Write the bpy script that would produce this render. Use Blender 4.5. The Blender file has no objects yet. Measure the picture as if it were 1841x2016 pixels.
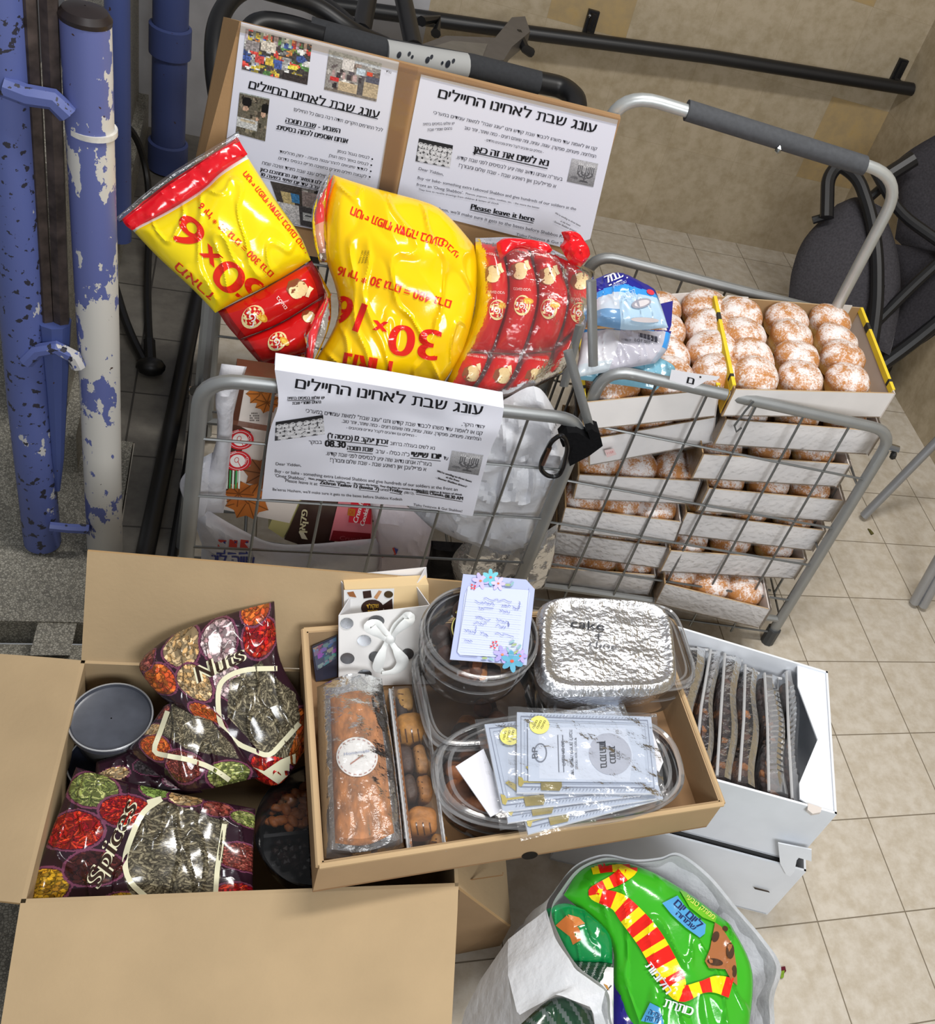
import bpy, bmesh, math, random
import numpy as np
from mathutils import Vector, Matrix, noise
from mathutils.bvhtree import BVHTree
SC = bpy.context.scene
COL = SC.collection
random.seed(7)
# ------------------------------------------------------------------ camera, world, lights, exposure
CAM = Vector((-1.0721, -2.2309, 1.6726))
RX = Vector((0.908963, -0.240740, 0.340338)); UX = Vector((-0.066774, 0.721780, 0.688894)); FX = Vector((0.411493, 0.648905, -0.639997))
FPX, CX, CY = 2015.76, 1344.0, 1008.0
cd = bpy.data.cameras.new('camera'); cam = bpy.data.objects.new('camera', cd); COL.objects.link(cam)
cam.matrix_world = Matrix(((RX.x, UX.x, -FX.x, CAM.x), (RX.y, UX.y, -FX.y, CAM.y), (RX.z, UX.z, -FX.z, CAM.z), (0, 0, 0, 1)))
cd.sensor_fit = 'VERTICAL'; cd.sensor_height = 24.0; cd.lens = 24.0*FPX/2016.0
cd.shift_x = -(CX-1841/2)/2016.0; cd.clip_start = 0.05
SC.camera = cam
SC.view_settings.view_transform = 'Standard'; SC.view_settings.look = 'None'
SC.view_settings.exposure = 0.0; SC.view_settings.gamma = 1.0; SC.view_settings.use_curve_mapping = False
W = bpy.data.worlds.new('world'); SC.world = W; W.use_nodes = True
W.node_tree.nodes['Background'].inputs[0].default_value = (0.93, 0.96, 1.0, 1); W.node_tree.nodes['Background'].inputs[1].default_value = 0.24
def area(name, loc, target, sx, sy, power, col=(1, 0.97, 0.93)):
    l = bpy.data.lights.new(name, 'AREA'); l.shape = 'RECTANGLE'; l.size = sx; l.size_y = sy; l.energy = power; l.color = col
    o = bpy.data.objects.new(name, l); COL.objects.link(o); o.location = loc
    o.rotation_euler = (Vector(target)-Vector(loc)).to_track_quat('-Z', 'Y').to_euler()
    return o
area('ceiling_tube_light', (-0.35, -1.10, 2.75), (-0.35, -1.25, 0), 1.3, 0.22, 43)
area('front_fill_light', (-0.55, -3.2, 1.95), (-0.45, -0.8, 0.4), 0.9, 0.6, 37, (0.96, 0.98, 1))  # added fill lamp behind the camera, brightens the upright fronts
# ------------------------------------------------------------------ geometry helpers
def lin(c):
    return tuple(((x/255.0)/12.92 if x/255.0 <= 0.04045 else ((x/255.0+0.055)/1.055)**2.4) for x in c[:3])
def on_height(x, y, z=0.0):                       # the point of the photo's pixel (x, y) that lies at height z
    d = FX+RX*((x-CX)/FPX)-UX*((y-CY)/FPX); return CAM+d*((z-CAM.z)/d.z)
def on_plane(x, y, p, n):                         # ... on a plane through p with normal n
    d = FX+RX*((x-CX)/FPX)-UX*((y-CY)/FPX); n = Vector(n); return CAM+d*((Vector(p)-CAM).dot(n)/d.dot(n))
def ray(x, y):
    return (FX+RX*((x-CX)/FPX)-UX*((y-CY)/FPX)).normalized()
H = on_height
MATS = {}
def mat(name, rough=0.5, metal=0.0, spec=0.5, vary=None, bump=None, coat=0.0, fixed=None, translucent=0.0, stretch=(1, 1, 1)):
    if name in MATS: return MATS[name]
    m = bpy.data.materials.new(name); m.use_nodes = True; nt = m.node_tree; N = nt.nodes; L = nt.links
    b = N['Principled BSDF']; b.inputs['Roughness'].default_value = rough; b.inputs['Metallic'].default_value = metal
    b.inputs['Specular IOR Level'].default_value = spec; b.inputs['Coat Weight'].default_value = coat
    if coat: b.inputs['Coat Roughness'].default_value = 0.08
    if fixed: src = N.new('ShaderNodeRGB'); src.outputs[0].default_value = (*lin(fixed), 1); out = src.outputs[0]
    else: src = N.new('ShaderNodeAttribute'); src.attribute_name = 'Col'; out = src.outputs['Color']
    co = N.new('ShaderNodeTexCoord'); mp = N.new('ShaderNodeMapping'); mp.inputs['Scale'].default_value = stretch; L.new(co.outputs['Object'], mp.inputs[0])
    if vary:
        nz = N.new('ShaderNodeTexNoise'); nz.inputs['Scale'].default_value = vary[0]; nz.inputs['Detail'].default_value = 6; L.new(mp.outputs[0], nz.inputs['Vector'])
        mr = N.new('ShaderNodeMapRange'); mr.inputs[1].default_value = 0.3; mr.inputs[2].default_value = 0.7; mr.inputs[3].default_value = 1-vary[1]; mr.inputs[4].default_value = 1+vary[1]; L.new(nz.outputs[0], mr.inputs[0])
        vm = N.new('ShaderNodeVectorMath'); vm.operation = 'SCALE'; L.new(out, vm.inputs[0]); L.new(mr.outputs[0], vm.inputs['Scale']); out = vm.outputs[0]
    L.new(out, b.inputs['Base Color'])
    if bump:
        nb = N.new('ShaderNodeTexNoise'); nb.inputs['Scale'].default_value = bump[0]; nb.inputs['Detail'].default_value = 5; L.new(mp.outputs[0], nb.inputs['Vector'])
        bp = N.new('ShaderNodeBump'); bp.inputs['Strength'].default_value = bump[1]; bp.inputs['Distance'].default_value = bump[2] if len(bump) > 2 else 0.005
        L.new(nb.outputs[0], bp.inputs['Height']); L.new(bp.outputs[0], b.inputs['Normal'])
    if translucent:
        tr = N.new('ShaderNodeBsdfTranslucent'); L.new(out, tr.inputs[0]); mx = N.new('ShaderNodeMixShader'); mx.inputs[0].default_value = translucent
        L.new(b.outputs[0], mx.inputs[1]); L.new(tr.outputs[0], mx.inputs[2]); L.new(mx.outputs[0], N['Material Output'].inputs[0])
    MATS[name] = m; return m
def clear(name, tint=(1, 1, 1), body=0.06, rough=0.08, bump=None):    # thin clear plastic film: see-through with a glossy skin
    if name in MATS: return MATS[name]
    m = bpy.data.materials.new(name); m.use_nodes = True; nt = m.node_tree; N = nt.nodes; L = nt.links; N.remove(N['Principled BSDF'])
    t = N.new('ShaderNodeBsdfTransparent'); t.inputs[0].default_value = (*tint, 1)
    d = N.new('ShaderNodeBsdfDiffuse'); d.inputs[0].default_value = (0.85, 0.86, 0.88, 1)
    g = N.new('ShaderNodeBsdfGlossy'); g.inputs['Roughness'].default_value = rough
    f = N.new('ShaderNodeFresnel'); f.inputs[0].default_value = 1.45
    m1 = N.new('ShaderNodeMixShader'); m1.inputs[0].default_value = body; L.new(t.outputs[0], m1.inputs[1]); L.new(d.outputs[0], m1.inputs[2])
    m2 = N.new('ShaderNodeMixShader'); L.new(f.outputs[0], m2.inputs[0]); L.new(m1.outputs[0], m2.inputs[1]); L.new(g.outputs[0], m2.inputs[2])
    if bump:
        co = N.new('ShaderNodeTexCoord'); nb = N.new('ShaderNodeTexNoise'); nb.inputs['Scale'].default_value = bump[0]; nb.inputs['Detail'].default_value = 4; L.new(co.outputs['Object'], nb.inputs['Vector'])
        bp = N.new('ShaderNodeBump'); bp.inputs['Strength'].default_value = bump[1]; bp.inputs['Distance'].default_value = 0.004; L.new(nb.outputs[0], bp.inputs['Height'])
        L.new(bp.outputs[0], g.inputs['Normal']); L.new(bp.outputs[0], f.inputs['Normal'])
    L.new(m2.outputs[0], N['Material Output'].inputs[0]); MATS[name] = m; return m
PAPER = mat('printed_paper', 0.75, spec=0.2); INK = mat('printing_ink', 0.6, spec=0.25)
FILM = mat('glossy_printed_film', 0.16, spec=0.6, bump=(55, 0.12, 0.004)); CARD = mat('corrugated_cardboard', 0.85, spec=0.15, vary=(9, 0.07), bump=(160, 0.12, 0.002))
WCARD = mat('white_card', 0.8, spec=0.15, vary=(14, 0.04)); STEEL = mat('grey_painted_steel', 0.38, metal=0.55, vary=(30, 0.05))
WIRE = mat('galvanised_wire', 0.35, metal=0.8); BLACKP = mat('black_plastic', 0.42, vary=(40, 0.1)); FABRIC = mat('woven_fabric', 0.95, spec=0.1, vary=(160, 0.22), bump=(300, 0.3, 0.002))
CHROME = mat('chrome', 0.15, metal=1.0); CLEAR = clear('clear_plastic', body=0.025); WRAP = clear('cling_wrap', body=0.035, rough=0.12, bump=(70, 0.7)); FROST = clear('frosted_plastic_lid', body=0.35, rough=0.25)
WBAG = mat('white_carrier_plastic', 0.38, spec=0.4, translucent=0.3, vary=(14, 0.04), bump=(44, 0.6, 0.006)); FOODM = mat('baked_crust', 0.55, vary=(70, 0.35), bump=(90, 0.6, 0.003)); GLOSSP = mat('glossy_plastic', 0.2, spec=0.6)
FOIL = mat('crumpled_foil', 0.26, metal=1.0, bump=(150, 0.55, 0.004))
class MB:
    def __init__(s): s.v = []; s.f = []; s.c = []; s.m = []; s.mats = []
    def mi(s, m):
        if m not in s.mats: s.mats.append(m)
        return s.mats.index(m)
    def add(s, V, F, col, m, cols=None):
        o = len(s.v); s.v.extend([tuple(v) for v in V]); k = s.mi(m); c = lin(col) if col is not None else None
        for i, f in enumerate(F):
            s.f.append(tuple(a+o for a in f)); s.m.append(k); s.c.append(cols[i] if cols is not None else c)
    def build(s, name, parent=None, smooth=35, origin=None):
        me = bpy.data.meshes.new(name); P = parent
        off = Vector((0, 0, 0))
        while P is not None: off += P.location; P = P.parent
        if parent is None:
            if origin is None:
                a = np.array(s.v); lo, hi = a.min(0), a.max(0); origin = ((lo[0]+hi[0])/2, (lo[1]+hi[1])/2, lo[2])
            off = Vector(origin)
        a = np.array(s.v, dtype=float)-np.array(off)
        me.from_pydata(a.tolist(), [], s.f)
        for m in s.mats: me.materials.append(m)
        me.polygons.foreach_set('material_index', np.array(s.m, dtype=np.int32))
        ca = me.color_attributes.new('Col', 'FLOAT_COLOR', 'CORNER')
        lt = np.array([len(f) for f in s.f]); cc = np.repeat(np.array([(*c, 1.0) for c in s.c], dtype=np.float32), lt, axis=0)
        ca.data.foreach_set('color', cc.ravel())
        if smooth:
            me.polygons.foreach_set('use_smooth', np.ones(len(s.f), dtype=bool))
            me.set_sharp_from_angle(angle=math.radians(smooth))
        me.update()
        o = bpy.data.objects.new(name, me); COL.objects.link(o)
        if parent is not None: o.parent = parent
        else: o.location = off
        return o
    def bvh(s): return BVHTree.FromPolygons([Vector(v) for v in s.v], s.f)
def tag(o, label=None, cat=None, group=None, kind=None):
    if label: o['label'] = label
    if cat: o['category'] = cat
    if group: o['group'] = group
    if kind: o['kind'] = kind
    return o
def thing(name, label, cat, loc, group=None):
    o = bpy.data.objects.new(name, None); o.empty_display_size = 0.05; COL.objects.link(o); o.location = loc
    return tag(o, label, cat, group)
def copy_tree(o, parent=None):
    c = o.copy(); COL.objects.link(c)
    if parent is not None: c.parent = parent
    for ch in list(o.children): copy_tree(ch, c)
    return c
def hexa(mb, P, col, m):                          # P: four bottom corners, four top corners, both counter-clockwise from above
    mb.add(P, [(3, 2, 1, 0), (4, 5, 6, 7), (0, 1, 5, 4), (1, 2, 6, 5), (2, 3, 7, 6), (3, 0, 4, 7)], col, m)
def box(mb, lo, hi, col, m):
    (a, b, c), (d, e, f) = lo, hi
    hexa(mb, [(a, b, c), (d, b, c), (d, e, c), (a, e, c), (a, b, f), (d, b, f), (d, e, f), (a, e, f)], col, m)
def slab(mb, quad, t, col, m, edge=None):         # a quad given thickness t, away from its normal
    q = [Vector(p) for p in quad]; n = (q[1]-q[0]).cross(q[-1]-q[0]).normalized()*t; k = len(q)
    V = q+[p-n for p in q]; mb.add(V, [tuple(range(k)), tuple(reversed(range(k, 2*k)))], col, m)
    mb.add(V, [(i, i+k, (i+1) % k+k, (i+1) % k) for i in range(k)], edge or col, m)
def fillet(pts, r, n=6, closed=False):
    P = [Vector(p) for p in pts]; out = []
    for i, p in enumerate(P):
        if not closed and i in (0, len(P)-1): out.append(p); continue
        a = P[i-1]-p; b = P[(i+1) % len(P)]-p; rr = min(r, a.length*0.49, b.length*0.49)
        s, e = p+a.normalized()*rr, p+b.normalized()*rr
        for k in range(n+1):
            t = k/n; out.append(s*(1-t)**2+p*(2*t*(1-t))+e*t*t)
    return out
def tube(mb, pts, r, col, m, n=8, closed=False, taper=None, flat=1.0, up=None):
    P = [Vector(p) for p in pts]; k = len(P); V = []; F = []; pu = None
    for i, p in enumerate(P):
        if closed: t = (P[(i+1) % k]-P[i-1]).normalized()
        else: t = (P[min(i+1, k-1)]-P[max(i-1, 0)]).normalized()
        if pu is None:
            u = Vector(up) if up else (Vector((0, 0, 1)) if abs(t.z) < 0.9 else Vector((1, 0, 0)))
        else: u = pu
        u = (u-t*u.dot(t)).normalized(); pu = u; w = t.cross(u); rr = r if taper is None else r*taper(i/(k-1))
        for j in range(n):
            a = 2*math.pi*(j+0.5)/n; V.append(p+u*(math.cos(a)*rr)+w*(math.sin(a)*rr*flat))
    for i in range(k if closed else k-1):
        for j in range(n):
            a, b = i*n+j, i*n+(j+1) % n; c, d = ((i+1) % k)*n+(j+1) % n, ((i+1) % k)*n+j; F.append((a, b, c, d))
    if not closed: F += [tuple(reversed(range(n))), tuple(range((k-1)*n, k*n))]
    mb.add(V, F, col, m)
def lathe(mb, prof, c, col, m, n=48, sx=1.0, sy=1.0, power=2.0, rot=0.0, capb=False, capt=False, tilt=None):
    V = []; F = []; c = Vector(c)
    for r, z in prof:
        for j in range(n):
            a = 2*math.pi*j/n; x, y = math.cos(a), math.sin(a); e = 2.0/power
            x, y = math.copysign(abs(x)**e, x)*r*sx, math.copysign(abs(y)**e, y)*r*sy
            v = Vector((x*math.cos(rot)-y*math.sin(rot), x*math.sin(rot)+y*math.cos(rot), z))
            V.append(c+(tilt @ v if tilt else v))
    k = len(prof)
    for i in range(k-1):
        for j in range(n): F.append((i*n+j, i*n+(j+1) % n, (i+1)*n+(j+1) % n, (i+1)*n+j))
    if capb: F.append(tuple(reversed(range(n))))
    if capt: F.append(tuple(range((k-1)*n, k*n)))
    mb.add(V, F, col, m)
def blob(mb, c, r, col, m, sub=2, amp=0.12, freq=8.0, rot=None, cols=None, sq=1.0):
    bm = bmesh.new(); bmesh.ops.create_icosphere(bm, subdivisions=sub, radius=1.0); c = Vector(c); R = Vector(r); V = []
    for v in bm.verts:
        p = Vector([math.copysign(abs(a)**sq, a) for a in v.co]) if sq != 1 else v.co.copy(); d = 1+amp*noise.noise(p*1.3+c*freq*3); q = Vector((p.x*R.x, p.y*R.y, p.z*R.z))*d
        V.append(c+(rot @ q if rot else q))
    F = [tuple(v.index for v in f.verts) for f in bm.faces]; bm.free(); mb.add(V, F, col, m, cols)
def grid(mb, fn, nu, nv, colfn, m, closed_u=False):
    V = [fn(i/nu, j/nv) for j in range(nv+1) for i in range(nu+1)]; F = []; C = []
    for j in range(nv):
        for i in range(nu):
            a = j*(nu+1)+i; F.append((a, a+1, a+nu+2, a+nu+1)); C.append(lin(colfn((i+0.5)/nu, (j+0.5)/nv)))
    mb.add(V, F, None, m, C)
def poly_at(pl, t):                               # point at fraction t along a polyline
    P = [Vector(p) for p in pl]; L = [(P[i+1]-P[i]).length for i in range(len(P)-1)]; s = t*sum(L)
    for i, l in enumerate(L):
        if s <= l or i == len(L)-1: return P[i].lerp(P[i+1], min(1, s/l if l else 0))
        s -= l
def smooth_line(P, n=6):                          # a rounded line through the given points
    P = [Vector(p) for p in P]
    if len(P) < 3: return P
    Q = [P[0]*2-P[1]]+P+[P[-1]*2-P[-2]]; out = []
    for i in range(1, len(Q)-2):
        a, b, c, d = Q[i-1:i+3]
        for k in range(n): f = k/n; out.append(.5*((2*b)+(c-a)*f+(2*a-5*b+4*c-d)*f*f+(3*b-a-3*c+d)*f**3))
    return out+[P[-1]]
def coons(top, right, bottom, left):              # top and bottom run left to right, left and right run top to bottom
    top, right, bottom, left = [smooth_line(q) for q in (top, right, bottom, left)]
    a, b, c, d = Vector(top[0]), Vector(top[-1]), Vector(bottom[0]), Vector(bottom[-1])
    def f(u, v):
        return poly_at(top, u)*(1-v)+poly_at(bottom, u)*v+poly_at(left, v)*(1-u)+poly_at(right, v)*u-(a*(1-u)*(1-v)+b*u*(1-v)+c*(1-u)*v+d*u*v)
    return f
def crumple(p, s, amp):
    a = noise.noise(p*s); b = noise.noise(p*s*2.3+Vector((7, 3, 1))); c = noise.noise(Vector((p.x*s*3.1+p.z*s, p.y*s, p.z*s*1.6))); return amp*((1-abs(a)*2.4)*0.6+b*0.4+max(0, 1-abs(c)*7)*.38)
def pillow(mb, outline, place, nrm, bulge, nu, nv, colfn, m, wr=0.006, ws=9.0, back=0.5, backcol=(200, 200, 200), edge=0.35, shape=None):
    f = coons(*outline); n = Vector(nrm).normalized()
    cache = {}
    def base(u, v):
        k = (round(u, 5), round(v, 5))
        if k not in cache: q = f(u, v); cache[k] = place(q.x, q.y)
        return cache[k]
    def h(u, v):
        e = (max(0, 4*u*(1-u))**edge)*(max(0, 4*v*(1-v))**edge)
        return e*(shape(u, v) if shape else 1.0), min(1, 12*min(u, 1-u, v, 1-v))
    def front(u, v):
        p = base(u, v); e, k = h(u, v); return p+n*(bulge*e+crumple(p, ws, wr)*k)
    def rear(u, v):
        p = base(u, v); e, k = h(u, v); return p-n*(bulge*back*e)
    grid(mb, front, nu, nv, colfn, m)
    fr = MB(); grid(fr, rear, max(6, nu//6), max(6, nv//6), lambda u, v: backcol, m); fr.f = [tuple(reversed(q)) for q in fr.f]
    o = len(mb.v); mb.v.extend(fr.v); k = mb.mi(m)
    for q, c in zip(fr.f, fr.c): mb.f.append(tuple(a+o for a in q)); mb.m.append(k); mb.c.append(c)
def V2(*a): return [Vector((x, y, 0)) for x, y in a]
# ------------------------------------------------------------------ printing: flat artwork laid onto the real surface it belongs to
def skin_plane(p, n, eps=0.0006):
    n = Vector(n).normalized(); n = n if n.dot(CAM-Vector(p)) > 0 else -n
    return lambda x, y: on_plane(x, y, p, n)+n*eps
def skin_mesh(mb, eps=0.0012):
    b = mb.bvh()
    def s(x, y):
        loc, n, i, d = b.ray_cast(CAM, ray(x, y))
        if loc is None: return None
        return loc-ray(x, y)*eps*2.0
    return s
def cut(bm, step):
    xs = [v.co.x for v in bm.verts]; ys = [v.co.y for v in bm.verts]
    for ax, lo, hi in ((0, min(xs), max(xs)), (1, min(ys), max(ys))):
        t = lo+step
        while t < hi:
            co = Vector((0, 0, 0)); no = Vector((0, 0, 0)); co[ax] = t; no[ax] = 1
            bmesh.ops.bisect_plane(bm, geom=bm.verts[:]+bm.edges[:]+bm.faces[:], plane_co=co, plane_no=no); t += step
def lay(mb, bm, skin, col, m):
    V = []; bad = set(); bm.verts.index_update(); mb.layer = getattr(mb, 'layer', 0)+1; lift = min(mb.layer, 60)*.00005
    for v in bm.verts:
        p = skin(v.co.x, v.co.y)
        if p is None: bad.add(v.index); p = Vector((0, 0, 0))
        else: p = p+(CAM-p).normalized()*lift
        V.append(p)
    F = []
    for f in bm.faces:
        ids = [v.index for v in f.verts]
        if any(i in bad for i in ids): continue
        a, b, c = (f.verts[k].co for k in range(3))
        if len(ids) > 2: F.append(tuple(ids))
    bm.free()
    if F:
        used = sorted({i for f in F for i in f}); mp = {i: k for k, i in enumerate(used)}
        mb.add([V[i] for i in used], [tuple(mp[i] for i in f) for f in F], col, m)
def poly(mb, skin, pts, col, m=None, step=None):
    bm = bmesh.new(); vs = [bm.verts.new((x, y, 0)) for x, y in pts]; f = bm.faces.new(vs); f.normal_update()
    if f.normal.z > 0: f.normal_flip()
    if len(pts) > 4 or step: bmesh.ops.triangulate(bm, faces=bm.faces[:])
    if step: cut(bm, step)
    lay(mb, bm, skin, col, m or INK)
def ell(cx, cy, rx, ry, rot=0.0, n=24, a0=0, a1=360):
    r = math.radians(rot); o = []
    for i in range(n+(0 if a1-a0 == 360 else 1)):
        a = math.radians(a0+(a1-a0)*i/n); x, y = math.cos(a)*rx, math.sin(a)*ry
        o.append((cx+x*math.cos(r)-y*math.sin(r), cy+x*math.sin(r)+y*math.cos(r)))
    return o
def stroke(mb, skin, pts, w, col, m=None, closed=False):
    P = [Vector((x, y)) for x, y in pts]
    if m is FILM and not closed and len(P) > 2: P = [v.to_2d() for v in smooth_line([p.to_3d() for p in P], 3)]
    if m is FILM: P = [P[i].lerp(P[i+1], q/max(1, int((P[i+1]-P[i]).length/7))) for i in range(len(P)-1) for q in range(max(1, int((P[i+1]-P[i]).length/7)))]+[P[-1]]
    k = len(P); Lf = []; Rt = []
    for i in range(k):
        t = (P[(i+1) % k]-P[i-1]) if closed else (P[min(i+1, k-1)]-P[max(i-1, 0)]); t.normalize(); n = Vector((-t.y, t.x))*w/2; Lf.append(P[i]+n); Rt.append(P[i]-n)
    bm = bmesh.new(); a = [bm.verts.new((*p, 0)) for p in Lf]; b = [bm.verts.new((*p, 0)) for p in Rt]
    for i in range(k if closed else k-1): bm.faces.new((a[i], a[(i+1) % k], b[(i+1) % k], b[i]))
    lay(mb, bm, skin, col, m or INK)
def heb(s):
    import re
    r = s[::-1]; r = re.sub(r'[0-9A-Za-z.:]+', lambda q: q.group(0)[::-1], r)
    return r.translate(str.maketrans('()', ')('))
_tc = bpy.data.curves.new('lettering', 'FONT'); _to = bpy.data.objects.new('lettering', _tc); COL.objects.link(_to)
_tcache = {}
OWN = {'ת': [[(.0, .52), (.44, .52), (.44, .59), (.0, .59)], [(.42, 0), (.50, 0), (.50, .47), (.47, .56), (.42, .59)], [(.11, .12), (.18, .12), (.18, .55), (.11, .55)], [(0, 0), (.08, 0), (.16, .05), (.18, .13), (.11, .13), (.07, .075), (0, .07)]],
       'ש': [[(0, .59), (.08, .59), (.13, .08), (.05, 0)], [(.05, 0), (.34, 0), (.34, .075), (.06, .075)], [(.34, 0), (.46, .08), (.52, .24), (.56, .59), (.48, .59), (.45, .27), (.40, .13), (.33, .075)], [(.26, .59), (.34, .59), (.31, .36), (.25, .26), (.09, .20), (.095, .27), (.19, .31), (.24, .39)]],
       'ע': [[(.42, .59), (.50, .59), (.46, .28), (.36, .09), (.31, .15), (.38, .29)], [(.36, .09), (.20, 0), (0, 0), (0, .075), (.18, .075), (.31, .15)], [(.03, .59), (.11, .59), (.26, .08), (.18, .06)]]}
def glyph_mesh(ch):
    if ch in OWN:
        bm = bmesh.new()
        for P in OWN[ch]: bm.faces.new([bm.verts.new((x, y, 0)) for x, y in P])
        bmesh.ops.triangulate(bm, faces=bm.faces[:]); me = bpy.data.meshes.new('letter'); bm.to_mesh(me); bm.free(); return me
    _tc.body = ch; dg = bpy.context.evaluated_depsgraph_get(); dg.update(); return bpy.data.meshes.new_from_object(_to.evaluated_get(dg))
def glyphs(s):
    if s in _tcache: return _tcache[s]
    if not any('\u0590' <= ch <= '\u05ff' for ch in s): _tcache[s] = glyph_mesh(s); return _tcache[s]
    bm = bmesh.new(); pen = 0.0
    for ch in s:
        if ch == ' ': pen += .27; continue
        k = ('one', ch)
        if k not in _tcache: _tcache[k] = glyph_mesh(ch)
        me = _tcache[k]
        if not len(me.vertices): continue
        x0 = min(v.co.x for v in me.vertices); x1 = max(v.co.x for v in me.vertices); n = len(bm.verts); bm.from_mesh(me); bm.verts.ensure_lookup_table()
        for v in bm.verts[n:]: v.co.x += pen-x0
        pen += x1-x0+.085
    me = bpy.data.meshes.new('line'); bm.to_mesh(me); bm.free(); _tcache[s] = me; return me
def text(mb, skin, s, p0, p1, h, col=(25, 25, 30), m=None, step=None, shear=0.0, bold=0.0, hscale=None, arc=0.0):
    if any('\u0590' <= ch <= '\u05ff' for ch in s): s = heb(s)
    me = glyphs(s)
    if len(me.vertices) == 0: return
    a = np.empty(len(me.vertices)*3); me.vertices.foreach_get('co', a); a = a.reshape(-1, 3); x0, x1 = a[:, 0].min(), a[:, 0].max(); yh = 0.62 if hscale is None else hscale
    d = Vector(p1)-Vector(p0); w = d.length; d.normalize(); u = Vector((d.y, -d.x))
    for ox in ((0,) if not bold else (-bold, bold)):
        bm = bmesh.new(); bm.from_mesh(me)
        for v in bm.verts:
            x = (v.co.x-x0)/(x1-x0); y = v.co.y/yh*h; q = Vector(p0)+d*(x*w+ox+shear*y)+u*(y+arc*4*x*(1-x)); v.co = (q.x, q.y, 0)
        for f in bm.faces: f.normal_update()
        if step: cut(bm, step)
        lay(mb, bm, skin, col, m or INK)
def underline(mb, skin, p0, p1, w=2.0, col=(25, 25, 30)): stroke(mb, skin, [p0, p1], w, col)
class Canvas:                                     # a small painter whose cells become the colours of a surface's faces
    def __init__(s, w, h, col): s.a = np.zeros((h, w, 3)); s.a[:] = col; s.w, s.h = w, h; s.X, s.Y = np.meshgrid((np.arange(w)+0.5)/w, (np.arange(h)+0.5)/h)
    def ellipse(s, cx, cy, rx, ry, col, rot=0.0, mask=None):
        x0, x1 = max(0, int((cx-max(rx, ry))*s.w)-1), min(s.w, int((cx+max(rx, ry))*s.w)+2); y0, y1 = max(0, int((cy-max(rx, ry))*s.h)-1), min(s.h, int((cy+max(rx, ry))*s.h)+2)
        if x1 <= x0 or y1 <= y0: return
        X, Y = s.X[y0:y1, x0:x1]-cx, s.Y[y0:y1, x0:x1]-cy; c, n = math.cos(rot), math.sin(rot)
        k = ((X*c+Y*n)/rx)**2+((-X*n+Y*c)/ry)**2 <= 1
        if mask is not None: k &= mask[y0:y1, x0:x1]
        s.a[y0:y1, x0:x1][k] = col
    def rect(s, x0, y0, x1, y1, col): s.a[(s.X >= x0) & (s.X < x1) & (s.Y >= y0) & (s.Y < y1)] = col
    def grain(s, amt, rng):
        s.a *= 1+amt*(rng.random((s.h, s.w, 1))-0.5)*2
    def at(s, u, v): return tuple(np.clip(s.a[min(s.h-1, int(v*s.h)), min(s.w-1, int(u*s.w))], 0, 255))
def picture(mb, skin, quad, cv, m=None):          # a printed picture: quad tl, tr, br, bl in the photo's pixels
    tl, tr, br, bl = [Vector(p) for p in quad]; V = []; F = []; C = []
    for j in range(cv.h+1):
        for i in range(cv.w+1):
            u, v = i/cv.w, j/cv.h; q = tl*(1-u)*(1-v)+tr*u*(1-v)+br*u*v+bl*(1-u)*v; V.append(skin(q.x, q.y))
    for j in range(cv.h):
        for i in range(cv.w):
            a = j*(cv.w+1)+i; F.append((a, a+cv.w+1, a+cv.w+2, a+1)); C.append(lin(np.clip(cv.a[j, i], 0, 255)))
    mb.add(V, F, None, m or INK, C)
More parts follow.
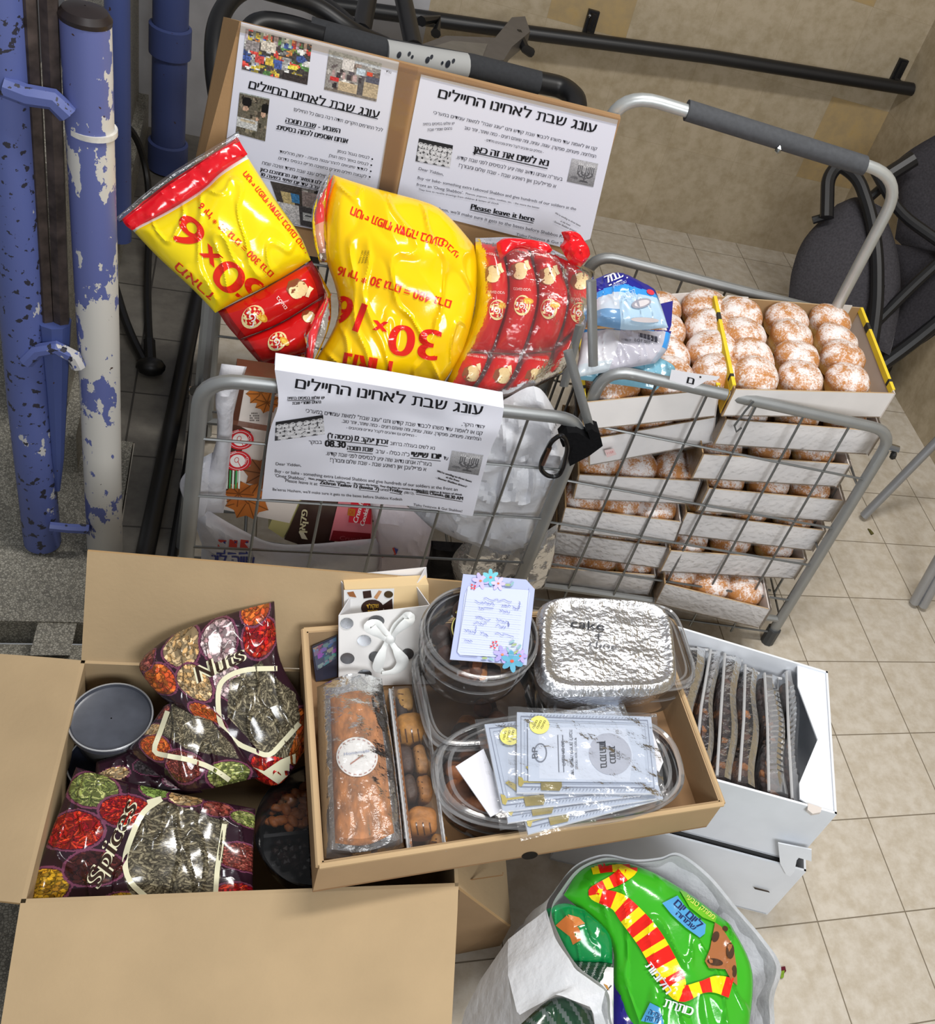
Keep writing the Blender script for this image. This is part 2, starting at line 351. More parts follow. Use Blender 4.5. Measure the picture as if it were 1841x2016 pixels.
# ------------------------------------------------------------------ the place: floor, walls, landing
def tiles_material(name, base, size, grout, vary, ax=(0, 1), off=(0, 0), tint=None, gw=0.012):
    m = bpy.data.materials.new(name); m.use_nodes = True; nt = m.node_tree; N = nt.nodes; L = nt.links; b = N['Principled BSDF']
    g = N.new('ShaderNodeNewGeometry'); sp = N.new('ShaderNodeSeparateXYZ'); L.new(g.outputs['Position'], sp.inputs[0])
    def mth(op, a, c=None):
        n = N.new('ShaderNodeMath'); n.operation = op
        for i, q in enumerate((a, c)):
            if q is None: continue
            if isinstance(q, (int, float)): n.inputs[i].default_value = q
            else: L.new(q, n.inputs[i])
        return n.outputs[0]
    ids = []; lines = []
    for k in (0, 1):
        if size[k] is None: continue
        u = mth('DIVIDE', mth('ADD', sp.outputs[ax[k]], 50*size[k]+off[k]), size[k]); fr = mth('FRACT', u); ids.append(mth('FLOOR', u))
        w = gw*0.2/size[k]; lines.append(mth('GREATER_THAN', mth('ABSOLUTE', mth('SUBTRACT', fr, 0.5)), 0.5-w/2))
    line = mth('MAXIMUM', lines[0], lines[1]) if len(lines) == 2 else lines[0]
    cb = N.new('ShaderNodeCombineXYZ'); L.new(ids[0], cb.inputs[0])
    if len(ids) == 2: L.new(ids[1], cb.inputs[1])
    wn = N.new('ShaderNodeTexWhiteNoise'); L.new(cb.outputs[0], wn.inputs[0])
    n1 = N.new('ShaderNodeTexNoise'); n1.inputs['Scale'].default_value = vary[0]; n1.inputs['Detail'].default_value = 8; n1.inputs['Roughness'].default_value = 0.65; L.new(g.outputs['Position'], n1.inputs['Vector'])
    rp = N.new('ShaderNodeValToRGB'); e = rp.color_ramp.elements; e[0].position = 0.36; e[1].position = 0.62; e[0].color = (*lin(base[0]), 1); e[1].color = (*lin(base[1]), 1); L.new(n1.outputs[0], rp.inputs[0])
    out = rp.outputs[0]
    if tint:
        t = N.new('ShaderNodeMix'); t.data_type = 'RGBA'; t.blend_type = 'MULTIPLY'; t.inputs[7].default_value = (*lin(tint), 1); L.new(out, t.inputs[6]); L.new(mth('MULTIPLY', mth('GREATER_THAN', wn.outputs[0], 0.62), mth('MULTIPLY', n1.outputs[0], 1.2)), t.inputs[0]); out = t.outputs[2]
    v = N.new('ShaderNodeVectorMath'); v.operation = 'SCALE'; L.new(out, v.inputs[0]); L.new(mth('ADD', mth('MULTIPLY', wn.outputs[0], vary[1]), 1-vary[1]/2), v.inputs['Scale'])
    mx = N.new('ShaderNodeMix'); mx.data_type = 'RGBA'; mx.inputs[7].default_value = (*lin(grout), 1); L.new(line, mx.inputs[0]); L.new(v.outputs[0], mx.inputs[6]); L.new(mx.outputs[2], b.inputs['Base Color'])
    b.inputs['Roughness'].default_value = 0.45; b.inputs['Specular IOR Level'].default_value = 0.35; return m
def terrazzo(name, a, c, d):
    m = bpy.data.materials.new(name); m.use_nodes = True; nt = m.node_tree; N = nt.nodes; L = nt.links; b = N['Principled BSDF']; co = N.new('ShaderNodeTexCoord')
    v = N.new('ShaderNodeTexVoronoi'); v.inputs['Scale'].default_value = 230; L.new(co.outputs['Object'], v.inputs['Vector']); rp = N.new('ShaderNodeValToRGB'); rp.color_ramp.interpolation = 'CONSTANT'; e = rp.color_ramp.elements
    e[0].position = 0; e[1].position = 0.35; e[0].color = (*lin(a), 1); e[1].color = (*lin(c), 1); q = e.new(0.75); q.color = (*lin(d), 1); L.new(v.outputs['Color'], rp.inputs[0])
    v2 = N.new('ShaderNodeTexVoronoi'); v2.feature = 'DISTANCE_TO_EDGE'; v2.inputs['Scale'].default_value = 230; L.new(co.outputs['Object'], v2.inputs['Vector']); lt = N.new('ShaderNodeMath'); lt.operation = 'LESS_THAN'; lt.inputs[1].default_value = 0.09; L.new(v2.outputs['Distance'], lt.inputs[0])
    mx = N.new('ShaderNodeMix'); mx.data_type = 'RGBA'; mx.inputs[7].default_value = (*lin((104, 101, 92)), 1); L.new(lt.outputs[0], mx.inputs[0]); L.new(rp.outputs[0], mx.inputs[6]); L.new(mx.outputs[2], b.inputs['Base Color']); b.inputs['Roughness'].default_value = 0.5; return m
def struct(name, mb, label=None): return tag(mb.build(name, smooth=0), label, None, None, 'structure')
T_FLOOR = tiles_material('floor_tiles', ((186, 175, 157), (204, 196, 183)), (0.2, 0.2), (122, 112, 96), (30, 0.05), gw=0.013)
T_WALL = tiles_material('stone_wall_tiles', ((170, 155, 128), (188, 174, 150)), (0.25, 0.3), (160, 144, 116), (24, 0.1), ax=(0, 2), off=(0.035, 0), tint=(238, 216, 158), gw=0.004)
T_WALL2 = tiles_material('stone_wall_tiles_side', ((158, 144, 118), (178, 164, 140)), (0.3, 0.3), (146, 130, 104), (24, 0.1), ax=(1, 2), gw=0.004)
TERR = terrazzo('grey_terrazzo', (146, 142, 130), (164, 160, 148), (122, 119, 110))
m = MB(); box(m, (-1.245, -3.2, -0.06), (0.95, 0.95, 0), (220, 210, 195), T_FLOOR); box(m, (-1.45, -0.45, -0.06), (-1.245, 0.95, 0), (220, 210, 195), T_FLOOR); struct('floor', m)
T_SHADE = tiles_material('shade_grey_tiles', ((92, 88, 82), (112, 108, 100)), (0.2, 0.2), (58, 55, 50), (14, 0.12), off=(0.06, 0.09), gw=0.02)  # tile colour darkened to paint in the shade between railing and left cart
m = MB(); box(m, (-1.45, -0.45, 0), (-1.15, 0.9, 0.002), (110, 106, 100), T_SHADE); box(m, (-1.243, -1.1, 0), (-1.15, -0.45, 0.002), (110, 106, 100), T_SHADE); struct('floor_strip', m)
m = MB(); box(m, (-0.62, 0.9, 0), (1.02, 0.97, 2.6), (170, 150, 120), T_WALL); struct('wall_back', m)
m = MB(); box(m, (0.945, -3.2, 0), (1.02, 0.9, 2.6), (170, 150, 120), T_WALL2); struct('wall_right', m)
PLAST = mat('grey_plaster', 0.9, vary=(12, 0.12), fixed=(176, 176, 180))
m = MB(); box(m, (-1.6, 0.9, 0), (-0.62, 0.97, 2.6), (176, 176, 180), PLAST); struct('wall_back_left', m)
m = MB(); box(m, (-1.43, -0.45, -0.06), (-1.36, 0.9, 0.62), (150, 146, 134), TERR); box(m, (-1.36, -0.55, 0), (-1.335, 0.9, 0.1), (150, 146, 134), TERR); struct('wall_left', m)
m = MB(); box(m, (-2.2, -0.45, -0.06), (-1.43, 0.97, 0.004), (150, 146, 134), TERR); box(m, (-2.2, -0.93, -0.06), (-1.247, -0.45, 0.004), (150, 146, 134), TERR); box(m, (-2.2, -2.2, -0.2), (-1.247, -0.94, -0.05), (150, 146, 134), TERR)
hexa(m, [H(58, 1290, -.05), H(138, 1290, -.05), H(172, 1130, -.05), H(100, 1130, -.05), H(58, 1290, .0), H(138, 1290, .0), H(172, 1130, .0), H(100, 1130, .0)], (170, 166, 154), TERR); struct('floor_landing', m)
# black handrail on the back wall
def rail_pt(x, y, off=0.07): return on_plane(x, y, (0, 0.9-off, 0), (0, 1, 0))
t = thing('handrail', 'black metal handrail sloping along the beige stone wall', 'handrail', rail_pt(1020, 62))
BLK = (24, 24, 26)
m = MB(); tube(m, [rail_pt(640, 8), rail_pt(1020, 62), rail_pt(1400, 112), rail_pt(1796, 176)], 0.021, BLK, BLACKP, 12); m.build('rail', t)
for bx, by, top in ((1166, 80, (1163, 22)), (1776, 172, (1780, 120))):
    m = MB(); p = rail_pt(bx, by); q = on_plane(top[0], top[1], (0, 0.893, 0), (0, 1, 0))
    tube(m, [p, Vector((p.x, 0.885, p.z+0.005)), Vector((p.x, 0.885, q.z))], 0.012, BLK, BLACKP, 6, flat=0.8); box(m, (p.x-0.017, 0.888, p.z-0.03), (p.x+0.017, 0.899, q.z+0.005), BLK, BLACKP)
    b = m.build('bracket', t); m = MB(); lathe(m, [(0.006, 0), (0.005, 0.004), (0.001, 0.006)], (q.x, 0.888, q.z-0.012), (190, 190, 190), CHROME, 10, tilt=Matrix.Rotation(math.pi/2, 3, 'X')); m.build('screw', b)
# ------------------------------------------------------------------ blue railing on the left
def peeling(name, paint, bare, thr, rust=(60, 40, 34), spots=0.71):
    m = bpy.data.materials.new(name); m.use_nodes = True; nt = m.node_tree; N = nt.nodes; L = nt.links; b = N['Principled BSDF']; co = N.new('ShaderNodeTexCoord')
    mp = N.new('ShaderNodeMapping'); mp.inputs['Scale'].default_value = (1, 1, 0.55); L.new(co.outputs['Object'], mp.inputs[0])
    n1 = N.new('ShaderNodeTexNoise'); n1.inputs['Scale'].default_value = 19; n1.inputs['Detail'].default_value = 7; n1.inputs['Roughness'].default_value = 0.62; L.new(mp.outputs[0], n1.inputs['Vector'])
    sx = N.new('ShaderNodeSeparateXYZ'); L.new(co.outputs['Object'], sx.inputs[0])
    ad = N.new('ShaderNodeMath'); ad.operation = 'MULTIPLY_ADD'; ad.inputs[1].default_value = 1.3; L.new(sx.outputs[0], ad.inputs[0]); L.new(n1.outputs[0], ad.inputs[2])
    az = N.new('ShaderNodeMath'); az.operation = 'MULTIPLY_ADD'; az.inputs[1].default_value = -0.09; L.new(sx.outputs[2], az.inputs[0]); L.new(ad.outputs[0], az.inputs[2])
    g = N.new('ShaderNodeMath'); g.operation = 'GREATER_THAN'; g.inputs[1].default_value = thr; L.new(az.outputs[0], g.inputs[0])
    mx = N.new('ShaderNodeMix'); mx.data_type = 'RGBA'; mx.inputs[6].default_value = (*lin(paint), 1); mx.inputs[7].default_value = (*lin(bare), 1); L.new(g.outputs[0], mx.inputs[0])
    n2 = N.new('ShaderNodeTexNoise'); n2.inputs['Scale'].default_value = 70; n2.inputs['Detail'].default_value = 5; L.new(co.outputs['Object'], n2.inputs['Vector']); g2 = N.new('ShaderNodeMath'); g2.operation = 'GREATER_THAN'; g2.inputs[1].default_value = spots; L.new(n2.outputs[0], g2.inputs[0])
    m2 = N.new('ShaderNodeMix'); m2.data_type = 'RGBA'; m2.inputs[7].default_value = (*lin(rust), 1); L.new(g2.outputs[0], m2.inputs[0]); L.new(mx.outputs[2], m2.inputs[6]); L.new(m2.outputs[2], b.inputs['Base Color'])
    b.inputs['Roughness'].default_value = 0.42; bp = N.new('ShaderNodeBump'); bp.inputs['Strength'].default_value = 0.35; bp.inputs['Distance'].default_value = 0.002; L.new(g.outputs[0], bp.inputs['Height']); L.new(bp.outputs[0], b.inputs['Normal']); return m
BLUE = peeling('peeling_blue_paint', (94, 103, 158), (204, 201, 194), 0.475); BLUE3 = peeling('scuffed_blue_paint', (84, 96, 152), (188, 186, 184), 0.55, (44, 44, 56), 0.60); BLUE2 = peeling('blue_paint', (68, 82, 136), (170, 170, 175), 0.72); RUST = mat('rusty_dark_iron', 0.5, metal=0.4, vary=(45, 0.5), fixed=(74, 64, 60))
YP = -0.755
def rp(x, y): return on_plane(x, y, (0, YP, 0), (0, 1, 0))
t = thing('railing', 'blue steel railing post pair with white peeling paint beside the landing', 'railing', (-1.3, YP, 0.0))
b0 = H(207, 1085, 0.0); m = MB(); tube(m, [(b0.x, b0.y, 0.004), (b0.x, b0.y, 0.5), rp(168, 30)], 0.0295, (92, 106, 178), BLUE, 28); po = m.build('post', t)
m = MB(); lathe(m, [(0.0302, -0.006), (0.0308, 0), (0.026, 0.008), (0.012, 0.012), (0.001, 0.013)], rp(168, 31), (34, 26, 26), BLACKP, 24); tag(m.build('post_cap', po), 'worn black cap')
m = MB(); tube(m, [(b0.x, b0.y, rp(200, 262).z), (b0.x, b0.y, rp(200, 262).z+0.008)], 0.031, (206, 203, 196), mat('worn_white_paint', 0.5, vary=(60, 0.2)), 28); m.build('weld_ring', po)
m = MB(); a = H(84, 1066, 0.012); tube(m, [a, a+(rp(75, 1000)-a)*0.1, rp(57, 800), rp(20, 300), rp(-10, -60)], 0.03, (92, 106, 178), BLUE3, 24); m.build('post', t)
for xa, xb, xc in ((52, 72, 92), (94, 110, 122)):
    m = MB(); tube(m, [rp(xa, -40), rp(xb, 330), rp(xc, 650)], 0.0115, (74, 64, 60), RUST, 6); m.build('bar', t)
m = MB(); tube(m, [rp(106, 630), rp(110, 760), rp(113, 900), rp(114, 965)], 0.024, (92, 106, 178), BLUE2, 10, taper=lambda k: 1-0.85*k); m.build('bar_tip', t)
for pts, r in ((((14, 150), (60, 168), (110, 176), (140, 205)), 0.014), (((58, 690), (80, 668), (115, 662), (150, 680), (160, 700)), 0.011), (((103, 1014), (140, 1018), (180, 1020)), 0.009)):
    m = MB(); q = [rp(*p)+Vector((0, -0.028, 0)) for p in pts]; tube(m, q, r, (92, 106, 178), BLUE3, 8); m.build('strap', t)
m = MB(); p = H(330, 335, 0.0); x0, y0 = p.x, p.y; tube(m, [(x0, y0, 0.004), (x0, y0, 1.1)], 0.042, (60, 80, 140), BLUE2, 20); dp = m.build('pipe', None); tag(dp, 'blue drain pipe with sleeves in the dark corner behind the railing', 'pipe')
for za, zb in ((0.004, 0.09), (on_plane(345, 112, (0, y0, 0), (0, 1, 0)).z, on_plane(345, 50, (0, y0, 0), (0, 1, 0)).z)):
    m = MB(); lathe(m, [(0.043, za), (0.05, za+0.004), (0.05, zb-0.004), (0.043, zb)], (x0, y0, 0), (60, 80, 140), BLUE2, 20); m.build('sleeve', dp)
m = MB(); p = on_plane(232, 100, (0, 0.15, 0), (0, 1, 0)); tube(m, [(p.x, 0.15, 0.1), (p.x, 0.15, 1.2)], 0.024, (60, 80, 140), BLUE2, 16); tag(m.build('pipe'), 'thin blue pipe half hidden behind the white peeling post', 'pipe')
m = MB(); tube(m, [H(410, 500, 0.018), H(378, 640, 0.018), H(330, 880, 0.018), H(280, 1120, 0.018)], 0.017, (22, 22, 24), BLACKP, 12); tag(m.build('floor_pipe'), 'thick black pipe lying on dark floor left of the cart', 'pipe')
m = MB(); tube(m, [H(432, 560, 0.01), H(400, 700, 0.01), H(372, 900, 0.01), H(335, 1120, 0.01)], 0.009, (18, 18, 20), BLACKP, 10); tag(m.build('floor_pipe'), 'thin black pipe lying beside the thick one along the cart', 'pipe')
t = thing('power_cord', 'black cord looping down to a plug behind the railing', 'cord', H(297, 725, 0.0))
m = MB(); P = [Vector(p) for p in (H(212, 232, .30), H(246, 242, .26), H(272, 275, .2), H(290, 340, .12), H(296, 430, .06), H(290, 540, .02), H(292, 640, .012), H(297, 705, .014))]; tube(m, fillet(P, .1, 5), 0.0085, (14, 14, 15), BLACKP, 8); m.build('cable', t)
m = MB(); tube(m, fillet([H(225, 560, .05), H(244, 625, .03), H(262, 670, .02), H(285, 715, .018)], .1, 4), 0.0095, (14, 14, 15), BLACKP, 8); m.build('cable', t)
m = MB(); blob(m, H(297, 722, .022), (.03, .024, .021), (14, 14, 15), BLACKP, 2, 0.1); tube(m, [H(296, 712, .02), H(294, 672, .018)], 0.013, (14, 14, 15), BLACKP, 8); m.build('plug', t)
# ------------------------------------------------------------------ strollers behind the carts
DK = (26, 26, 28)
t = thing('stroller', 'black folded stroller with foam grip and taped label behind poster box', 'stroller', (-0.65, 0.15, 0))
Z = 0.70
m = MB(); tube(m, [H(612, 58, Z), H(760, 100, Z), H(930, 130, Z), H(1062, 163, Z)], 0.027, (58, 60, 64), mat('foam_grip', 0.9, vary=(150, 0.1)), 14); hb = m.build('foam_grip', t)
m = MB(); tube(m, [H(760, 104, Z), H(840, 118, Z), H(918, 130, Z)], 0.0282, (188, 190, 190), PAPER, 14); lb = m.build('taped_label', hb)
m = MB(); s = skin_mesh(m) if False else None
bb = MB(); tube(bb, [H(760, 104, Z), H(840, 118, Z), H(918, 130, Z)], 0.0285, (188, 190, 190), PAPER, 14); s = skin_mesh(bb, 0.0008)
for px_, py_, r in ((786, 108, 7), (806, 106, 5), (812, 112, 4), (842, 118, 7), (850, 112, 5), (882, 126, 8), (893, 120, 5), (871, 124, 4)): poly(m, s, ell(px_, py_, r*.6, r, 20, 10), (40, 44, 54))
m.build('writing', lb)
m = MB(); tube(m, fillet([H(1060, 162, Z), H(1110, 172, Z), H(1138, 196, Z), H(1128, 240, Z-.03), H(1090, 320, Z-.2)], .06, 6), 0.026, DK, BLACKP, 12); m.build('handle_end', t)
m = MB(); tube(m, fillet([H(640, 72, Z), H(570, 48, Z), H(500, 40, Z), H(480, 100, Z-.05)], .08, 8), 0.022, DK, BLACKP, 12); m.build('handle_end', t)
m = MB(); tube(m, fillet([H(700, 60, .68), H(640, 8, .7), H(560, -30, .7), H(470, -25, .7), H(425, 40, .66), H(420, 130, .6), H(440, 260, .5)], .1, 8), 0.02, DK, BLACKP, 12); m.build('side_frame', t)
m = MB(); tube(m, fillet([H(520, -20, .75), H(625, 10, .73), H(690, 60, .7), H(760, 90, .66)], .1, 8), 0.02, DK, BLACKP, 12); m.build('side_frame', t)
for a, b in (((735, -60), (712, 62)), ((782, -60), (815, 95))):
    m = MB(); tube(m, [H(*a, .74), H(*b, .69)], 0.021, DK, BLACKP, 12); m.build('upright', t)
m = MB(); P = [(806, 96), (878, 70), (975, 74), (1008, 34), (1034, 32), (1044, 62), (1008, 92), (992, 118), (930, 122), (880, 132)]; Q = [H(x, y, .66) for x, y in reversed(P)]; slab(m, Q, .035, (92, 88, 86), BLACKP); m.build('seat_tray', t)
m = MB(); Q = [H(x, y, .663) for x, y in reversed([(850, 92), (890, 80), (960, 86), (950, 112), (880, 120)])]; slab(m, Q, .004, (112, 108, 102), BLACKP); m.build('tray_rib', t)
for a, b, c in (((830, 42), (862, 38), (858, 66)), ((1020, 66), (1034, 96), (1046, 104))):
    m = MB(); tube(m, [H(*a, .65), H(*b, .64), H(*c, .63)], .013, DK, BLACKP, 8); m.build('clip', t)
for a, b in (((640, 130), .1), ((1010, 210), .1)):
    m = MB(); p = H(*a, .45); lathe(m, [(.04, -.015), (.075, -.02), (.085, 0), (.075, .02), (.04, .015)], (p.x, .25, .086), DK, BLACKP, 24, tilt=Matrix.Rotation(math.pi/2, 3, 'Y')); m.build('wheel', t)
m = MB(); tube(m, fillet([H(640, 100, .68), (-.9, .3, .3), (-.92, .27, .09)], .1), .014, DK, BLACKP, 8); m.build('leg', t)
m = MB(); tube(m, fillet([H(1040, 190, .66), (-.35, .3, .3), (-.33, .27, .09)], .1), .014, DK, BLACKP, 8); m.build('leg', t)
GF = (72, 70, 74)
t = thing('stroller', 'grey fabric stroller with black frame parked in the right corner', 'stroller', (0.72, 0.2, 0))
pp = Vector((0.58, 0.28, 0.36)); pn = Vector((-.5, -.62, .6)).normalized()
def sp_(x, y, o=0.0): return on_plane(x, y, pp-pn*o, pn)
m = MB(); pillow(m, (V2((1648, 402), (1690, 388), (1738, 408)), V2((1738, 408), (1768, 500), (1772, 600), (1752, 700)), V2((1552, 590), (1640, 640), (1752, 700)), V2((1648, 402), (1585, 468), (1560, 530), (1552, 590))), lambda x, y: sp_(x, y), pn, .07, 26, 26, lambda u, v: GF, FABRIC, .006, 8, edge=.5); m.build('seat', t)
m = MB(); pillow(m, (V2((1758, 322), (1800, 290), (1870, 250)), V2((1870, 250), (1880, 420), (1880, 520)), V2((1762, 470), (1820, 520), (1880, 520)), V2((1758, 322), (1770, 400), (1762, 470))), lambda x, y: sp_(x, y, .1), pn, .05, 20, 20, lambda u, v: (62, 60, 64), FABRIC, .006, 8, edge=.5); m.build('canopy', t)
m = MB(); pillow(m, (V2((1762, 480), (1870, 500)), V2((1870, 500), (1870, 640)), V2((1700, 700), (1790, 690), (1870, 640)), V2((1762, 480), (1770, 600), (1700, 700))), lambda x, y: sp_(x, y, .05), pn, .04, 14, 14, lambda u, v: (52, 50, 54), FABRIC, .004, 8, edge=.5); m.build('foot_muff', t)
for nm, pts, r, o in (('handle_loop', ((1628, 428), (1630, 350), (1652, 322), (1690, 350), (1715, 420), (1728, 500), (1728, 600), (1715, 690)), .021, -.09), ('strap', ((1600, 434), (1640, 422)), .012, -.05), ('frame_tube', ((1900, 470), (1800, 560), (1700, 660)), .017, -.04), ('frame_tube', ((1900, 590), (1790, 680), (1700, 745)), .022, 0.02), ('frame_tube', ((1720, 330), (1770, 420), (1841, 470), (1900, 510)), .018, -.03), ('clip', ((1740, 350), (1800, 312)), .024, -.02), ('clip', ((1700, 400), (1742, 364)), .014, .04), ('frame_tube', ((1730, 560), (1700, 700)), .02, -.06)):
    m = MB(); tube(m, fillet([sp_(x, y, o) for x, y in pts], .06, 5), r, DK, BLACKP, 10); m.build(nm, t)
m = MB(); p = H(1754, 732, 0.055); lathe(m, [(.012, -.02), (.045, -.022), (.058, -.008), (.058, .008), (.045, .022), (.012, .02)], (p.x-.02, p.y+.05, .058), DK, BLACKP, 24, tilt=Matrix.Rotation(math.radians(80), 3, 'Y')); w = m.build('wheel', t)
m = MB(); lathe(m, [(.001, -.024), (.02, -.024), (.022, .024), (.001, .024)], (p.x-.02, p.y+.05, .058), (120, 120, 122), GLOSSP, 16, tilt=Matrix.Rotation(math.radians(80), 3, 'Y')); m.build('hub', w)
m = MB(); tube(m, [(p.x-.02, p.y+.05, .06), sp_(1715, 690, 0)], .014, DK, BLACKP, 8); m.build('frame_tube', t)
# ------------------------------------------------------------------ two folding shopping carts side by side
SG = (150, 152, 152); WG = (132, 134, 134)
def cart(label, TL, TR, FR, back_off, lean, handle_pts, wires_z, nvert, grip=None):
    """front panel corners TL, TR at the top, FR the right foot; back_off = step from the front to the back panel"""
    TL, TR, FR = Vector(TL), Vector(TR), Vector(FR); FL = TL+(FR-TR); B = Vector(back_off)
    root = thing('shopping_cart', label, 'cart', ((FL.x+FR.x)/2, (FL.y+FR.y)/2+B.y/2, 0))
    def frame(name, o, top=0.0):
        m = MB(); q = [FL+o, TL+o, TR+o, FR+o]
        tube(m, fillet(q, .055, 7), .0125, SG, STEEL, 10, flat=.8); tube(m, [FL+o+(TL-FL)*.12, FR+o+(TR-FR)*.12], .008, SG, STEEL, 8); return m.build(name, root)
    def mesh(name, o, zs, nv):
        m = MB()
        for z in zs:
            k = z/TL.z; a, b = FL.lerp(TL, k)+o, FR.lerp(TR, min(1, k*TL.z/TR.z))+o; tube(m, [a, b], .0026, WG, WIRE, 6)
        for i in range(1, nv+1):
            t = i/(nv+1); tube(m, [FL.lerp(FR, t)+(TL-FL)*.03+o, TL.lerp(TR, t)+o], .0026, WG, WIRE, 6)
        return m.build(name, root)
    fp = frame('front_panel', Vector((0, 0, 0))); f = mesh('wire_grid', Vector((0, -.004, 0)), wires_z, nvert); f.parent = fp
    bp = frame('back_panel', B); f = mesh('wire_grid', B, [.5, .3, .1], nvert); f.parent = bp
    m = MB(); n = (TR-TL).normalized()
    for s, (a, b) in enumerate(((FL, FL+B), (FR, FR+B))):
        q = (TL-FL) if s == 0 else (TR-FR); mm = MB()
        for k in (.12, .45, .75): tube(mm, [a+q*k, b+q*k], .0028, WG, WIRE, 6)
        for k in (.2, .4, .6, .8): tube(mm, [a.lerp(b, k)+q*.12, a.lerp(b, k)+q*.75], .0028, WG, WIRE, 6)
        mm.build('side_grid', root)
    m = MB()
    for i in range(1, 6): t = i/6; tube(m, [FL.lerp(FR, t)+(TL-FL)*.1, FL.lerp(FR, t)+(TL-FL)*.1+B], .003, WG, WIRE, 6)
    for i in range(1, 4): t = i/4; tube(m, [FL+(TL-FL)*.1+B*t, FR+(TR-FR)*.1+B*t], .003, WG, WIRE, 6)
    m.build('base_grid', root)
    m = MB(); tube(m, fillet(handle_pts, .085, 9), .0125, (188, 192, 192), STEEL, 12); hd = m.build('handle', root)
    if grip:
        m = MB(); tube(m, [grip[0], grip[1]], .0195, (70, 72, 76), mat('grip_foam', .85, vary=(120, .12)), 14); g = m.build('foam_grip', hd)
        m = MB(); c = (grip[0]+grip[1])/2-Vector((.0, .018, .013)); blob(m, c, (.007, .007, .009), (200, 205, 205), CHROME, 1, 0); m.build('grip_screw', hd)
    for p in (FL+B, FR+B):
        m = MB(); lathe(m, [(.012, -.015), (.04, -.017), (.05, -.008), (.05, .008), (.04, .017), (.012, .015)], (p.x, p.y+.03, .05), (30, 30, 32), BLACKP, 24, tilt=Matrix.Rotation(math.pi/2, 3, 'Y')); m.build('wheel', root)
    for p in (FL, FR):
        m = MB(); tube(m, [p+Vector((0, 0, .0)), p+(TL-FL)*.07], .0165, (60, 62, 64), BLACKP, 10); m.build('foot', root)
    return root, FL, B
fR = H(1510, 1262, 0.0); tR = H(1762, 850, .62); tL = H(1190, 725, .62)
hp = [Vector((-.405, -.44, .03)), H(1213, 176, .975), H(1782, 349, .975), H(1704, 645, .62)-Vector((0, 0, 0)), Vector((.155, -.50, .03))]
rc, rcFL, rcB = cart('grey wire shopping cart on the right filled with doughnut boxes', tL, tR, fR, (.055, .39, 0), 0, [hp[0], hp[1], hp[2], hp[4]], [on_plane(1690, 939, fR, (tR-fR).cross(tL-tR)).z, .36, .25, .14, .035], 5, (H(1352, 217, .975), H(1702, 326, .975)))
lTL, lTR, lFR = Vector((-1.108, -.94, .603)), Vector((-.513, -.94, .603)), Vector((-.528, -.94, 0.0))
zz = [on_plane(x, y, (0, -.94, 0), (0, 1, 0)).z for x, y in ((423, 862), (412, 974), (402, 1074))]
lc, lcFL, lcB = cart('grey wire shopping cart on the left with notice over its rail', lTL, lTR, lFR, (0, .5, 0), 0, [Vector((-1.11, -.435, .03)), Vector((-1.10, -.43, .84)), Vector((-.50, -.43, .84)), Vector((-.51, -.435, .03))], zz+[zz[-1]-.11, zz[-1]-.22], 5)
for o in lc.children:
    if o.name.startswith('front_panel'): lfp = o
m = MB(); q = [on_plane(x, y, (0, -.75, 0), (0, 1, 0)) for x, y in ((418, 540), (398, 760), (359, 1075))]; tube(m, q, .0115, SG, STEEL, 10); m.build('side_post', lc)
m = MB(); a = on_plane(383, 770, (0, -.76, 0), (0, 1, 0)); b_ = on_plane(410, 770, (0, -.935, 0), (0, 1, 0)); tube(m, [a-Vector((.008, 0, 0)), a], .008, (200, 200, 200), CHROME, 10); tube(m, [a, b_], .009, (20, 20, 22), BLACKP, 10); m.build('hinge_bolt', lc)
for pts, dy_ in ((((1142, 640), (1110, 760)), -.82), (((1118, 690), (1172, 880)), -.945), (((1164, 552), (1168, 720)), -.935)):
    m = MB(); q = [on_plane(x, y, (0, dy_, .6), (0, 1, 0)) for x, y in pts]; tube(m, q, .0085, (140, 142, 142), STEEL, 8, flat=.4); m.build('folding_strut', rc)
m = MB(); p = on_plane(1750, 880, fR, (tR-fR).cross(tL-tR)); tube(m, [p+Vector((-.002, 0, 0)), p+Vector((.02, -.006, 0))], .009, (190, 190, 190), CHROME, 10); blob(m, p+Vector((.012, -.012, -.012)), (.008, .008, .01), (20, 20, 20), BLACKP, 1, 0); m.build('hinge_bolt', rc)
m = MB(); n_ = (tR-fR).cross(tL-tR).normalized(); tube(m, [on_plane(x, y, fR-n_*.02 if n_.y > 0 else fR+n_*.02, n_) for x, y in ((1484, 790), (1468, 808), (1446, 838), (1450, 850), (1460, 842))], .0022, (120, 122, 122), WIRE, 6); m.build('wire_hook', rc)
# torn strip of paper on the right cart's rail
nR = n_ if n_.dot(CAM-fR) > 0 else -n_
s = skin_plane(fR+nR*.019, nR); m = MB()
poly(m, s, [(1322, 727), (1370, 735), (1418, 741), (1412, 748), (1390, 750), (1366, 764), (1318, 748)], (236, 236, 242), PAPER); text(m, skin_plane(fR+nR*.0198, nR), 'ם', (1352, 754), (1365, 757), 13, (30, 30, 34), bold=.7); poly(m, skin_plane(fR+nR*.0198, nR), ell(1379, 742, 2.2, 2, 0, 8), (40, 40, 44))
tag(m.build('paper_scrap'), 'torn strip of white paper stuck on the right cart rail', 'paper')
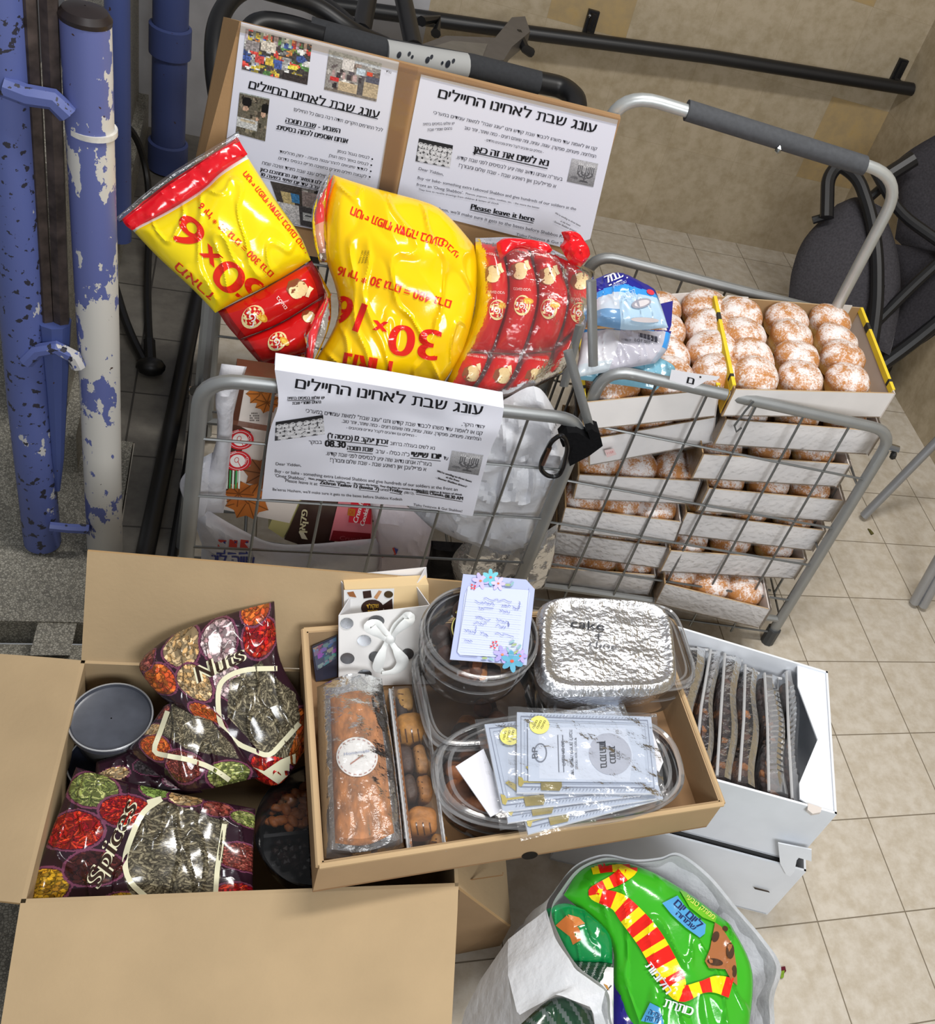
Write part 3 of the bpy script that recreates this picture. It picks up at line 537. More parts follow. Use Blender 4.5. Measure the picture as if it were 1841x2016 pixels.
# ------------------------------------------------------------------ stacked doughnut boxes
TOPS = [('R', (1447, 767), (1762, 775), .645, .645), ('R', (1430, 826), (1735, 850), .562, .562), ('R', (1385, 895), (1672, 915), .482, .482), ('R', (1395, 962), (1660, 986), .398, .398), ('R', (1352, 1010), (1622, 1045), .318, .318), ('R', (1320, 1085), (1585, 1102), .232, .232), ('R', (1310, 1150), (1515, 1200), .150, .150),
        ('L', (1150, 793), (1416, 767), .555, .618), ('L', (1160, 866), (1408, 822), .470, .540), ('L', (1140, 935), (1378, 948), .366, .392), ('L', (1114, 1000), (1340, 1028), .282, .302), ('L', (1097, 1048), (1312, 1078), .205, .225), ('L', (1077, 1118), (1290, 1133), .125, .140)]
DOUGH = bpy.data.materials.new('sugared_doughnut')
def dough():
    m = DOUGH; m.use_nodes = True; nt = m.node_tree; N = nt.nodes; L = nt.links; b = N['Principled BSDF']; b.inputs['Roughness'].default_value = .7; b.inputs['Subsurface Weight'].default_value = .05
    co = N.new('ShaderNodeTexCoord'); oi = N.new('ShaderNodeObjectInfo'); ad = N.new('ShaderNodeVectorMath'); ad.operation = 'MULTIPLY_ADD'; ad.inputs[1].default_value = (1, 1, 1); cx = N.new('ShaderNodeCombineXYZ'); ml = N.new('ShaderNodeMath'); ml.operation = 'MULTIPLY'; ml.inputs[1].default_value = 9; L.new(oi.outputs['Random'], ml.inputs[0]); L.new(ml.outputs[0], cx.inputs[0]); L.new(co.outputs['Object'], ad.inputs[0]); L.new(cx.outputs[0], ad.inputs[2])
    sp = N.new('ShaderNodeSeparateXYZ'); L.new(co.outputs['Object'], sp.inputs[0])
    r = N.new('ShaderNodeValToRGB'); e = r.color_ramp.elements; e[0].position = .0; e[0].color = (*lin((238, 214, 150)), 1); e[1].position = .62; e[1].color = (*lin((190, 128, 68)), 1); q = e.new(.36); q.color = (*lin((232, 196, 122)), 1); q = e.new(.48); q.color = (*lin((200, 140, 76)), 1)
    mz = N.new('ShaderNodeMapRange'); mz.inputs[1].default_value = 0; mz.inputs[2].default_value = .075; L.new(sp.outputs[2], mz.inputs[0]); L.new(mz.outputs[0], r.inputs[0])
    n1 = N.new('ShaderNodeTexNoise'); n1.inputs['Scale'].default_value = 260; n1.inputs['Detail'].default_value = 9; n1.inputs['Roughness'].default_value = .75; L.new(ad.outputs[0], n1.inputs['Vector'])
    n2 = N.new('ShaderNodeTexNoise'); n2.inputs['Scale'].default_value = 38; n2.inputs['Detail'].default_value = 3; L.new(ad.outputs[0], n2.inputs['Vector'])
    a = N.new('ShaderNodeMath'); a.operation = 'MULTIPLY_ADD'; a.inputs[1].default_value = .8; L.new(n2.outputs[0], a.inputs[0]); L.new(n1.outputs[0], a.inputs[2])
    z2 = N.new('ShaderNodeMath'); z2.operation = 'MULTIPLY_ADD'; z2.inputs[1].default_value = 3.2; L.new(sp.outputs[2], z2.inputs[0]); L.new(a.outputs[0], z2.inputs[2])
    mr = N.new('ShaderNodeMapRange'); mr.inputs[1].default_value = 1.02; mr.inputs[2].default_value = 1.22; L.new(z2.outputs[0], mr.inputs[0]); fm = N.new('ShaderNodeMath'); fm.operation = 'MULTIPLY'; fm.inputs[1].default_value = .93; L.new(mr.outputs[0], fm.inputs[0])
    mx = N.new('ShaderNodeMix'); mx.data_type = 'RGBA'; mx.inputs[7].default_value = (*lin((244, 240, 240)), 1); L.new(fm.outputs[0], mx.inputs[0]); L.new(r.outputs[0], mx.inputs[6]); L.new(mx.outputs[2], b.inputs['Base Color'])
    bp = N.new('ShaderNodeBump'); bp.inputs['Strength'].default_value = .3; bp.inputs['Distance'].default_value = .002; L.new(n1.outputs[0], bp.inputs['Height']); L.new(bp.outputs[0], b.inputs['Normal'])
dough()
def doughnut_mesh(seed):
    mb = MB(); n = 28; prof = [(.001, 0), (.026, .001), (.040, .010), (.0455, .022), (.0455, .031), (.0485, .042), (.0465, .055), (.037, .067), (.022, .0735), (.001, .075)]
    V = []; F = []; rnd = Vector((seed*3.1, seed*1.7, 0))
    for r, z in prof:
        for j in range(n):
            a = 2*math.pi*j/n; p = Vector((math.cos(a)*r, math.sin(a)*r, z)); d = 1+.07*noise.noise(p*22+rnd); V.append((p.x*d, p.y*d, p.z*(1+.05*noise.noise(p*15+rnd))))
    for i in range(len(prof)-1):
        for j in range(n): F.append((i*n+j, i*n+(j+1) % n, (i+1)*n+(j+1) % n, (i+1)*n+j))
    mb.add(V, F, (210, 150, 80), DOUGH); return mb
DM = []
for s_ in range(4):
    o = doughnut_mesh(s_).build('doughnut', origin=(0, 0, 0), smooth=80); DM.append(o.data); bpy.data.objects.remove(o)
def doughnut(M, x, y, z, label, group, s=1.0):
    o = bpy.data.objects.new('doughnut', DM[random.randrange(4)]); COL.objects.link(o); w = M @ Vector((x, y, z)); o.location = w
    R = M.to_3x3().to_quaternion() @ Matrix.Rotation(random.uniform(-.12, .12), 3, 'X').to_quaternion() @ Matrix.Rotation(random.uniform(-.12, .12), 3, 'Y').to_quaternion() @ Matrix.Rotation(random.random()*6.28, 3, 'Z').to_quaternion()
    o.rotation_mode = 'QUATERNION'; o.rotation_quaternion = R; o.scale = (s, s, s*random.uniform(.92, 1.05)); return tag(o, label, 'doughnut', group)
BW, BD, BH = .385, .315, .066
ordn = {'R': ['topmost', 'second', 'third', 'fourth', 'fifth', 'sixth', 'lowest'], 'L': ['topmost', 'second', 'third', 'fourth', 'fifth', 'lowest']}
cnt = {'R': 0, 'L': 0}
def box_frame(a, b):
    x = (b-a).normalized(); y = Vector((.155, .988, 0)); z = x.cross(y).normalized(); return Matrix(((x.x, y.x, z.x, a.x), (x.y, y.y, z.y, a.y), (x.z, y.z, z.z, a.z), (0, 0, 0, 1)))
BOXES = {}
for side, a, b, za, zb in TOPS:
    A, B_ = H(*a, za), H(*b, zb); w = (B_-A).length; M = box_frame(A, B_) @ Matrix.Translation((0, 0, -BH)); k = cnt[side]; cnt[side] += 1
    top = k == 0; sd = 'right' if side == 'R' else 'left'; D = BD if side == 'R' else .33
    BOXES[(side, k)] = (M, w)
    L_ = 'white doughnut box %s in the %s stack%s' % (ordn[side][k], sd, ', yellow rim showing' if top else '')
    r = thing('doughnut_box', L_, 'box', M @ Vector((w/2, D/2, 0)), 'white doughnut boxes in the right cart')
    WB_ = (236, 233, 232); KR = (168, 138, 100); YE = (236, 206, 60)
    def panel(nm, pts, t, col, edge=None, parent=None):
        m = MB(); slab(m, [M @ Vector(p) for p in pts], t, col, WCARD, edge); return m.build(nm, parent or r)
    panel('bottom', [(0, 0, .003), (w, 0, .003), (w, D, .003), (0, D, .003)], .003, KR)
    panel('front_wall', [(0, 0, 0), (w, 0, 0), (w, 0, BH), (0, 0, BH)], .003, WB_, (186, 160, 126))
    panel('back_wall', [(0, D, 0), (0, D, BH), (w, D, BH), (w, D, 0)], .003, KR, (190, 165, 130))
    for xx, nm in ((0, 'side_wall'), (w, 'side_wall')):
        m = MB(); slab(m, [M @ Vector(p) for p in ((xx-.0015, 0, 0), (xx-.0015, D, 0), (xx-.0015, D, BH), (xx-.0015, 0, BH))], -.003, (205, 196, 190) if xx else KR, WCARD)
        o = m.build(nm, r)
        if top:
            m = MB(); x0_ = xx-.004; ys = [0, .02, .13, .155, .175, .285, D] if False else [.012, D*.12, D*.15, D*.72, D*.8, D*.99]
            for q in range(5): hexa(m, [M @ Vector(p) for p in ((x0_, ys[q], BH-.012), (x0_+.008, ys[q], BH-.012), (x0_+.008, ys[q+1], BH-.012), (x0_, ys[q+1], BH-.012), (x0_, ys[q], BH+.002), (x0_+.008, ys[q], BH+.002), (x0_+.008, ys[q+1], BH+.002), (x0_, ys[q+1], BH+.002))], YE if q % 2 == 0 else (60, 58, 52), WCARD)
            tag(m.build('yellow_rim', o), 'yellow and black printed rim')
    if top:
        for xx in ((.05, .33) if side == 'R' else (.21,)):
            m = MB(); slab(m, [M @ Vector(p) for p in ((xx-.025, D-.004, BH*.3), (xx-.035, D-.004, BH*.8), (xx-.022, D-.004, BH+.006), (xx+.03, D-.004, BH+.006), (xx+.03, D-.004, BH*.3))], .002, (225, 222, 218), WCARD); m.build('inner_flap', r)
        if side == 'R':
            m = MB(); slab(m, [M @ Vector(p) for p in ((-.0055, .004, .004), (-.0055, .004, BH-.012), (-.0055, D*.97, BH-.012), (-.0055, D*.97, .004))], .001, (206, 158, 40), WCARD); tag(m.build('printed_panel', r), 'yellow printed outer side')
    if side == 'L' and k == 1:
        m = MB(); sk = skin_plane(A-Vector((0, .002, 0))+Vector((0, -.002, 0)), M.to_3x3() @ Vector((0, -1, 0)), .001); poly(m, sk, [(1190, 886), (1208, 882), (1214, 894), (1195, 900)], (228, 200, 200)); text(m, sk, '1159', (1196, 894), (1208, 891), 4, (200, 90, 90)); m.build('price_sticker', r)
    # cling wrap round the whole box
    m = MB(); e = .004; c8 = [(-e, -e, -e), (w+e, -e, -e), (w+e, D+e, -e), (-e, D+e, -e)]
    if not top:
        q = [M @ Vector((x, y, z)) for z in (-.001, BH+.004) for x, y in ((-e, -e), (w+e, -e), (w+e, D+e), (-e, D+e))]; m.add(q, [(0, 1, 5, 4), (1, 2, 6, 5), (3, 0, 4, 7)], (255, 255, 255), WRAP); m.build('cling_wrap', r)
    # the doughnuts
    rows = ['front row', 'second row', 'third row', 'back row']; cols = ['left', 'middle', 'right']
    if top and side == 'R':
        for j in range(4):
            for i in range(3): doughnut(M, .062+i*.118+(.006 if j % 2 else 0), .062+j*.070, .006, 'sugared doughnut, %s, %s of three, in the right top box' % (rows[j], cols[i]), 'doughnuts in the right top box', 1.0)
    elif top:
        for j in range(4):
            for i in range(3):
                if i == 0 and j > 1: continue
                doughnut(M, .055+i*.107, .064+j*.076, .006, 'sugared doughnut, %s, %s of three, in the left top box' % (rows[j], cols[i]), 'doughnuts in the left top box', 1.1)
    else:
        for i in range(3): doughnut(M, w*(.17+i*.33), .062, .003, 'sugared doughnut at front, %s of three, in %s box of the %s stack' % (cols[i], ordn[side][k], sd), 'doughnuts in the lower boxes', .95)
# ------------------------------------------------------------------ blue and silver food pouches on the left doughnut box
M0, w0 = BOXES[('L', 0)]; ux = M0.to_3x3() @ Vector((1, 0, 0)); 
NB, LB, SV = (36, 38, 140), (60, 150, 226), (186, 200, 214)
def pouch(outline, z, label, colfn, bulge, paint, n=(-.25, -.45, .86)):
    p0 = H(1230, 640, z); m = MB(); nn = Vector(n).normalized()
    pillow(m, outline, lambda x, y: on_plane(x, y, p0, nn), nn, bulge, 60, 44, colfn, FILM, .007, 20, edge=.45); s = skin_mesh(m)
    if paint: paint(m, s)
    return tag(m.build('food_pouch'), label, 'pouch', 'blue food pouches')
def c1(u, v): return SV if v > .25 else (120, 190, 214)
pouch((V2((1205, 700), (1300, 704)), V2((1300, 704), (1330, 728), (1292, 768)), V2((1122, 745), (1200, 755), (1292, 768)), V2((1205, 700), (1150, 720), (1122, 745))), .650, 'pale blue pouch end sticking out below the other pouches', lambda u, v: (124, 178, 200) if u > .1 else (200, 210, 215), .012, None)
def c2(u, v):
    if v < .10: return LB if u < .8 else NB
    if u > .93: return LB if v < .55 else (170, 180, 196)
    if u > .42: return (190, 188, 200)
    return (205, 205, 212) if v < .8 else (196, 206, 214)
def p2(m, s):
    for k in range(16): poly(m, s, [(1258+k*2.4, 655+k*.5), (1258+k*2.4+(1.6 if k % 3 else .8), 655+k*.5), (1258+k*2.4+(1.6 if k % 3 else .8), 663+k*.8), (1258+k*2.4, 663+k*.8)], (40, 40, 60))
    text(m, s, '11:98617', (1224, 670), (1242, 673), 4, (90, 90, 100)); text(m, s, 'LOT 502', (1250, 672), (1280, 677), 5, (90, 90, 100))
pouch((V2((1148, 648), (1240, 650), (1322, 652)), V2((1322, 652), (1312, 690), (1290, 715)), V2((1132, 742), (1160, 738), (1290, 712)), V2((1148, 648), (1140, 700), (1132, 742))), .665, 'silver pouch with a barcode lying under the dark blue one', c2, .025, p2)
def c3(u, v):
    if v < .40-.16*u: return NB
    if v < .52-.12*u+.0: return LB
    return (176, 204, 226) if u > .35 else ((196, 206, 218) if v < .75 else (110, 150, 190))
def p3(m, s):
    text(m, s, 'תנמל', (1194, 558), (1234, 542), 15, (240, 242, 250), bold=.8); underline(m, s, (1199, 562), (1236, 546), 2.5, (235, 238, 250)); text(m, s, 'טונה סטייק', (1208, 566), (1234, 556), 5, (200, 205, 235))
    text(m, s, 'קרפ סול', (1222, 588), (1252, 576), 8, (190, 215, 245)); text(m, s, 'לאפייה', (1232, 594), (1254, 582), 6, (190, 215, 245))
    poly(m, s, ell(1281, 575, 8, 5, 25, 16), (214, 60, 80)); poly(m, s, ell(1263, 597, 20, 9, -14, 24), (150, 150, 162)); poly(m, s, ell(1264, 597, 15, 6, -14, 20), (208, 202, 204)); poly(m, s, ell(1270, 630, 28, 5, 3, 20), (196, 188, 190))
pouch((V2((1164, 552), (1217, 540), (1290, 571)), V2((1290, 571), (1300, 600), (1316, 645)), V2((1170, 640), (1240, 650), (1316, 645)), V2((1164, 552), (1166, 600), (1170, 640))), .70, 'dark blue topped pouch leaning on the doughnuts beside the red snacks', c3, .03, p3)
m = MB(); s_ = [H(x, y, .668) for x, y in ((1316, 656), (1312, 640), (1292, 600), (1325, 592), (1322, 640))]; slab(m, list(reversed(s_)), .002, NB, FILM); tag(m.build('pouch_seal'), 'dark blue pouch corner poking out towards the doughnuts', 'pouch')
# ------------------------------------------------------------------ strap hook with snap hook
t = thing('strap_hook', 'black strap clamp with a snap hook where the two carts meet', 'hook', on_plane(1150, 870, (0, -.97, 0), (0, 1, 0)))
def hk(x, y, o=0.0): return on_plane(x, y, (0, -.965-o, 0), (0, 1, 0))
m = MB(); slab(m, [hk(*p) for p in reversed([(1103, 868), (1118, 852), (1138, 852), (1162, 866), (1156, 848), (1166, 845), (1172, 850), (1181, 853), (1187, 878), (1160, 898), (1122, 918), (1120, 906), (1128, 880), (1108, 880)])], .03, (20, 20, 22), FABRIC); m.build('strap', t)
q = [hk(*p, .012) for p in ((1104, 856), (1086, 868), (1066, 908), (1064, 924), (1078, 938), (1100, 938), (1110, 920), (1118, 880), (1112, 862))]
m = MB(); tube(m, fillet(q, .012, 4, True), .0042, (18, 18, 20), GLOSSP, 8, True); sh = m.build('snap_hook', t)
m = MB(); tube(m, [hk(1082, 880, .013), hk(1068, 914, .013)], .0046, (170, 140, 130), CHROME, 8); tag(m.build('gate', sh), 'pinkish metal gate')
# ------------------------------------------------------------------ poster carton standing in the left cart
PY = -.52
def pp_(x, y, o=0.0): return on_plane(x, y, (0, PY-o, 0), (0, 1, 0))
KRAFT = (176, 140, 100)
tl, tr, br, bl = pp_(472, 42), pp_(1222, 234), pp_(1142, 503), pp_(398, 470)
m = MB(); z0 = min(bl.z, br.z); fr = [Vector((bl.x-.03, PY, z0)), Vector((br.x, PY, z0)), tr, tl]
bk = [on_plane(360, 470, (0, PY+.05, 0), (0, 1, 0)), Vector((br.x, PY+.05, z0)), on_plane(1221, 226, (0, PY+.05, 0), (0, 1, 0)), on_plane(440, 33, (0, PY+.05, 0), (0, 1, 0))]; bk[0].z = z0
m.add(fr+bk, [(0, 1, 2, 3), (7, 6, 5, 4), (4, 5, 1, 0), (5, 6, 2, 1), (6, 7, 3, 2), (7, 4, 0, 3)], KRAFT, CARD); root = m.build('poster_carton', None, smooth=0); tag(root, 'flat brown carton with two printed notices standing in the left cart', 'carton')
sk = skin_plane((0, PY-.0004, 0), (0, 1, 0)); s1 = skin_plane((0, PY-.0009, 0), (0, 1, 0)); s2 = skin_plane((0, PY-.0016, 0), (0, 1, 0)); s3 = skin_plane((0, PY-.0022, 0), (0, 1, 0))
TAPE = clear('packing_tape', (.93, .86, .74), body=.04, rough=.1, bump=(40, .25))
m = MB(); poly(m, s3, [(786, 122), (824, 132), (770, 420), (738, 400)], (255, 255, 255), TAPE); poly(m, s3, [(470, 44), (1222, 228), (1220, 246), (468, 62)], (255, 255, 255), TAPE); m.build('packing_tape', root)
PW = (224, 225, 238)
def shop_photo(w, h, seed, base, pals, n):
    r = np.random.default_rng(seed); c = Canvas(w, h, base)
    for _ in range(n):
        x, y = r.random(), r.random(); p = pals[r.integers(len(pals))]; c.ellipse(x, y, .03+.05*r.random(), .03+.06*r.random(), np.array(p)*(.6+.6*r.random()), r.random()*3)
    return c, r
# left notice
m = MB(); poly(m, s1, [(475, 43), (786, 122), (738, 420), (716, 470), (560, 440), (430, 400)], PW, PAPER); left = m.build('notice'); tag(left, 'left notice with photographs of snacks and stacked boxes on the poster carton', 'notice')
bright = [(230, 60, 50), (240, 210, 60), (60, 90, 180), (230, 230, 225), (190, 190, 190), (90, 150, 70), (240, 140, 60), (60, 50, 50)]
c, r = shop_photo(44, 28, 3, (52, 46, 44), bright, 150)
for i in range(9): c.rect(i*.11, 0, i*.11+.05, .16+.1*r.random(), (150+60*r.random(), 150+50*r.random(), 150+40*r.random()))
c.rect(.02, .25, .22, .5, (150, 140, 140)); c.rect(.24, .18, .48, .42, (226, 214, 196)); c.rect(.18, .56, .32, .76, (206, 60, 54)); c.rect(.34, .56, .46, .76, (232, 196, 60)); c.rect(.48, .58, .58, .8, (52, 78, 160)); c.rect(.62, .82, 1, 1, (34, 26, 26)); c.a = c.a*.8+34; c.grain(.2, r)
m = MB(); picture(m, s2, [(484, 56), (614, 88), (605, 167), (476, 136)], c); tag(m.build('photograph', left), 'colour photograph of snack bags')
c, r = shop_photo(36, 30, 5, (150, 146, 142), [(90, 84, 90), (200, 196, 190), (120, 110, 110), (170, 150, 140)], 50)
c.rect(0, 0, 1, .16, (196, 200, 204)); c.rect(.28, .1, .5, .4, (216, 210, 206)); c.rect(.55, .26, .72, .44, (200, 214, 226)); c.rect(.74, .3, .86, .46, (214, 84, 60)); c.rect(.08, .62, .24, .72, (204, 60, 60)); c.rect(.24, .7, .62, .95, (196, 176, 146)); c.rect(.7, .56, 1, .92, (186, 168, 140)); c.rect(.62, .5, .72, .95, (96, 92, 94)); c.rect(.74, .4, 1, .56, (92, 92, 106)); c.rect(0, .93, 1, 1, (128, 120, 112))
for q in range(6): c.rect(.1+.1*q, .48+.02*(q % 2), .17+.1*q, .64, (74, 66, 70) if q % 2 else (186, 160, 158))
c.grain(.12, r); m = MB(); picture(m, s2, [(648, 97), (752, 125), (741, 200), (638, 176)], c); tag(m.build('photograph', left), 'photograph of stacked boxes')
c, r = shop_photo(26, 34, 9, (104, 98, 84), [(88, 84, 66), (120, 112, 92), (140, 128, 110), (70, 64, 54)], 60)
c.ellipse(.28, .2, .16, .12, (22, 20, 20)); c.ellipse(.9, .26, .14, .13, (22, 20, 20)); c.ellipse(.24, .36, .1, .06, (196, 160, 136)); c.ellipse(.84, .4, .08, .06, (196, 160, 136)); c.ellipse(.66, .54, .06, .04, (196, 160, 136)); c.rect(.0, .6, .7, .82, (200, 200, 196)); c.rect(.1, .62, .6, .68, (190, 176, 150)); c.rect(0, 0, 1, .03, (150, 156, 150)); c.grain(.15, r)
m = MB(); picture(m, s2, [(472, 181), (531, 194), (522, 278), (464, 262)], c); tag(m.build('photograph', left), 'photograph of two people seen from behind')
c, r = shop_photo(40, 34, 11, (120, 116, 112), [(60, 56, 56), (160, 150, 146), (200, 196, 190)], 60); c.rect(0, .0, .5, .5, (70, 64, 60)); c.rect(.12, .2, .34, .5, (190, 170, 120)); c.rect(.3, .22, .44, .44, (70, 130, 180)); c.rect(.5, .1, 1, .46, (150, 136, 132)); c.rect(0, .5, .42, 1, (206, 204, 204)); c.rect(.42, .5, 1, 1, (74, 72, 74)); c.rect(.5, .66, .98, .84, (196, 198, 198)); c.rect(.56, .7, .9, .75, (50, 54, 60)); c.grain(.15, r)
m = MB(); picture(m, s2, [(532, 356), (656, 382), (634, 452), (560, 436)], c); tag(m.build('photograph', left), 'photograph of a van and tables')
m = MB()
def T(skin, st, p0, p1, h, **k): text(m, skin, st, p0, p1, h, **k)
T(s2, 'עונג שבת לאחינו החיילים', (489, 173), (745, 233), 15, bold=.5); underline(m, s2, (489, 173), (744, 234), 1.6)
T(s2, 'לכל התורמים היקרים: תודה רבה בשם כל החיילים!', (578, 218), (753, 259), 6)
T(s2, 'השבוע - שבת חנוכה', (562, 240), (669, 262), 9, bold=.5); underline(m, s2, (562, 242), (620, 254), 1.2); T(s2, 'אנחנו אוספים לכמה בסיסים:', (544, 254), (684, 282), 9, bold=.5)
for st, a, b in (('לבסיס בגבול בצפון', (664, 299), (727, 313)), ('לבסיס באזור רמת הגולן', (647, 308), (725, 326)), ('לגדוד שיוצאים להתרעננות מעזה - יחוק מהלימוד', (550, 300), (723, 337)), ('לקבוצת חיילים מחרים בחשיבה מריים בבסיס בדרום', (548, 313), (721, 350))): T(s2, st, a, b, 5)
for a in ((733, 313), (731, 325), (730, 337), (728, 348)): poly(m, s2, ell(*a, 1.8, 1.8, 0, 8), (30, 30, 34))
T(s2, 'הבא לחיילים עונג שבת מיוחד ושיבה שמח', (516, 323), (668, 356), 6); T(s2, 'לחיילים שלנו והשאר את תרומתכם כאן', (512, 336), (672, 372), 6.5, bold=.4); T(s2, 'שבת ערב עד יום שישי בשעה 10', (514, 346), (652, 378), 6, bold=.4); underline(m, s2, (514, 348), (652, 380), .9); T(s2, 'בס"ד', (760, 142), (770, 145), 4)
m.build('printed_text', left)
# right notice
m = MB(); poly(m, s1, [(829, 146), (1217, 236), (1162, 470), (1112, 488), (800, 410), (782, 384)], PW, PAPER); right = m.build('notice'); tag(right, 'right notice in Hebrew and English on the poster carton', 'notice')
def rolls(seed):
    r = np.random.default_rng(seed); c = Canvas(34, 26, (70, 70, 74)); c.rect(0, 0, 1, .14, (40, 40, 44))
    for row in range(4):
        n = 7-row
        for i in range(n):
            x = (i+.5+.2*(row % 2))/n; y = .26+.2*row; rr = .5/n; c.ellipse(x, y, rr, .10+.015*row, (196, 196, 200)); c.ellipse(x, y+.04, rr*.8, .07, (216, 216, 220)); c.ellipse(x, y-.05, rr*.2, .03, (50, 50, 54))
    c.grain(.06, r); return c
def lamp_photo(seed):
    r = np.random.default_rng(seed); c = Canvas(30, 28, (170, 170, 174)); c.a *= (1.1-.35*c.Y[..., None])
    for i in range(9): c.rect(.3+.07*i, .2, .325+.07*i, .52, (226, 226, 228)); c.rect(.3+.07*i, .34, .33+.07*i, .54, (84, 84, 88))
    for k in range(4): c.ellipse(.6, .54, .3-.07*k, .2-.045*k, (96+12*(k % 2)*5, 96, 100)) if k % 2 == 0 else c.ellipse(.6, .52, .3-.07*k, .19-.045*k, (160, 160, 164))
    c.rect(.3, .3, .95, .48, (168, 168, 172))
    for i in range(9): c.rect(.31+.07*i, .18, .34+.07*i, .5, (92, 92, 96)); c.rect(.31+.07*i, .1, .34+.07*i, .2, (214, 214, 216))
    c.rect(.57, .5, .63, .84, (96, 96, 100)); c.ellipse(.6, .86, .16, .05, (84, 84, 88)); c.ellipse(.24, .78, .14, .06, (110, 110, 114)); c.grain(.08, r); return c
m = MB(); picture(m, s2, [(825, 272), (892, 286), (886, 330), (818, 317)], rolls(4)); tag(m.build('photograph', right), 'grey photograph of rolls')
m = MB(); picture(m, s2, [(1126, 311), (1178, 322), (1168, 368), (1116, 357)], lamp_photo(6)); tag(m.build('photograph', right), 'grey photograph of a candle holder')
m = MB(); G = (60, 60, 70)
T(s2, 'עונג שבת לאחינו החיילים', (862, 192), (1172, 262), 18, bold=.6)
for st, a, b, h in (('קנו או לאפות עוד משהו לכבוד שבת קודש ותנו "עונג שבת" למאות עומדים במערכי', (853, 224), (1175, 296), 6), ('המלחמה. פיצוחים, פופקורן, עוגות, עוגיות, ומה שאתם רוצים - כמה שיותר, יותר טוב', (914, 254), (1173, 311), 6), ('- החיילים גם אוהבים לקבל ציורים ומכתבים מילדים -', (954, 277), (1070, 302), 4.5), ('בעזר"ה אנחנו נדאג שזה יגיע לבסיסים לפני שבת קודש.', (898, 312), (1107, 356), 6.5), ('א פריילעכן און רואיגע שבת - שבת שלום ומבורך!', (903, 328), (1094, 370), 6.5), ('יש שלוש בסיסים בחזית', (833, 247), (895, 245), 5), ('נהגים שומרי שבת', (842, 258), (890, 255), 5)): T(s2, st, a, b, h, col=G)
T(s2, 'נא לשים את זה כאן', (932, 299), (1079, 327), 12, bold=.8); underline(m, s2, (931, 300), (1078, 332), 1.8)
for st, a, b, h in (('Dear Yidden,', (824, 334), (873, 346), 6), ('Buy -or bake- something extra Lekovod Shabbos and give hundreds of our soldiers at the', (822, 352), (1134, 414), 6), ("front an 'Oneg Shabbos'.", (820, 365), (912, 382), 6), ('Peanuts, popcorn, cakes, cookies, etc. - the more the better', (917, 382), (1062, 411), 3.8), ('They love to receive drawings from children & letters of chizuk', (824, 374), (982, 403), 3.8), ("Be'ezras Hashem, we'll make sure it gets to the bases before Shabbos Kodesh.", (812, 402), (1134, 474), 6.5), ("Tizku l'mitzvos & Gut Shabbos!", (1016, 463), (1136, 488), 5.5)): T(s2, st, a, b, h, col=G, hscale=.74)
T(s2, 'Please leave it here', (927, 411), (1051, 436), 11, bold=.7, hscale=.74); underline(m, s2, (926, 413), (1050, 439), 1.5)
for st, a, b in (("We're sending to three bases", (1092, 420), (1142, 446)), ('at the front', (1103, 436), (1122, 445)), ('- Shomer Shabbos drivers!', (1088, 436), (1133, 457))): T(s2, st, a, b, 3.8, shear=.25, hscale=.74)
m.build('printed_text', right)
# ------------------------------------------------------------------ yellow and red snack multipacks
YEL, RED, RDK = (248, 222, 18), (226, 30, 24), (170, 22, 22)
bn = Vector((-.05, -.78, .62)).normalized(); bp0 = Vector((0, -.87, .56))
def bagp(x, y): return on_plane(x, y, bp0, bn)
SHR = clear('shrink_film', body=.03, rough=.1, bump=(45, .8))
def nut(m, s, x, y, k, a=0.0):
    c, n = math.cos(a), math.sin(a)
    def q(dx, dy): return (x+k*(dx*c-dy*n), y+k*(dx*n+dy*c))
    poly(m, s, [q(*p) for p in ((-22, 4), (-16, -14), (0, -22), (14, -18), (6, 0), (0, 20), (-12, 18))], (136, 74, 44), FILM, 9)
    for i, (dx, dy) in enumerate(((4, 10), (8, 4), (10, -4), (9, -12))): poly(m, s, [q(dx+14*math.cos(t)-2*i*.5, dy+9*math.sin(t)) for t in [j*.52 for j in range(12)]], (244-6*i, 222-8*i, 168-8*i), FILM, 9)
    poly(m, s, [q(*p) for p in ((12, -24), (22, -28), (24, -18), (30, -8), (24, -4), (18, -14))], (244, 226, 176), FILM, 9)
def logo(m, s, x, y, k, a=0.0):
    c, n = math.cos(a), math.sin(a)
    def q(dx, dy): return (x+k*(dx*c-dy*n), y+k*(dx*n+dy*c))
    poly(m, s, [q(24*math.cos(t), 30*math.sin(t)) for t in [j*.31 for j in range(20)]], (240, 222, 160), FILM, 9); poly(m, s, [q(-2+21*math.cos(t), -1+24*math.sin(t)) for t in [j*.31 for j in range(20)]], (206, 26, 24), FILM, 9)
    poly(m, s, [q(15+16*math.cos(t), -14+9*math.sin(t)) for t in [j*.42 for j in range(15)]], (232, 170, 50), FILM, 9); poly(m, s, [q(15+10*math.cos(t), -13+5*math.sin(t)) for t in [j*.42 for j in range(15)]], (250, 214, 90), FILM, 9)
    P = [q(-2+r*math.cos(t), 2+r*math.sin(t)) for t, r in [(j*.45, 2+j*.5) for j in range(17)]]; stroke(m, s, P, 3*k, (248, 246, 246), FILM); stroke(m, s, [q(-14, -8), q(-16, 4)], 4*k, (248, 246, 246), FILM); stroke(m, s, [q(10, 8), q(14, 16), q(10, 20)], 3.5*k, (248, 246, 246), FILM)
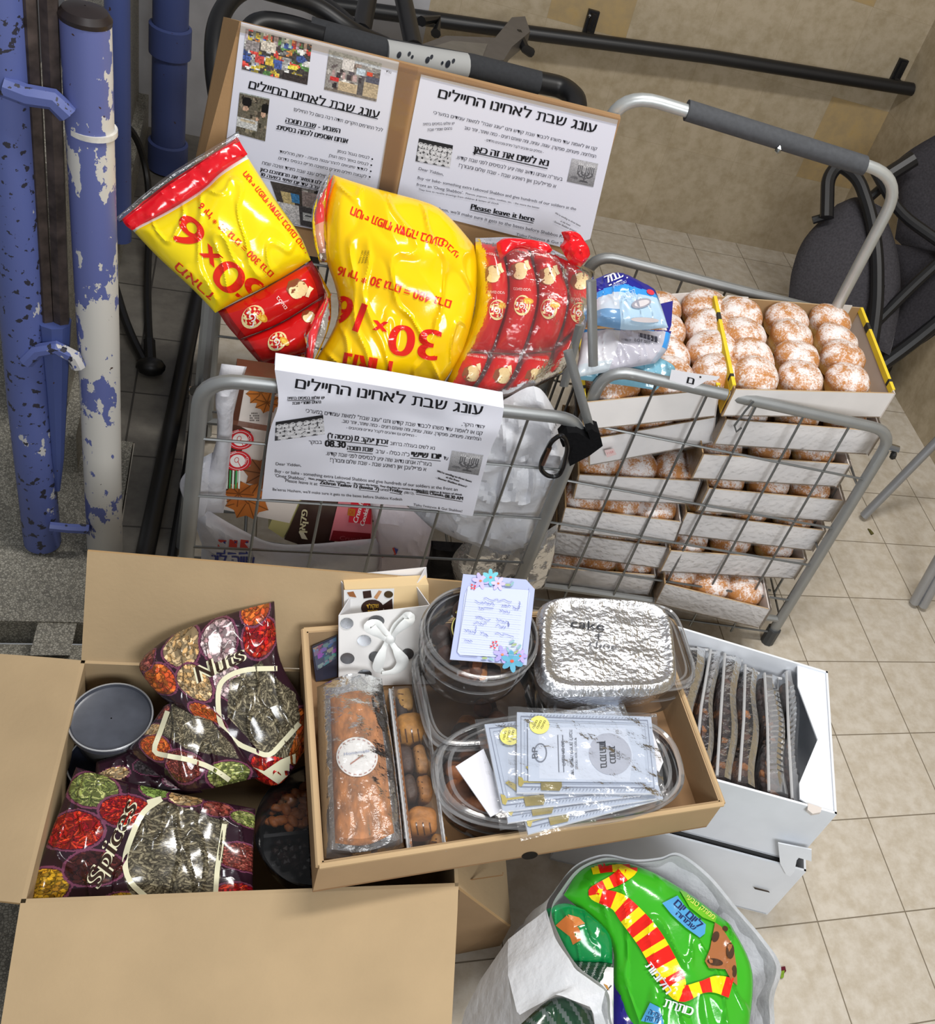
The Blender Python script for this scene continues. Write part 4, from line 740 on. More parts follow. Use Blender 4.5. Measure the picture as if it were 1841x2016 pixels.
def packet(parent, outline, o, label, bulge, seed, art):
    m = MB(); pillow(m, outline, lambda x, y: bagp(x, y)-bn*o, bn, bulge, 26, 22, lambda u, v: (204, 24, 24) if .08 < u < .92 else (150, 18, 20), FILM, .005, 16, edge=.5); s = skin_mesh(m, .0006); art(m, s); return m.build('snack_packet', parent)
# left multipack
t = thing('snack_multipack', 'left yellow and red snack multipack marked 50 x 6, tipped sideways', 'snack pack', bagp(470, 560), 'snack multipacks on the left cart')
m = MB(); BL_ = (V2((258, 450), (330, 416), (398, 374), (432, 342), (484, 304)), V2((484, 304), (540, 390), (590, 462), (612, 512)), V2((424, 616), (470, 590), (540, 556), (612, 512)), V2((258, 450), (310, 505), (380, 570), (424, 616)))
pillow(m, BL_, bagp, bn, .055, 90, 86, lambda u, v: YEL if v > .045 else (228, 236, 226), FILM, .012, 10, edge=.42); s = skin_mesh(m, .0006)
m2 = m
def TB(st, a, b, h, **k): text(m2, s, st, a, b, h, col=(230, 44, 24), m=FILM, step=9, **k)
TB('6', (409, 454), (368, 418), 62, bold=2.5, hscale=.74); TB('x', (439, 507), (410, 480), 32, bold=2, hscale=.55)
text(m2, s, '0', (492, 544), (448, 505), 62, (230, 44, 24), FILM, 9, bold=2, hscale=.74); text(m2, s, '5', (534, 574), (497, 540), 58, (230, 44, 24), FILM, 9, bold=1.5, hscale=.74)
TB("6 יח' * 50 גרם = 300 גרם", (540, 538), (398, 398), 12, bold=.4); TB('חטיף תפוחי אדמה בטעם טבעי', (610, 492), (486, 336), 11, bold=.3); TB('מארז', (424, 580), (352, 516), 16)
m.build('yellow_wrapper', t)
m = MB(); pillow(m, (V2((242, 434), (330, 366), (400, 318), (468, 272)), V2((468, 272), (478, 290), (488, 306)), V2((262, 455), (330, 421), (400, 379), (434, 346), (488, 306)), V2((242, 434), (250, 446), (262, 455))), lambda x, y: bagp(x, y)+bn*.01, bn, .012, 50, 8, lambda u, v: (216, 20, 34), FILM, .006, 16); tag(m.build('red_seam', t), 'red end of the wrapper'); 
m = MB(); pillow(m, (V2((230, 432), (330, 350), (400, 306), (470, 262)), V2((470, 262), (476, 280)), V2((240, 440), (330, 372), (400, 326), (476, 280)), V2((230, 432), (240, 440))), lambda x, y: bagp(x, y)+bn*.014, bn, .01, 30, 6, lambda u, v: (255, 255, 255), SHR, .006, 16); m.build('clear_film', t)
packet(t, (V2((428, 612), (520, 566), (614, 512)), V2((614, 512), (632, 548), (640, 580)), V2((470, 668), (550, 636), (640, 580)), V2((428, 612), (446, 640), (470, 668))), .01, '', .04, 1, lambda m, s: (nut(m, s, 584, 568, .95, .9), logo(m, s, 498, 624, .85, .75), text(m, s, 'בטעם', (566, 606), (548, 582), 6, (245, 235, 225), FILM)))
packet(t, (V2((470, 668), (550, 636), (640, 580)), V2((640, 580), (634, 640), (610, 690)), V2((510, 714), (560, 706), (610, 690)), V2((470, 668), (490, 692), (510, 714))), .018, '', .035, 2, lambda m, s: (nut(m, s, 606, 622, .6, .9), logo(m, s, 546, 672, .7, .75)))
packet(t, (V2((512, 712), (560, 704), (608, 690)), V2((608, 690), (606, 710), (604, 732)), V2((560, 732), (580, 734), (604, 732)), V2((512, 712), (536, 722), (560, 732))), .03, '', .02, 3, lambda m, s: logo(m, s, 588, 706, .45, .7))
m = MB(); pillow(m, (V2((618, 520), (650, 580)), V2((650, 580), (648, 640), (612, 730)), V2((598, 660), (612, 730)), V2((618, 520), (640, 586), (598, 660))), lambda x, y: bagp(x, y)+bn*.03, bn, .01, 12, 24, lambda u, v: (255, 255, 255), SHR, .006, 20); m.build('clear_film', t)
m = MB(); pillow(m, (V2((640, 588), (652, 580)), V2((652, 580), (630, 640), (620, 680), (612, 728)), V2((602, 720), (612, 728)), V2((640, 588), (610, 640), (604, 680), (602, 720))), lambda x, y: bagp(x, y)+bn*.028, bn, .008, 8, 30, lambda u, v: (228, 26, 40), FILM, .004, 20); tag(m.build('red_seam', t), 'red torn end of the wrapper')
# right multipack
t = thing('snack_multipack', 'large yellow and red snack multipack marked 30 x 16 on the cart rail', 'snack pack', bagp(880, 740), 'snack multipacks on the left cart')
BR_ = (V2((656, 344), (740, 372), (840, 400), (880, 426), (934, 484)), V2((934, 484), (938, 540), (930, 620), (905, 700), (858, 776)), V2((606, 734), (680, 748), (770, 766), (858, 776)), V2((656, 344), (640, 420), (640, 500), (664, 580), (660, 640), (606, 734)))
YO = (252, 206, 6)
m = MB(); pillow(m, BR_, bagp, bn, .085, 110, 116, lambda u, v: YO, FILM, .016, 8, edge=.4); s = skin_mesh(m, .0006); m2 = m
def TR_(st, a, b, h, **k): text(m2, s, st, a, b, h, col=(226, 40, 22), m=FILM, step=9, **k)
TR_('חטיף תפוחי אדמה בטעם', (876, 470), (694, 406), 17, bold=.5, arc=4); TR_('טבעי', (906, 500), (876, 470), 11, bold=.3); TR_("16 יח' * 30 גרם = 480 גרם", (890, 592), (668, 524), 16, bold=.6)
text(m2, s, '30', (868, 652), (772, 638), 64, (226, 34, 24), FILM, 9, bold=2.5, hscale=.74); text(m2, s, 'x', (764, 634), (736, 630), 24, (226, 34, 24), FILM, 9, bold=1.5, hscale=.55); text(m2, s, '16', (722, 600), (668, 580), 62, (226, 34, 24), FILM, 9, bold=2.5, hscale=.74); TR_('מארז', (776, 712), (680, 694), 46, bold=2)
for k in range(3): text(m2, s, 'תוקף ומספר', (708+6*k, 520), (716+6*k, 494), 3.4, (60, 60, 20), FILM)
m.build('yellow_wrapper', t)
m = MB(); pillow(m, (V2((640, 372), (656, 346)), V2((656, 346), (642, 420), (642, 500)), V2((628, 500), (642, 500)), V2((640, 372), (622, 410), (618, 460), (628, 500))), lambda x, y: bagp(x, y)+bn*.015, bn, .012, 10, 30, lambda u, v: (222, 40, 44) if v < .6 else (214, 150, 120), FILM, .004, 18); tag(m.build('red_seam', t), 'red end of the wrapper')
m = MB(); pillow(m, (V2((632, 366), (650, 340)), V2((650, 340), (640, 420), (646, 520)), V2((628, 520), (646, 520)), V2((632, 366), (614, 420), (616, 470), (628, 520))), lambda x, y: bagp(x, y)+bn*.03, bn, .014, 10, 26, lambda u, v: (255, 255, 255), SHR, .005, 20); m.build('clear_film', t)
X = [(934, 478), (985, 472), (1040, 482), (1098, 492), (1166, 540)]; MID = [(908, 690), (968, 694), (1030, 696), (1094, 690), (1140, 640)]; BT = [(862, 776), (920, 779), (985, 778), (1050, 766), (1102, 726)]
def lerp2(a, b, k): return (a[0]+(b[0]-a[0])*k, a[1]+(b[1]-a[1])*k)
for i in range(4):
    a, b, c, d = X[i], X[i+1], MID[i], MID[i+1]
    packet(t, (V2(a, lerp2(a, b, .5), b), V2(b, (lerp2(b, d, .5)[0]+22, lerp2(b, d, .5)[1]), d), V2(c, lerp2(c, d, .5), d), V2(a, (lerp2(a, c, .5)[0]+18, lerp2(a, c, .5)[1]), c)), .0+.006*i, '', .05, i, lambda m, s, a=a, b=b, c=c, d=d, i=i: (nut(m, s, a[0]+(b[0]-a[0])*.55+5, a[1]+62, .85, .05), logo(m, s, a[0]+(b[0]-a[0])*.5+20-4*i, a[1]+132-3*i, .68, .12), text(m, s, 'בטעם טבעי', (a[0]+60, a[1]+96), (a[0]+26, a[1]+94), 5, (245, 230, 220), FILM), text(m, s, 'חטיף תפוחי אדמה', (a[0]+56, a[1]+24), (a[0]+16, a[1]+16), 4.5, (245, 220, 210), FILM)))
    a, b, c, d = MID[i], MID[i+1], BT[i], BT[i+1]
    packet(t, (V2(a, lerp2(a, b, .5), b), V2(b, (lerp2(b, d, .5)[0]+5, lerp2(b, d, .5)[1]), d), V2(c, lerp2(c, d, .5), d), V2(a, (lerp2(a, c, .5)[0]+6, lerp2(a, c, .5)[1]), c)), .012+.004*i, '', .045, i+4, lambda m, s, a=a, b=b: (nut(m, s, a[0]+(b[0]-a[0])*.45-8, a[1]+46, .8, .05), text(m, s, 'חטיף תפוחי אדמה', (a[0]+50, a[1]+12), (a[0]+12, a[1]+6), 4.5, (245, 220, 210), FILM)))
m = MB(); pillow(m, (V2((968, 484), (990, 474), (1060, 482), (1076, 498)), V2((1076, 498), (1060, 508)), V2((976, 516), (1010, 494), (1060, 508)), V2((968, 484), (970, 500), (976, 516))), lambda x, y: bagp(x, y)+bn*.045, bn, .012, 20, 10, lambda u, v: (228, 24, 34), FILM, .006, 22); tag(m.build('red_tip', t), 'bright red folded packet end')
m = MB(); pillow(m, (V2((1092, 462), (1118, 462), (1140, 488)), V2((1140, 488), (1146, 510), (1130, 530)), V2((1090, 490), (1108, 520), (1130, 530)), V2((1092, 462), (1098, 478), (1090, 490))), lambda x, y: bagp(x, y)+bn*.045, bn, .02, 16, 16, lambda u, v: (230, 22, 32), FILM, .012, 24); tag(m.build('red_tip', t), 'bright red twisted packet end')
pf = MB(); pillow(pf, (V2((934, 470), (1040, 474), (1168, 536)), V2((1168, 536), (1150, 640), (1108, 735)), V2((864, 784), (990, 786), (1108, 735)), V2((934, 470), (930, 620), (864, 784))), lambda x, y: bagp(x, y)+bn*.012, bn, .058, 30, 30, lambda u, v: (255, 255, 255), SHR, .01, 12, back=.1); pf.build('clear_film', t)
# ------------------------------------------------------------------ notice hanging from the left cart's front rail
ny = -.962
def nq(x, y): return on_plane(x, y, (0, ny, 0), (0, 1, 0))
nf = coons(V2((541, 728), (760, 762), (992, 803)), V2((992, 803), (985, 834), (960, 900), (931, 1018)), V2((515, 986), (650, 984), (760, 992), (931, 1018)), V2((541, 728), (548, 790), (530, 850), (515, 986)))
def ns(u, v):
    q = nf(u, v); p = nq(q.x, q.y); k = min(1, v*5); return p+Vector((0, -.004*math.sin(u*7+v*5)*k-.003*noise.noise(Vector((u*5, v*4, 2)))*k-.006*v*(1-v)*2, 0))
m = MB(); grid(m, ns, 46, 34, lambda u, v: (226, 227, 238), PAPER)
topq = [ns(i/20, 0) for i in range(21)]; m.add(topq+[p+Vector((0, .03, .008)) for p in topq]+[p+Vector((0, .036, -.02)) for p in topq], [(i, i+1, i+22, i+21) for i in range(20)]+[(i+21, i+22, i+43, i+42) for i in range(20)], (226, 227, 238), PAPER)
s2 = skin_mesh(m, .0006); nt_ = m.build('notice'); tag(nt_, 'creased notice folded over the front rail of the left cart', 'notice')
m = MB(); picture(m, s2, [(543, 831), (636, 817), (640, 855), (541, 868)], rolls(8)); tag(m.build('photograph', nt_), 'grey photograph of rolls')
m = MB(); picture(m, s2, [(890, 887), (952, 896), (942, 936), (882, 926)], lamp_photo(9)); tag(m.build('photograph', nt_), 'grey photograph of a candle holder')
m = MB(); G = (50, 50, 58)
T(s2, 'עונג שבת לאחינו החיילים', (581, 764), (949, 818), 19, bold=.6)
for st, a, b, h, bo in (('יש שלוש בסיסים בחזית', (566, 787), (639, 786), 5.5, .3), ('נהגים שומרי שבת', (576, 797), (632, 794), 5.5, .3), ('יהודי היקר,', (909, 838), (954, 844), 6.5, 0), ('קנו או לאפות עוד משהו לכבוד שבת קודש ותנו "עונג שבת" למאות עומדים במערכי', (602, 812), (950, 857), 7, 0), ('המלחמה. פיצוחים, פופקורן, עוגות, עוגיות, ומה שאתם רוצים - כמה שיותר, יותר טוב.', (673, 832), (947, 868), 6, 0), ('- החיילים גם אוהבים לקבל ציורים ומכתבים -', (682, 844), (820, 861), 4.5, 0), ('נא לשים בעגלה ברחוב', (768, 876), (856, 886), 6.5, 0), ('זכרון יעקב 12 (כניסה ז\')', (645, 862), (764, 875), 9, .7), ('בבוקר', (608, 874), (634, 874), 6.5, 0), ('08.30', (640, 879), (680, 882), 11, 1.0), ('שבת חנוכה', (684, 886), (734, 890), 8.5, .7), ('כ"ה כסלו - ערב', (740, 892), (806, 899), 7, 0), ('יום שישי', (810, 899), (868, 904), 10, .9), ('עד', (873, 905), (882, 907), 7, 0), ('בעזר"ה אנחנו נדאג שזה יגיע לבסיסים לפני שבת קודש.', (642, 896), (850, 918), 7, 0), ('א פריילעכן און רואיגע שבת - שבת שלום ומבורך!', (650, 909), (839, 928), 7, 0)): T(s2, st, a, b, h, col=G if not bo else (28, 28, 32), bold=bo)
for a, b in (((645, 866), (764, 879)), ((684, 889), (734, 894)), ((808, 902), (868, 908)), ((566, 789), (620, 788))): underline(m, s2, a, b, 1.1)
for st, a, b, h, bo in (('Dear Yidden,', (543, 916), (593, 919), 6, 0), ('Buy - or bake - something extra Lekovod Shabbos and give hundreds of our soldiers at the front an', (541, 930), (901, 967), 6.5, 0), ("'Oneg Shabbos'.", (541, 939), (602, 946), 6.5, 0), ('Nuts, popcorn, cakes, cookies, etc. - the more the better. They also love to receive drawings from children & letters of chizuk', (608, 944), (910, 976), 4, .2), ('Please leave it at', (562, 949), (625, 956), 6.5, 0), ("Zichron Yaakov 12 (kenisa '7)", (630, 953), (746, 966), 7, .5), ('until', (749, 966), (765, 968), 6.5, 0), ('Friday', (768, 967), (792, 971), 7, .6), ('(08/12),', (796, 972), (816, 974), 5, 0), ('Shabbos Chanuka,', (819, 970), (874, 978), 6, .5), ('08.30 AM', (876, 980), (911, 985), 7, .6), ("Be'ezras Hashem, we'll make sure it gets to the bases before Shabbos Kodesh", (537, 966), (792, 986), 5.5, 0), ("Tizku l'mitzvos & Gut Shabbos!", (814, 996), (910, 1009), 5, 0)): T(s2, st, a, b, h, col=G if not bo else (28, 28, 32), bold=bo, hscale=.74)
for a, b in (((630, 956), (746, 969)), ((768, 970), (792, 974)), ((819, 973), (911, 988))): underline(m, s2, a, b, .9)
for st, a, b in (("We're sending to three bases", (860, 929), (928, 950)), ('at the front', (878, 941), (904, 949)), ('- Shomer Shabbos drivers!', (858, 942), (918, 960))): T(s2, st, a, b, 4, shear=.25, bold=.3, hscale=.74)
m.build('printed_text', nt_)
# ------------------------------------------------------------------ what lies in the left cart
def cy(x, y, d): return on_plane(x, y, (0, d, 0), (0, 1, 0))
def cbag(parts, name, label, d, col=(228, 228, 234), wr=.012, paint=None):
    m = MB()
    for (o, bl, dd, nu, nv) in parts: pillow(m, o, lambda x, y: cy(x, y, dd), (-.1, -1, .35), bl, nu, nv, lambda u, v: col, WBAG, wr, 11, edge=.5)
    if paint: paint(m, skin_mesh(m, .001))
    return tag(m.build(name), label, 'bag')
def lettersA(m, s):
    for x in (430, 452, 474): poly(m, s, [(x, 1062), (x+16, 1064), (x+14, 1082), (x-2, 1080)], (206, 70, 60), INK); stroke(m, s, [(x-4, 1090), (x+12, 1090), (x+12, 1066)], 4, (60, 70, 150), INK)
    text(m, s, 'שווה ליוו', (416, 1112), (500, 1116), 20, (60, 66, 140), bold=.8)
cbag([((V2((436, 716), (486, 722)), V2((486, 722), (462, 800), (455, 880), (440, 1010)), V2((380, 1010), (440, 1010)), V2((436, 716), (424, 780), (428, 860), (380, 1010))), .02, -.90, 12, 34),
      ((V2((392, 904), (420, 890)), V2((420, 890), (424, 960), (398, 1040)), V2((374, 1010), (398, 1040)), V2((392, 904), (354, 950), (374, 1010))), .02, -.90, 10, 16),
      ((V2((378, 984), (470, 1040), (560, 1072), (740, 1060)), V2((740, 1060), (752, 1090), (740, 1125)), V2((400, 1080), (480, 1122), (600, 1160), (740, 1160)), V2((378, 984), (384, 1030), (400, 1080))), .03, -.905, 44, 16),
      ((V2((400, 1050), (560, 1090)), V2((560, 1090), (600, 1180)), V2((400, 1180), (600, 1180)), V2((400, 1050), (396, 1100), (400, 1180))), .02, -.895, 12, 12)], 'carrier_bag', 'white plastic carrier bag slumped at left inside the left cart', -.9, paint=lettersA)
def logoB(m, s): poly(m, s, [(746, 1086), (776, 1078), (780, 1092), (752, 1098)], (214, 80, 60), INK); poly(m, s, [(776, 1078), (784, 1082), (780, 1092)], (70, 80, 160), INK)
cbag([((V2((728, 985), (790, 990), (850, 1040)), V2((850, 1040), (846, 1090), (826, 1160)), V2((740, 1160), (826, 1160)), V2((728, 985), (742, 1070), (740, 1160))), .03, -.895, 22, 26)], 'carrier_bag', 'pinkish white carrier bag with red mark at the centre of left cart', -.9, (226, 216, 222), .01, logoB)
cbag([((V2((880, 770), (960, 800), (1052, 760), (1100, 820)), V2((1100, 820), (1118, 900), (1100, 980), (1086, 1000)), V2((800, 1010), (900, 1060), (1010, 1080), (1086, 1000)), V2((880, 770), (860, 860), (800, 1010))), .05, -.87, 40, 40)], 'carrier_bag', 'large crumpled bright white bag at right inside the left cart', -.9, (236, 238, 244), .03)
m = MB(); pillow(m, (V2((930, 1050), (1010, 1080), (1100, 1030)), V2((1100, 1030), (1090, 1100), (1070, 1160)), V2((900, 1160), (1000, 1160), (1070, 1160)), V2((930, 1050), (890, 1100), (900, 1160))), lambda x, y: cy(x, y, -.885), (0, -1, .3), .03, 26, 20, lambda u, v: (255, 255, 255), clear('clear_bag_film', body=.16, rough=.12, bump=(60, .9)), .012, 20); tag(m.build('clear_bag'), 'crackly clear plastic bag low in the right half of the left cart', 'bag')
m = MB(); pillow(m, (V2((846, 1064), (930, 1070)), V2((930, 1070), (900, 1160)), V2((826, 1160), (900, 1160)), V2((846, 1064), (826, 1160))), lambda x, y: cy(x, y, -.84), (0, -1, .3), .03, 14, 14, lambda u, v: (26, 24, 28), WBAG, .01, 12); tag(m.build('dark_bag'), 'black bag in the shadowed middle of the left cart', 'bag')
def cbox(q, d, th, col, label, art, side=None):
    P = [cy(*p, d) for p in q]; m = MB(); slab(m, list(reversed(P)), -th, col, GLOSSP, side) if False else slab(m, [P[3], P[2], P[1], P[0]], th, col, GLOSSP, side); s = skin_plane((0, d-.0006, 0), (0, 1, 0)); art(m, s); return tag(m.build('biscuit_box', smooth=0), label, 'box', 'biscuit boxes in the left cart')
def leaf(m, s, x, y, k, a=0.0, col=(196, 118, 52)):
    P = []
    for j in range(16):
        t = j*math.pi/8+a; r = k*(1.0 if j % 2 == 0 else .76); P.append((x+r*math.cos(t), y+r*.85*math.sin(t)))
    bm = bmesh.new(); c = bm.verts.new((x, y, 0)); vs = [bm.verts.new((*p, 0)) for p in P]
    for j in range(16): bm.faces.new((c, vs[j], vs[(j+1) % 16]))
    lay(m, bm, s, col, INK)
    for j in range(0, 16, 2): stroke(m, s, [(x, y), P[j]], 2.0, tuple(q*.66 for q in col))
def artK(m, s):
    poly(m, s, [(462, 745), (484, 748), (468, 838), (446, 870), (440, 880)], (92, 56, 40)); leaf(m, s, 514, 775, 30); leaf(m, s, 526, 792, 26, .3)
    for j in range(4):
        for i in range(6): poly(m, s, [(492+i*3.2, 812+j*4.6), (494.2+i*3.2, 812.3+j*4.6), (494+i*3.2, 815+j*4.6), (491.8+i*3.2, 814.7+j*4.6)], (110, 104, 100)) if (i*7+j*3) % 5 else None
def artK2(m, s):
    poly(m, s, [(450, 834), (472, 838), (494, 850), (470, 900), (462, 970), (430, 978), (436, 920)], (80, 50, 38)); leaf(m, s, 518, 932, 40, .2, (150, 96, 62)); leaf(m, s, 488, 985, 46, .5, (188, 110, 50)); leaf(m, s, 470, 972, 30, .1, (178, 100, 44))
    for cx, cy_ in ((473, 865), (468, 907)):
        poly(m, s, ell(cx, cy_, 27, 20, 0, 28), (206, 44, 52)); poly(m, s, ell(cx, cy_, 15, 12.5, 0, 24), (238, 234, 230)); stroke(m, s, ell(cx, cy_, 21.5, 16.5, 0, 26), .9, (238, 220, 220), closed=True); stroke(m, s, ell(cx-2, cy_-2, 4, 5, 20, 12), 1.2, (206, 44, 52), closed=True); stroke(m, s, [(cx, cy_), (cx+6, cy_+12)], 1.4, (206, 44, 52)); text(m, s, 'סוכר', (cx+13, cy_+10), (cx+22, cy_-6), 5, (240, 225, 225)); text(m, s, 'EXCESS', (cx-22, cy_-8), (cx-2, cy_-16), 4, (240, 225, 225))
    for k in range(6): poly(m, s, [(440+6*k, 925), (443.5+6*k, 926), (442+6*k, 962), (438.5+6*k, 961)], (70, 160, 90) if k % 2 == 0 else (230, 240, 230))
cbox([(464, 745), (640, 768), (600, 860), (448, 842)], -.868, .05, (232, 224, 216), 'brown and white biscuit box, upper of two, behind the cart notice', artK, (96, 62, 46))
cbox([(449, 836), (640, 868), (570, 1030), (424, 1000)], -.882, .05, (224, 214, 206), 'brown biscuit box with two red round seals behind the wires', artK2, (84, 54, 42))
def artW(m, s):
    text(m, s, 'פקאן', (600, 1050), (606, 1004), 12, (226, 216, 176), bold=.8); poly(m, s, [(588, 1046), (598, 1048), (606, 1062), (594, 1060)], (236, 226, 200))
cbox([(598, 975), (672, 985), (654, 1095), (560, 1062)], -.872, .04, (62, 40, 34), 'dark brown packet lettered in cream below the cart notice', artW, (56, 36, 32))
cbox([(556, 975), (600, 978), (558, 1060), (528, 1040)], -.868, .04, (216, 206, 140), 'cream yellow packet leaning against the dark brown packet', lambda m, s: None, (206, 196, 130))
def artC(m, s):
    poly(m, s, [(692, 985), (732, 990), (730, 1032), (686, 1028)], (214, 42, 60)); text(m, s, 'Crunch', (703, 1030), (716, 990), 10, (246, 230, 230), bold=.5, shear=.2, hscale=.74); text(m, s, 'Cookies', (716, 1036), (728, 996), 9, (246, 230, 230), bold=.5, shear=.2, hscale=.74); poly(m, s, [(686, 1000), (700, 1002), (698, 1016), (684, 1014)], (190, 120, 40)); text(m, s, 'OK', (687, 1012), (697, 1013), 8, (200, 30, 40)); poly(m, s, [(656, 1044), (730, 1050), (728, 1072), (650, 1064)], (132, 24, 34)); text(m, s, 'Crunchy', (668, 1062), (722, 1066), 8, (180, 90, 96), shear=.2, hscale=.74)
cbox([(668, 980), (736, 986), (730, 1072), (648, 1064)], -.876, .04, (226, 130, 140), 'pink and red biscuit box below the cart notice', artC, (150, 30, 40))
# ------------------------------------------------------------------ big open carton in front
KB = (174, 151, 118)
zR = .34; FL, FR, BL = H(40, 1778, zR), H(903, 1745, zR), H(160, 1300, zR); BR = FR+(BL-FL)
ct = thing('carton', 'large open brown carton with spread flaps in the foreground', 'carton', ((FL.x+FR.x)/2, (FL.y+BL.y)/2, 0))
def down(p, z=0.0): return Vector((p.x, p.y, z))
for nm, a, b in (('front_wall', FL, FR), ('right_wall', FR, BR), ('back_wall', BR, BL), ('left_wall', BL, FL)):
    m = MB(); slab(m, [down(a, .002), down(b, .002), b, a], .005, KB, CARD); m.build(nm, ct, smooth=0)
m = MB(); slab(m, [down(FL, .006), down(FR, .006), down(BR, .006), down(BL, .006)], .005, KB, CARD); m.build('bottom', ct, smooth=0)
def flap(nm, a, b, oa, ob, bend=.0):
    m = MB(); a, b = Vector(a), Vector(b); n = 8; q = [[a.lerp(b, u)+(Vector(oa).lerp(Vector(ob), u))*v+Vector((0, 0, bend*v*(1-v))) for u in (0, .25, .5, .75, 1)] for v in [i/n for i in range(n+1)]]
    V = [p for r in q for p in r]; k = 5; F = [(j*k+i, j*k+i+1, (j+1)*k+i+1, (j+1)*k+i) for j in range(n) for i in range(4)]; nn = ((b-a).cross(Vector(oa))).normalized()*.0045
    W_ = [p-nn for p in V]; m.add(V+W_, F+[tuple(x+len(V) for x in reversed(f)) for f in F], KB, CARD); B_ = [i for i in range(k)]+[(j+1)*k-1 for j in range(1, n+1)]+[n*k+i for i in range(3, -1, -1)]+[j*k for j in range(n-1, 0, -1)]
    m.add(V+W_, [(B_[i], B_[(i+1) % len(B_)], B_[(i+1) % len(B_)]+len(V), B_[i]+len(V)) for i in range(len(B_))], (170, 140, 100), CARD); return m.build(nm, ct, smooth=30)
t0, t1 = on_plane(172, 1085, (0, -1.2, 0), (0, 1, 0)), on_plane(1052, 1158, (0, -1.2, 0), (0, 1, 0))
flap('back_flap', BL, BR+Vector((.06, 0, 0)), t0-BL, t1-BR-Vector((.06, 0, 0)))
flap('left_flap', FL, BL, H(-200, 1758, .31)-FL, H(-140, 1280, .31)-BL, .01)
flap('front_flap', FR, FL, Vector((-.022, -.235, -.075)), Vector((-.004, -.235, -.075)), .012)
fe = H(1006, 1822, .20); flap('right_flap', BR, FR, fe-FR, fe-FR)
m = MB(); slab(m, [H(893, 1880, .012), H(985, 1862, .012), fe, FR+Vector((.002, 0, -.004))], .004, (150, 124, 94), CARD); m.build('side_flap', ct, smooth=0)
# ------------------------------------------------------------------ printed bags of seeds
BOWL = (62, 28, 46)
def spice_canvas(seed, bowls, windows, n=230):
    r = np.random.default_rng(seed); c = Canvas(n, n, (44, 24, 34))
    for cx, cy_, rad, cols, kind in bowls:
        c.ellipse(cx, cy_, rad*1.14, rad*1.14, (116, 62, 86)); c.ellipse(cx, cy_, rad*1.04, rad*1.04, (60, 22, 40)); c.ellipse(cx, cy_, rad, rad, np.array(cols[0])*.6)
        k = ((c.X-cx)/rad)**2+((c.Y-cy_)/rad)**2 <= 1
        sz = {'nut': (.030, .018), 'pea': (.016, .014), 'dust': (.008, .007), 'leaf': (.034, .006), 'bean': (.024, .014)}[kind]
        for _ in range(int(420 if kind == 'dust' else 150 if kind in ('pea', 'leaf') else 70)):
            a, q = r.random()*6.28, rad*math.sqrt(r.random()); col = np.array(cols[r.integers(len(cols))])*(.65+.5*r.random()); c.ellipse(cx+q*math.cos(a), cy_+q*math.sin(a), sz[0], sz[1], col*.6, a*3, k); c.ellipse(cx+q*math.cos(a)-.003, cy_+q*math.sin(a)-.003, sz[0]*.8, sz[1]*.75, col, a*3, k)
    for poly_ in windows:
        P = np.array(poly_); k = np.zeros((n, n), bool); j = len(P)-1
        for i in range(len(P)):
            with np.errstate(divide='ignore', invalid='ignore'): cr = ((P[i, 1] > c.Y) != (P[j, 1] > c.Y)) & (c.X < (P[j, 0]-P[i, 0])*(c.Y-P[i, 1])/(P[j, 1]-P[i, 1]+1e-9)+P[i, 0])
            k ^= cr; j = i
        c.a[k] = (64, 60, 52); lo, hi = P.min(0), P.max(0)
        for _ in range(900):
            x, y = lo[0]+(hi[0]-lo[0])*r.random(), lo[1]+(hi[1]-lo[1])*r.random(); a = r.random()*3.14+.6; g = .7+.6*r.random(); c.ellipse(x, y, .040, .0125, np.array((66, 60, 48))*g, a, k); c.ellipse(x, y, .034, .008, np.array((104, 97, 80))*g, a, k); c.ellipse(x, y+.002, .03, .0025, np.array((136, 128, 104))*g, a, k)
    return c
OR, RD, GR, YL, PK, BR_N, CR = [(226, 120, 50), (206, 84, 40)], [(200, 36, 30), (166, 20, 36), (226, 70, 40)], [(150, 160, 86), (120, 132, 70), (186, 190, 120)], [(206, 160, 40), (180, 130, 30)], [(214, 186, 190), (230, 206, 206), (190, 150, 156)], [(150, 70, 60), (120, 50, 46), (176, 96, 84)], [(226, 196, 150), (206, 166, 112)]
CREAM = (226, 222, 190)
def spicebag(outline, p0, n, cv, label, bulge, art, nu=190, nv=190, wr=.010):
    m = MB(); n = Vector(n).normalized(); pillow(m, outline, lambda x, y: on_plane(x, y, p0, n), n, bulge, nu, nv, cv.at, FILM, wr, 14, edge=.42, backcol=(150, 140, 130)); s = skin_mesh(m, .0007); art(m, s)
    return tag(m.build('seed_bag'), label, 'bag', 'printed bags of sunflower seeds')
def script(m, s, st, p0, p1, h):
    for w, col in ((5.5, CREAM), (1.0, (52, 34, 24))): text(m, s if w < 2 else (lambda x, y: (None if s(x, y) is None else s(x, y)-ray(x, y)*-.0004)), st, p0, p1, h, col, FILM, bold=w*.9, shear=.22, hscale=.74, step=7)
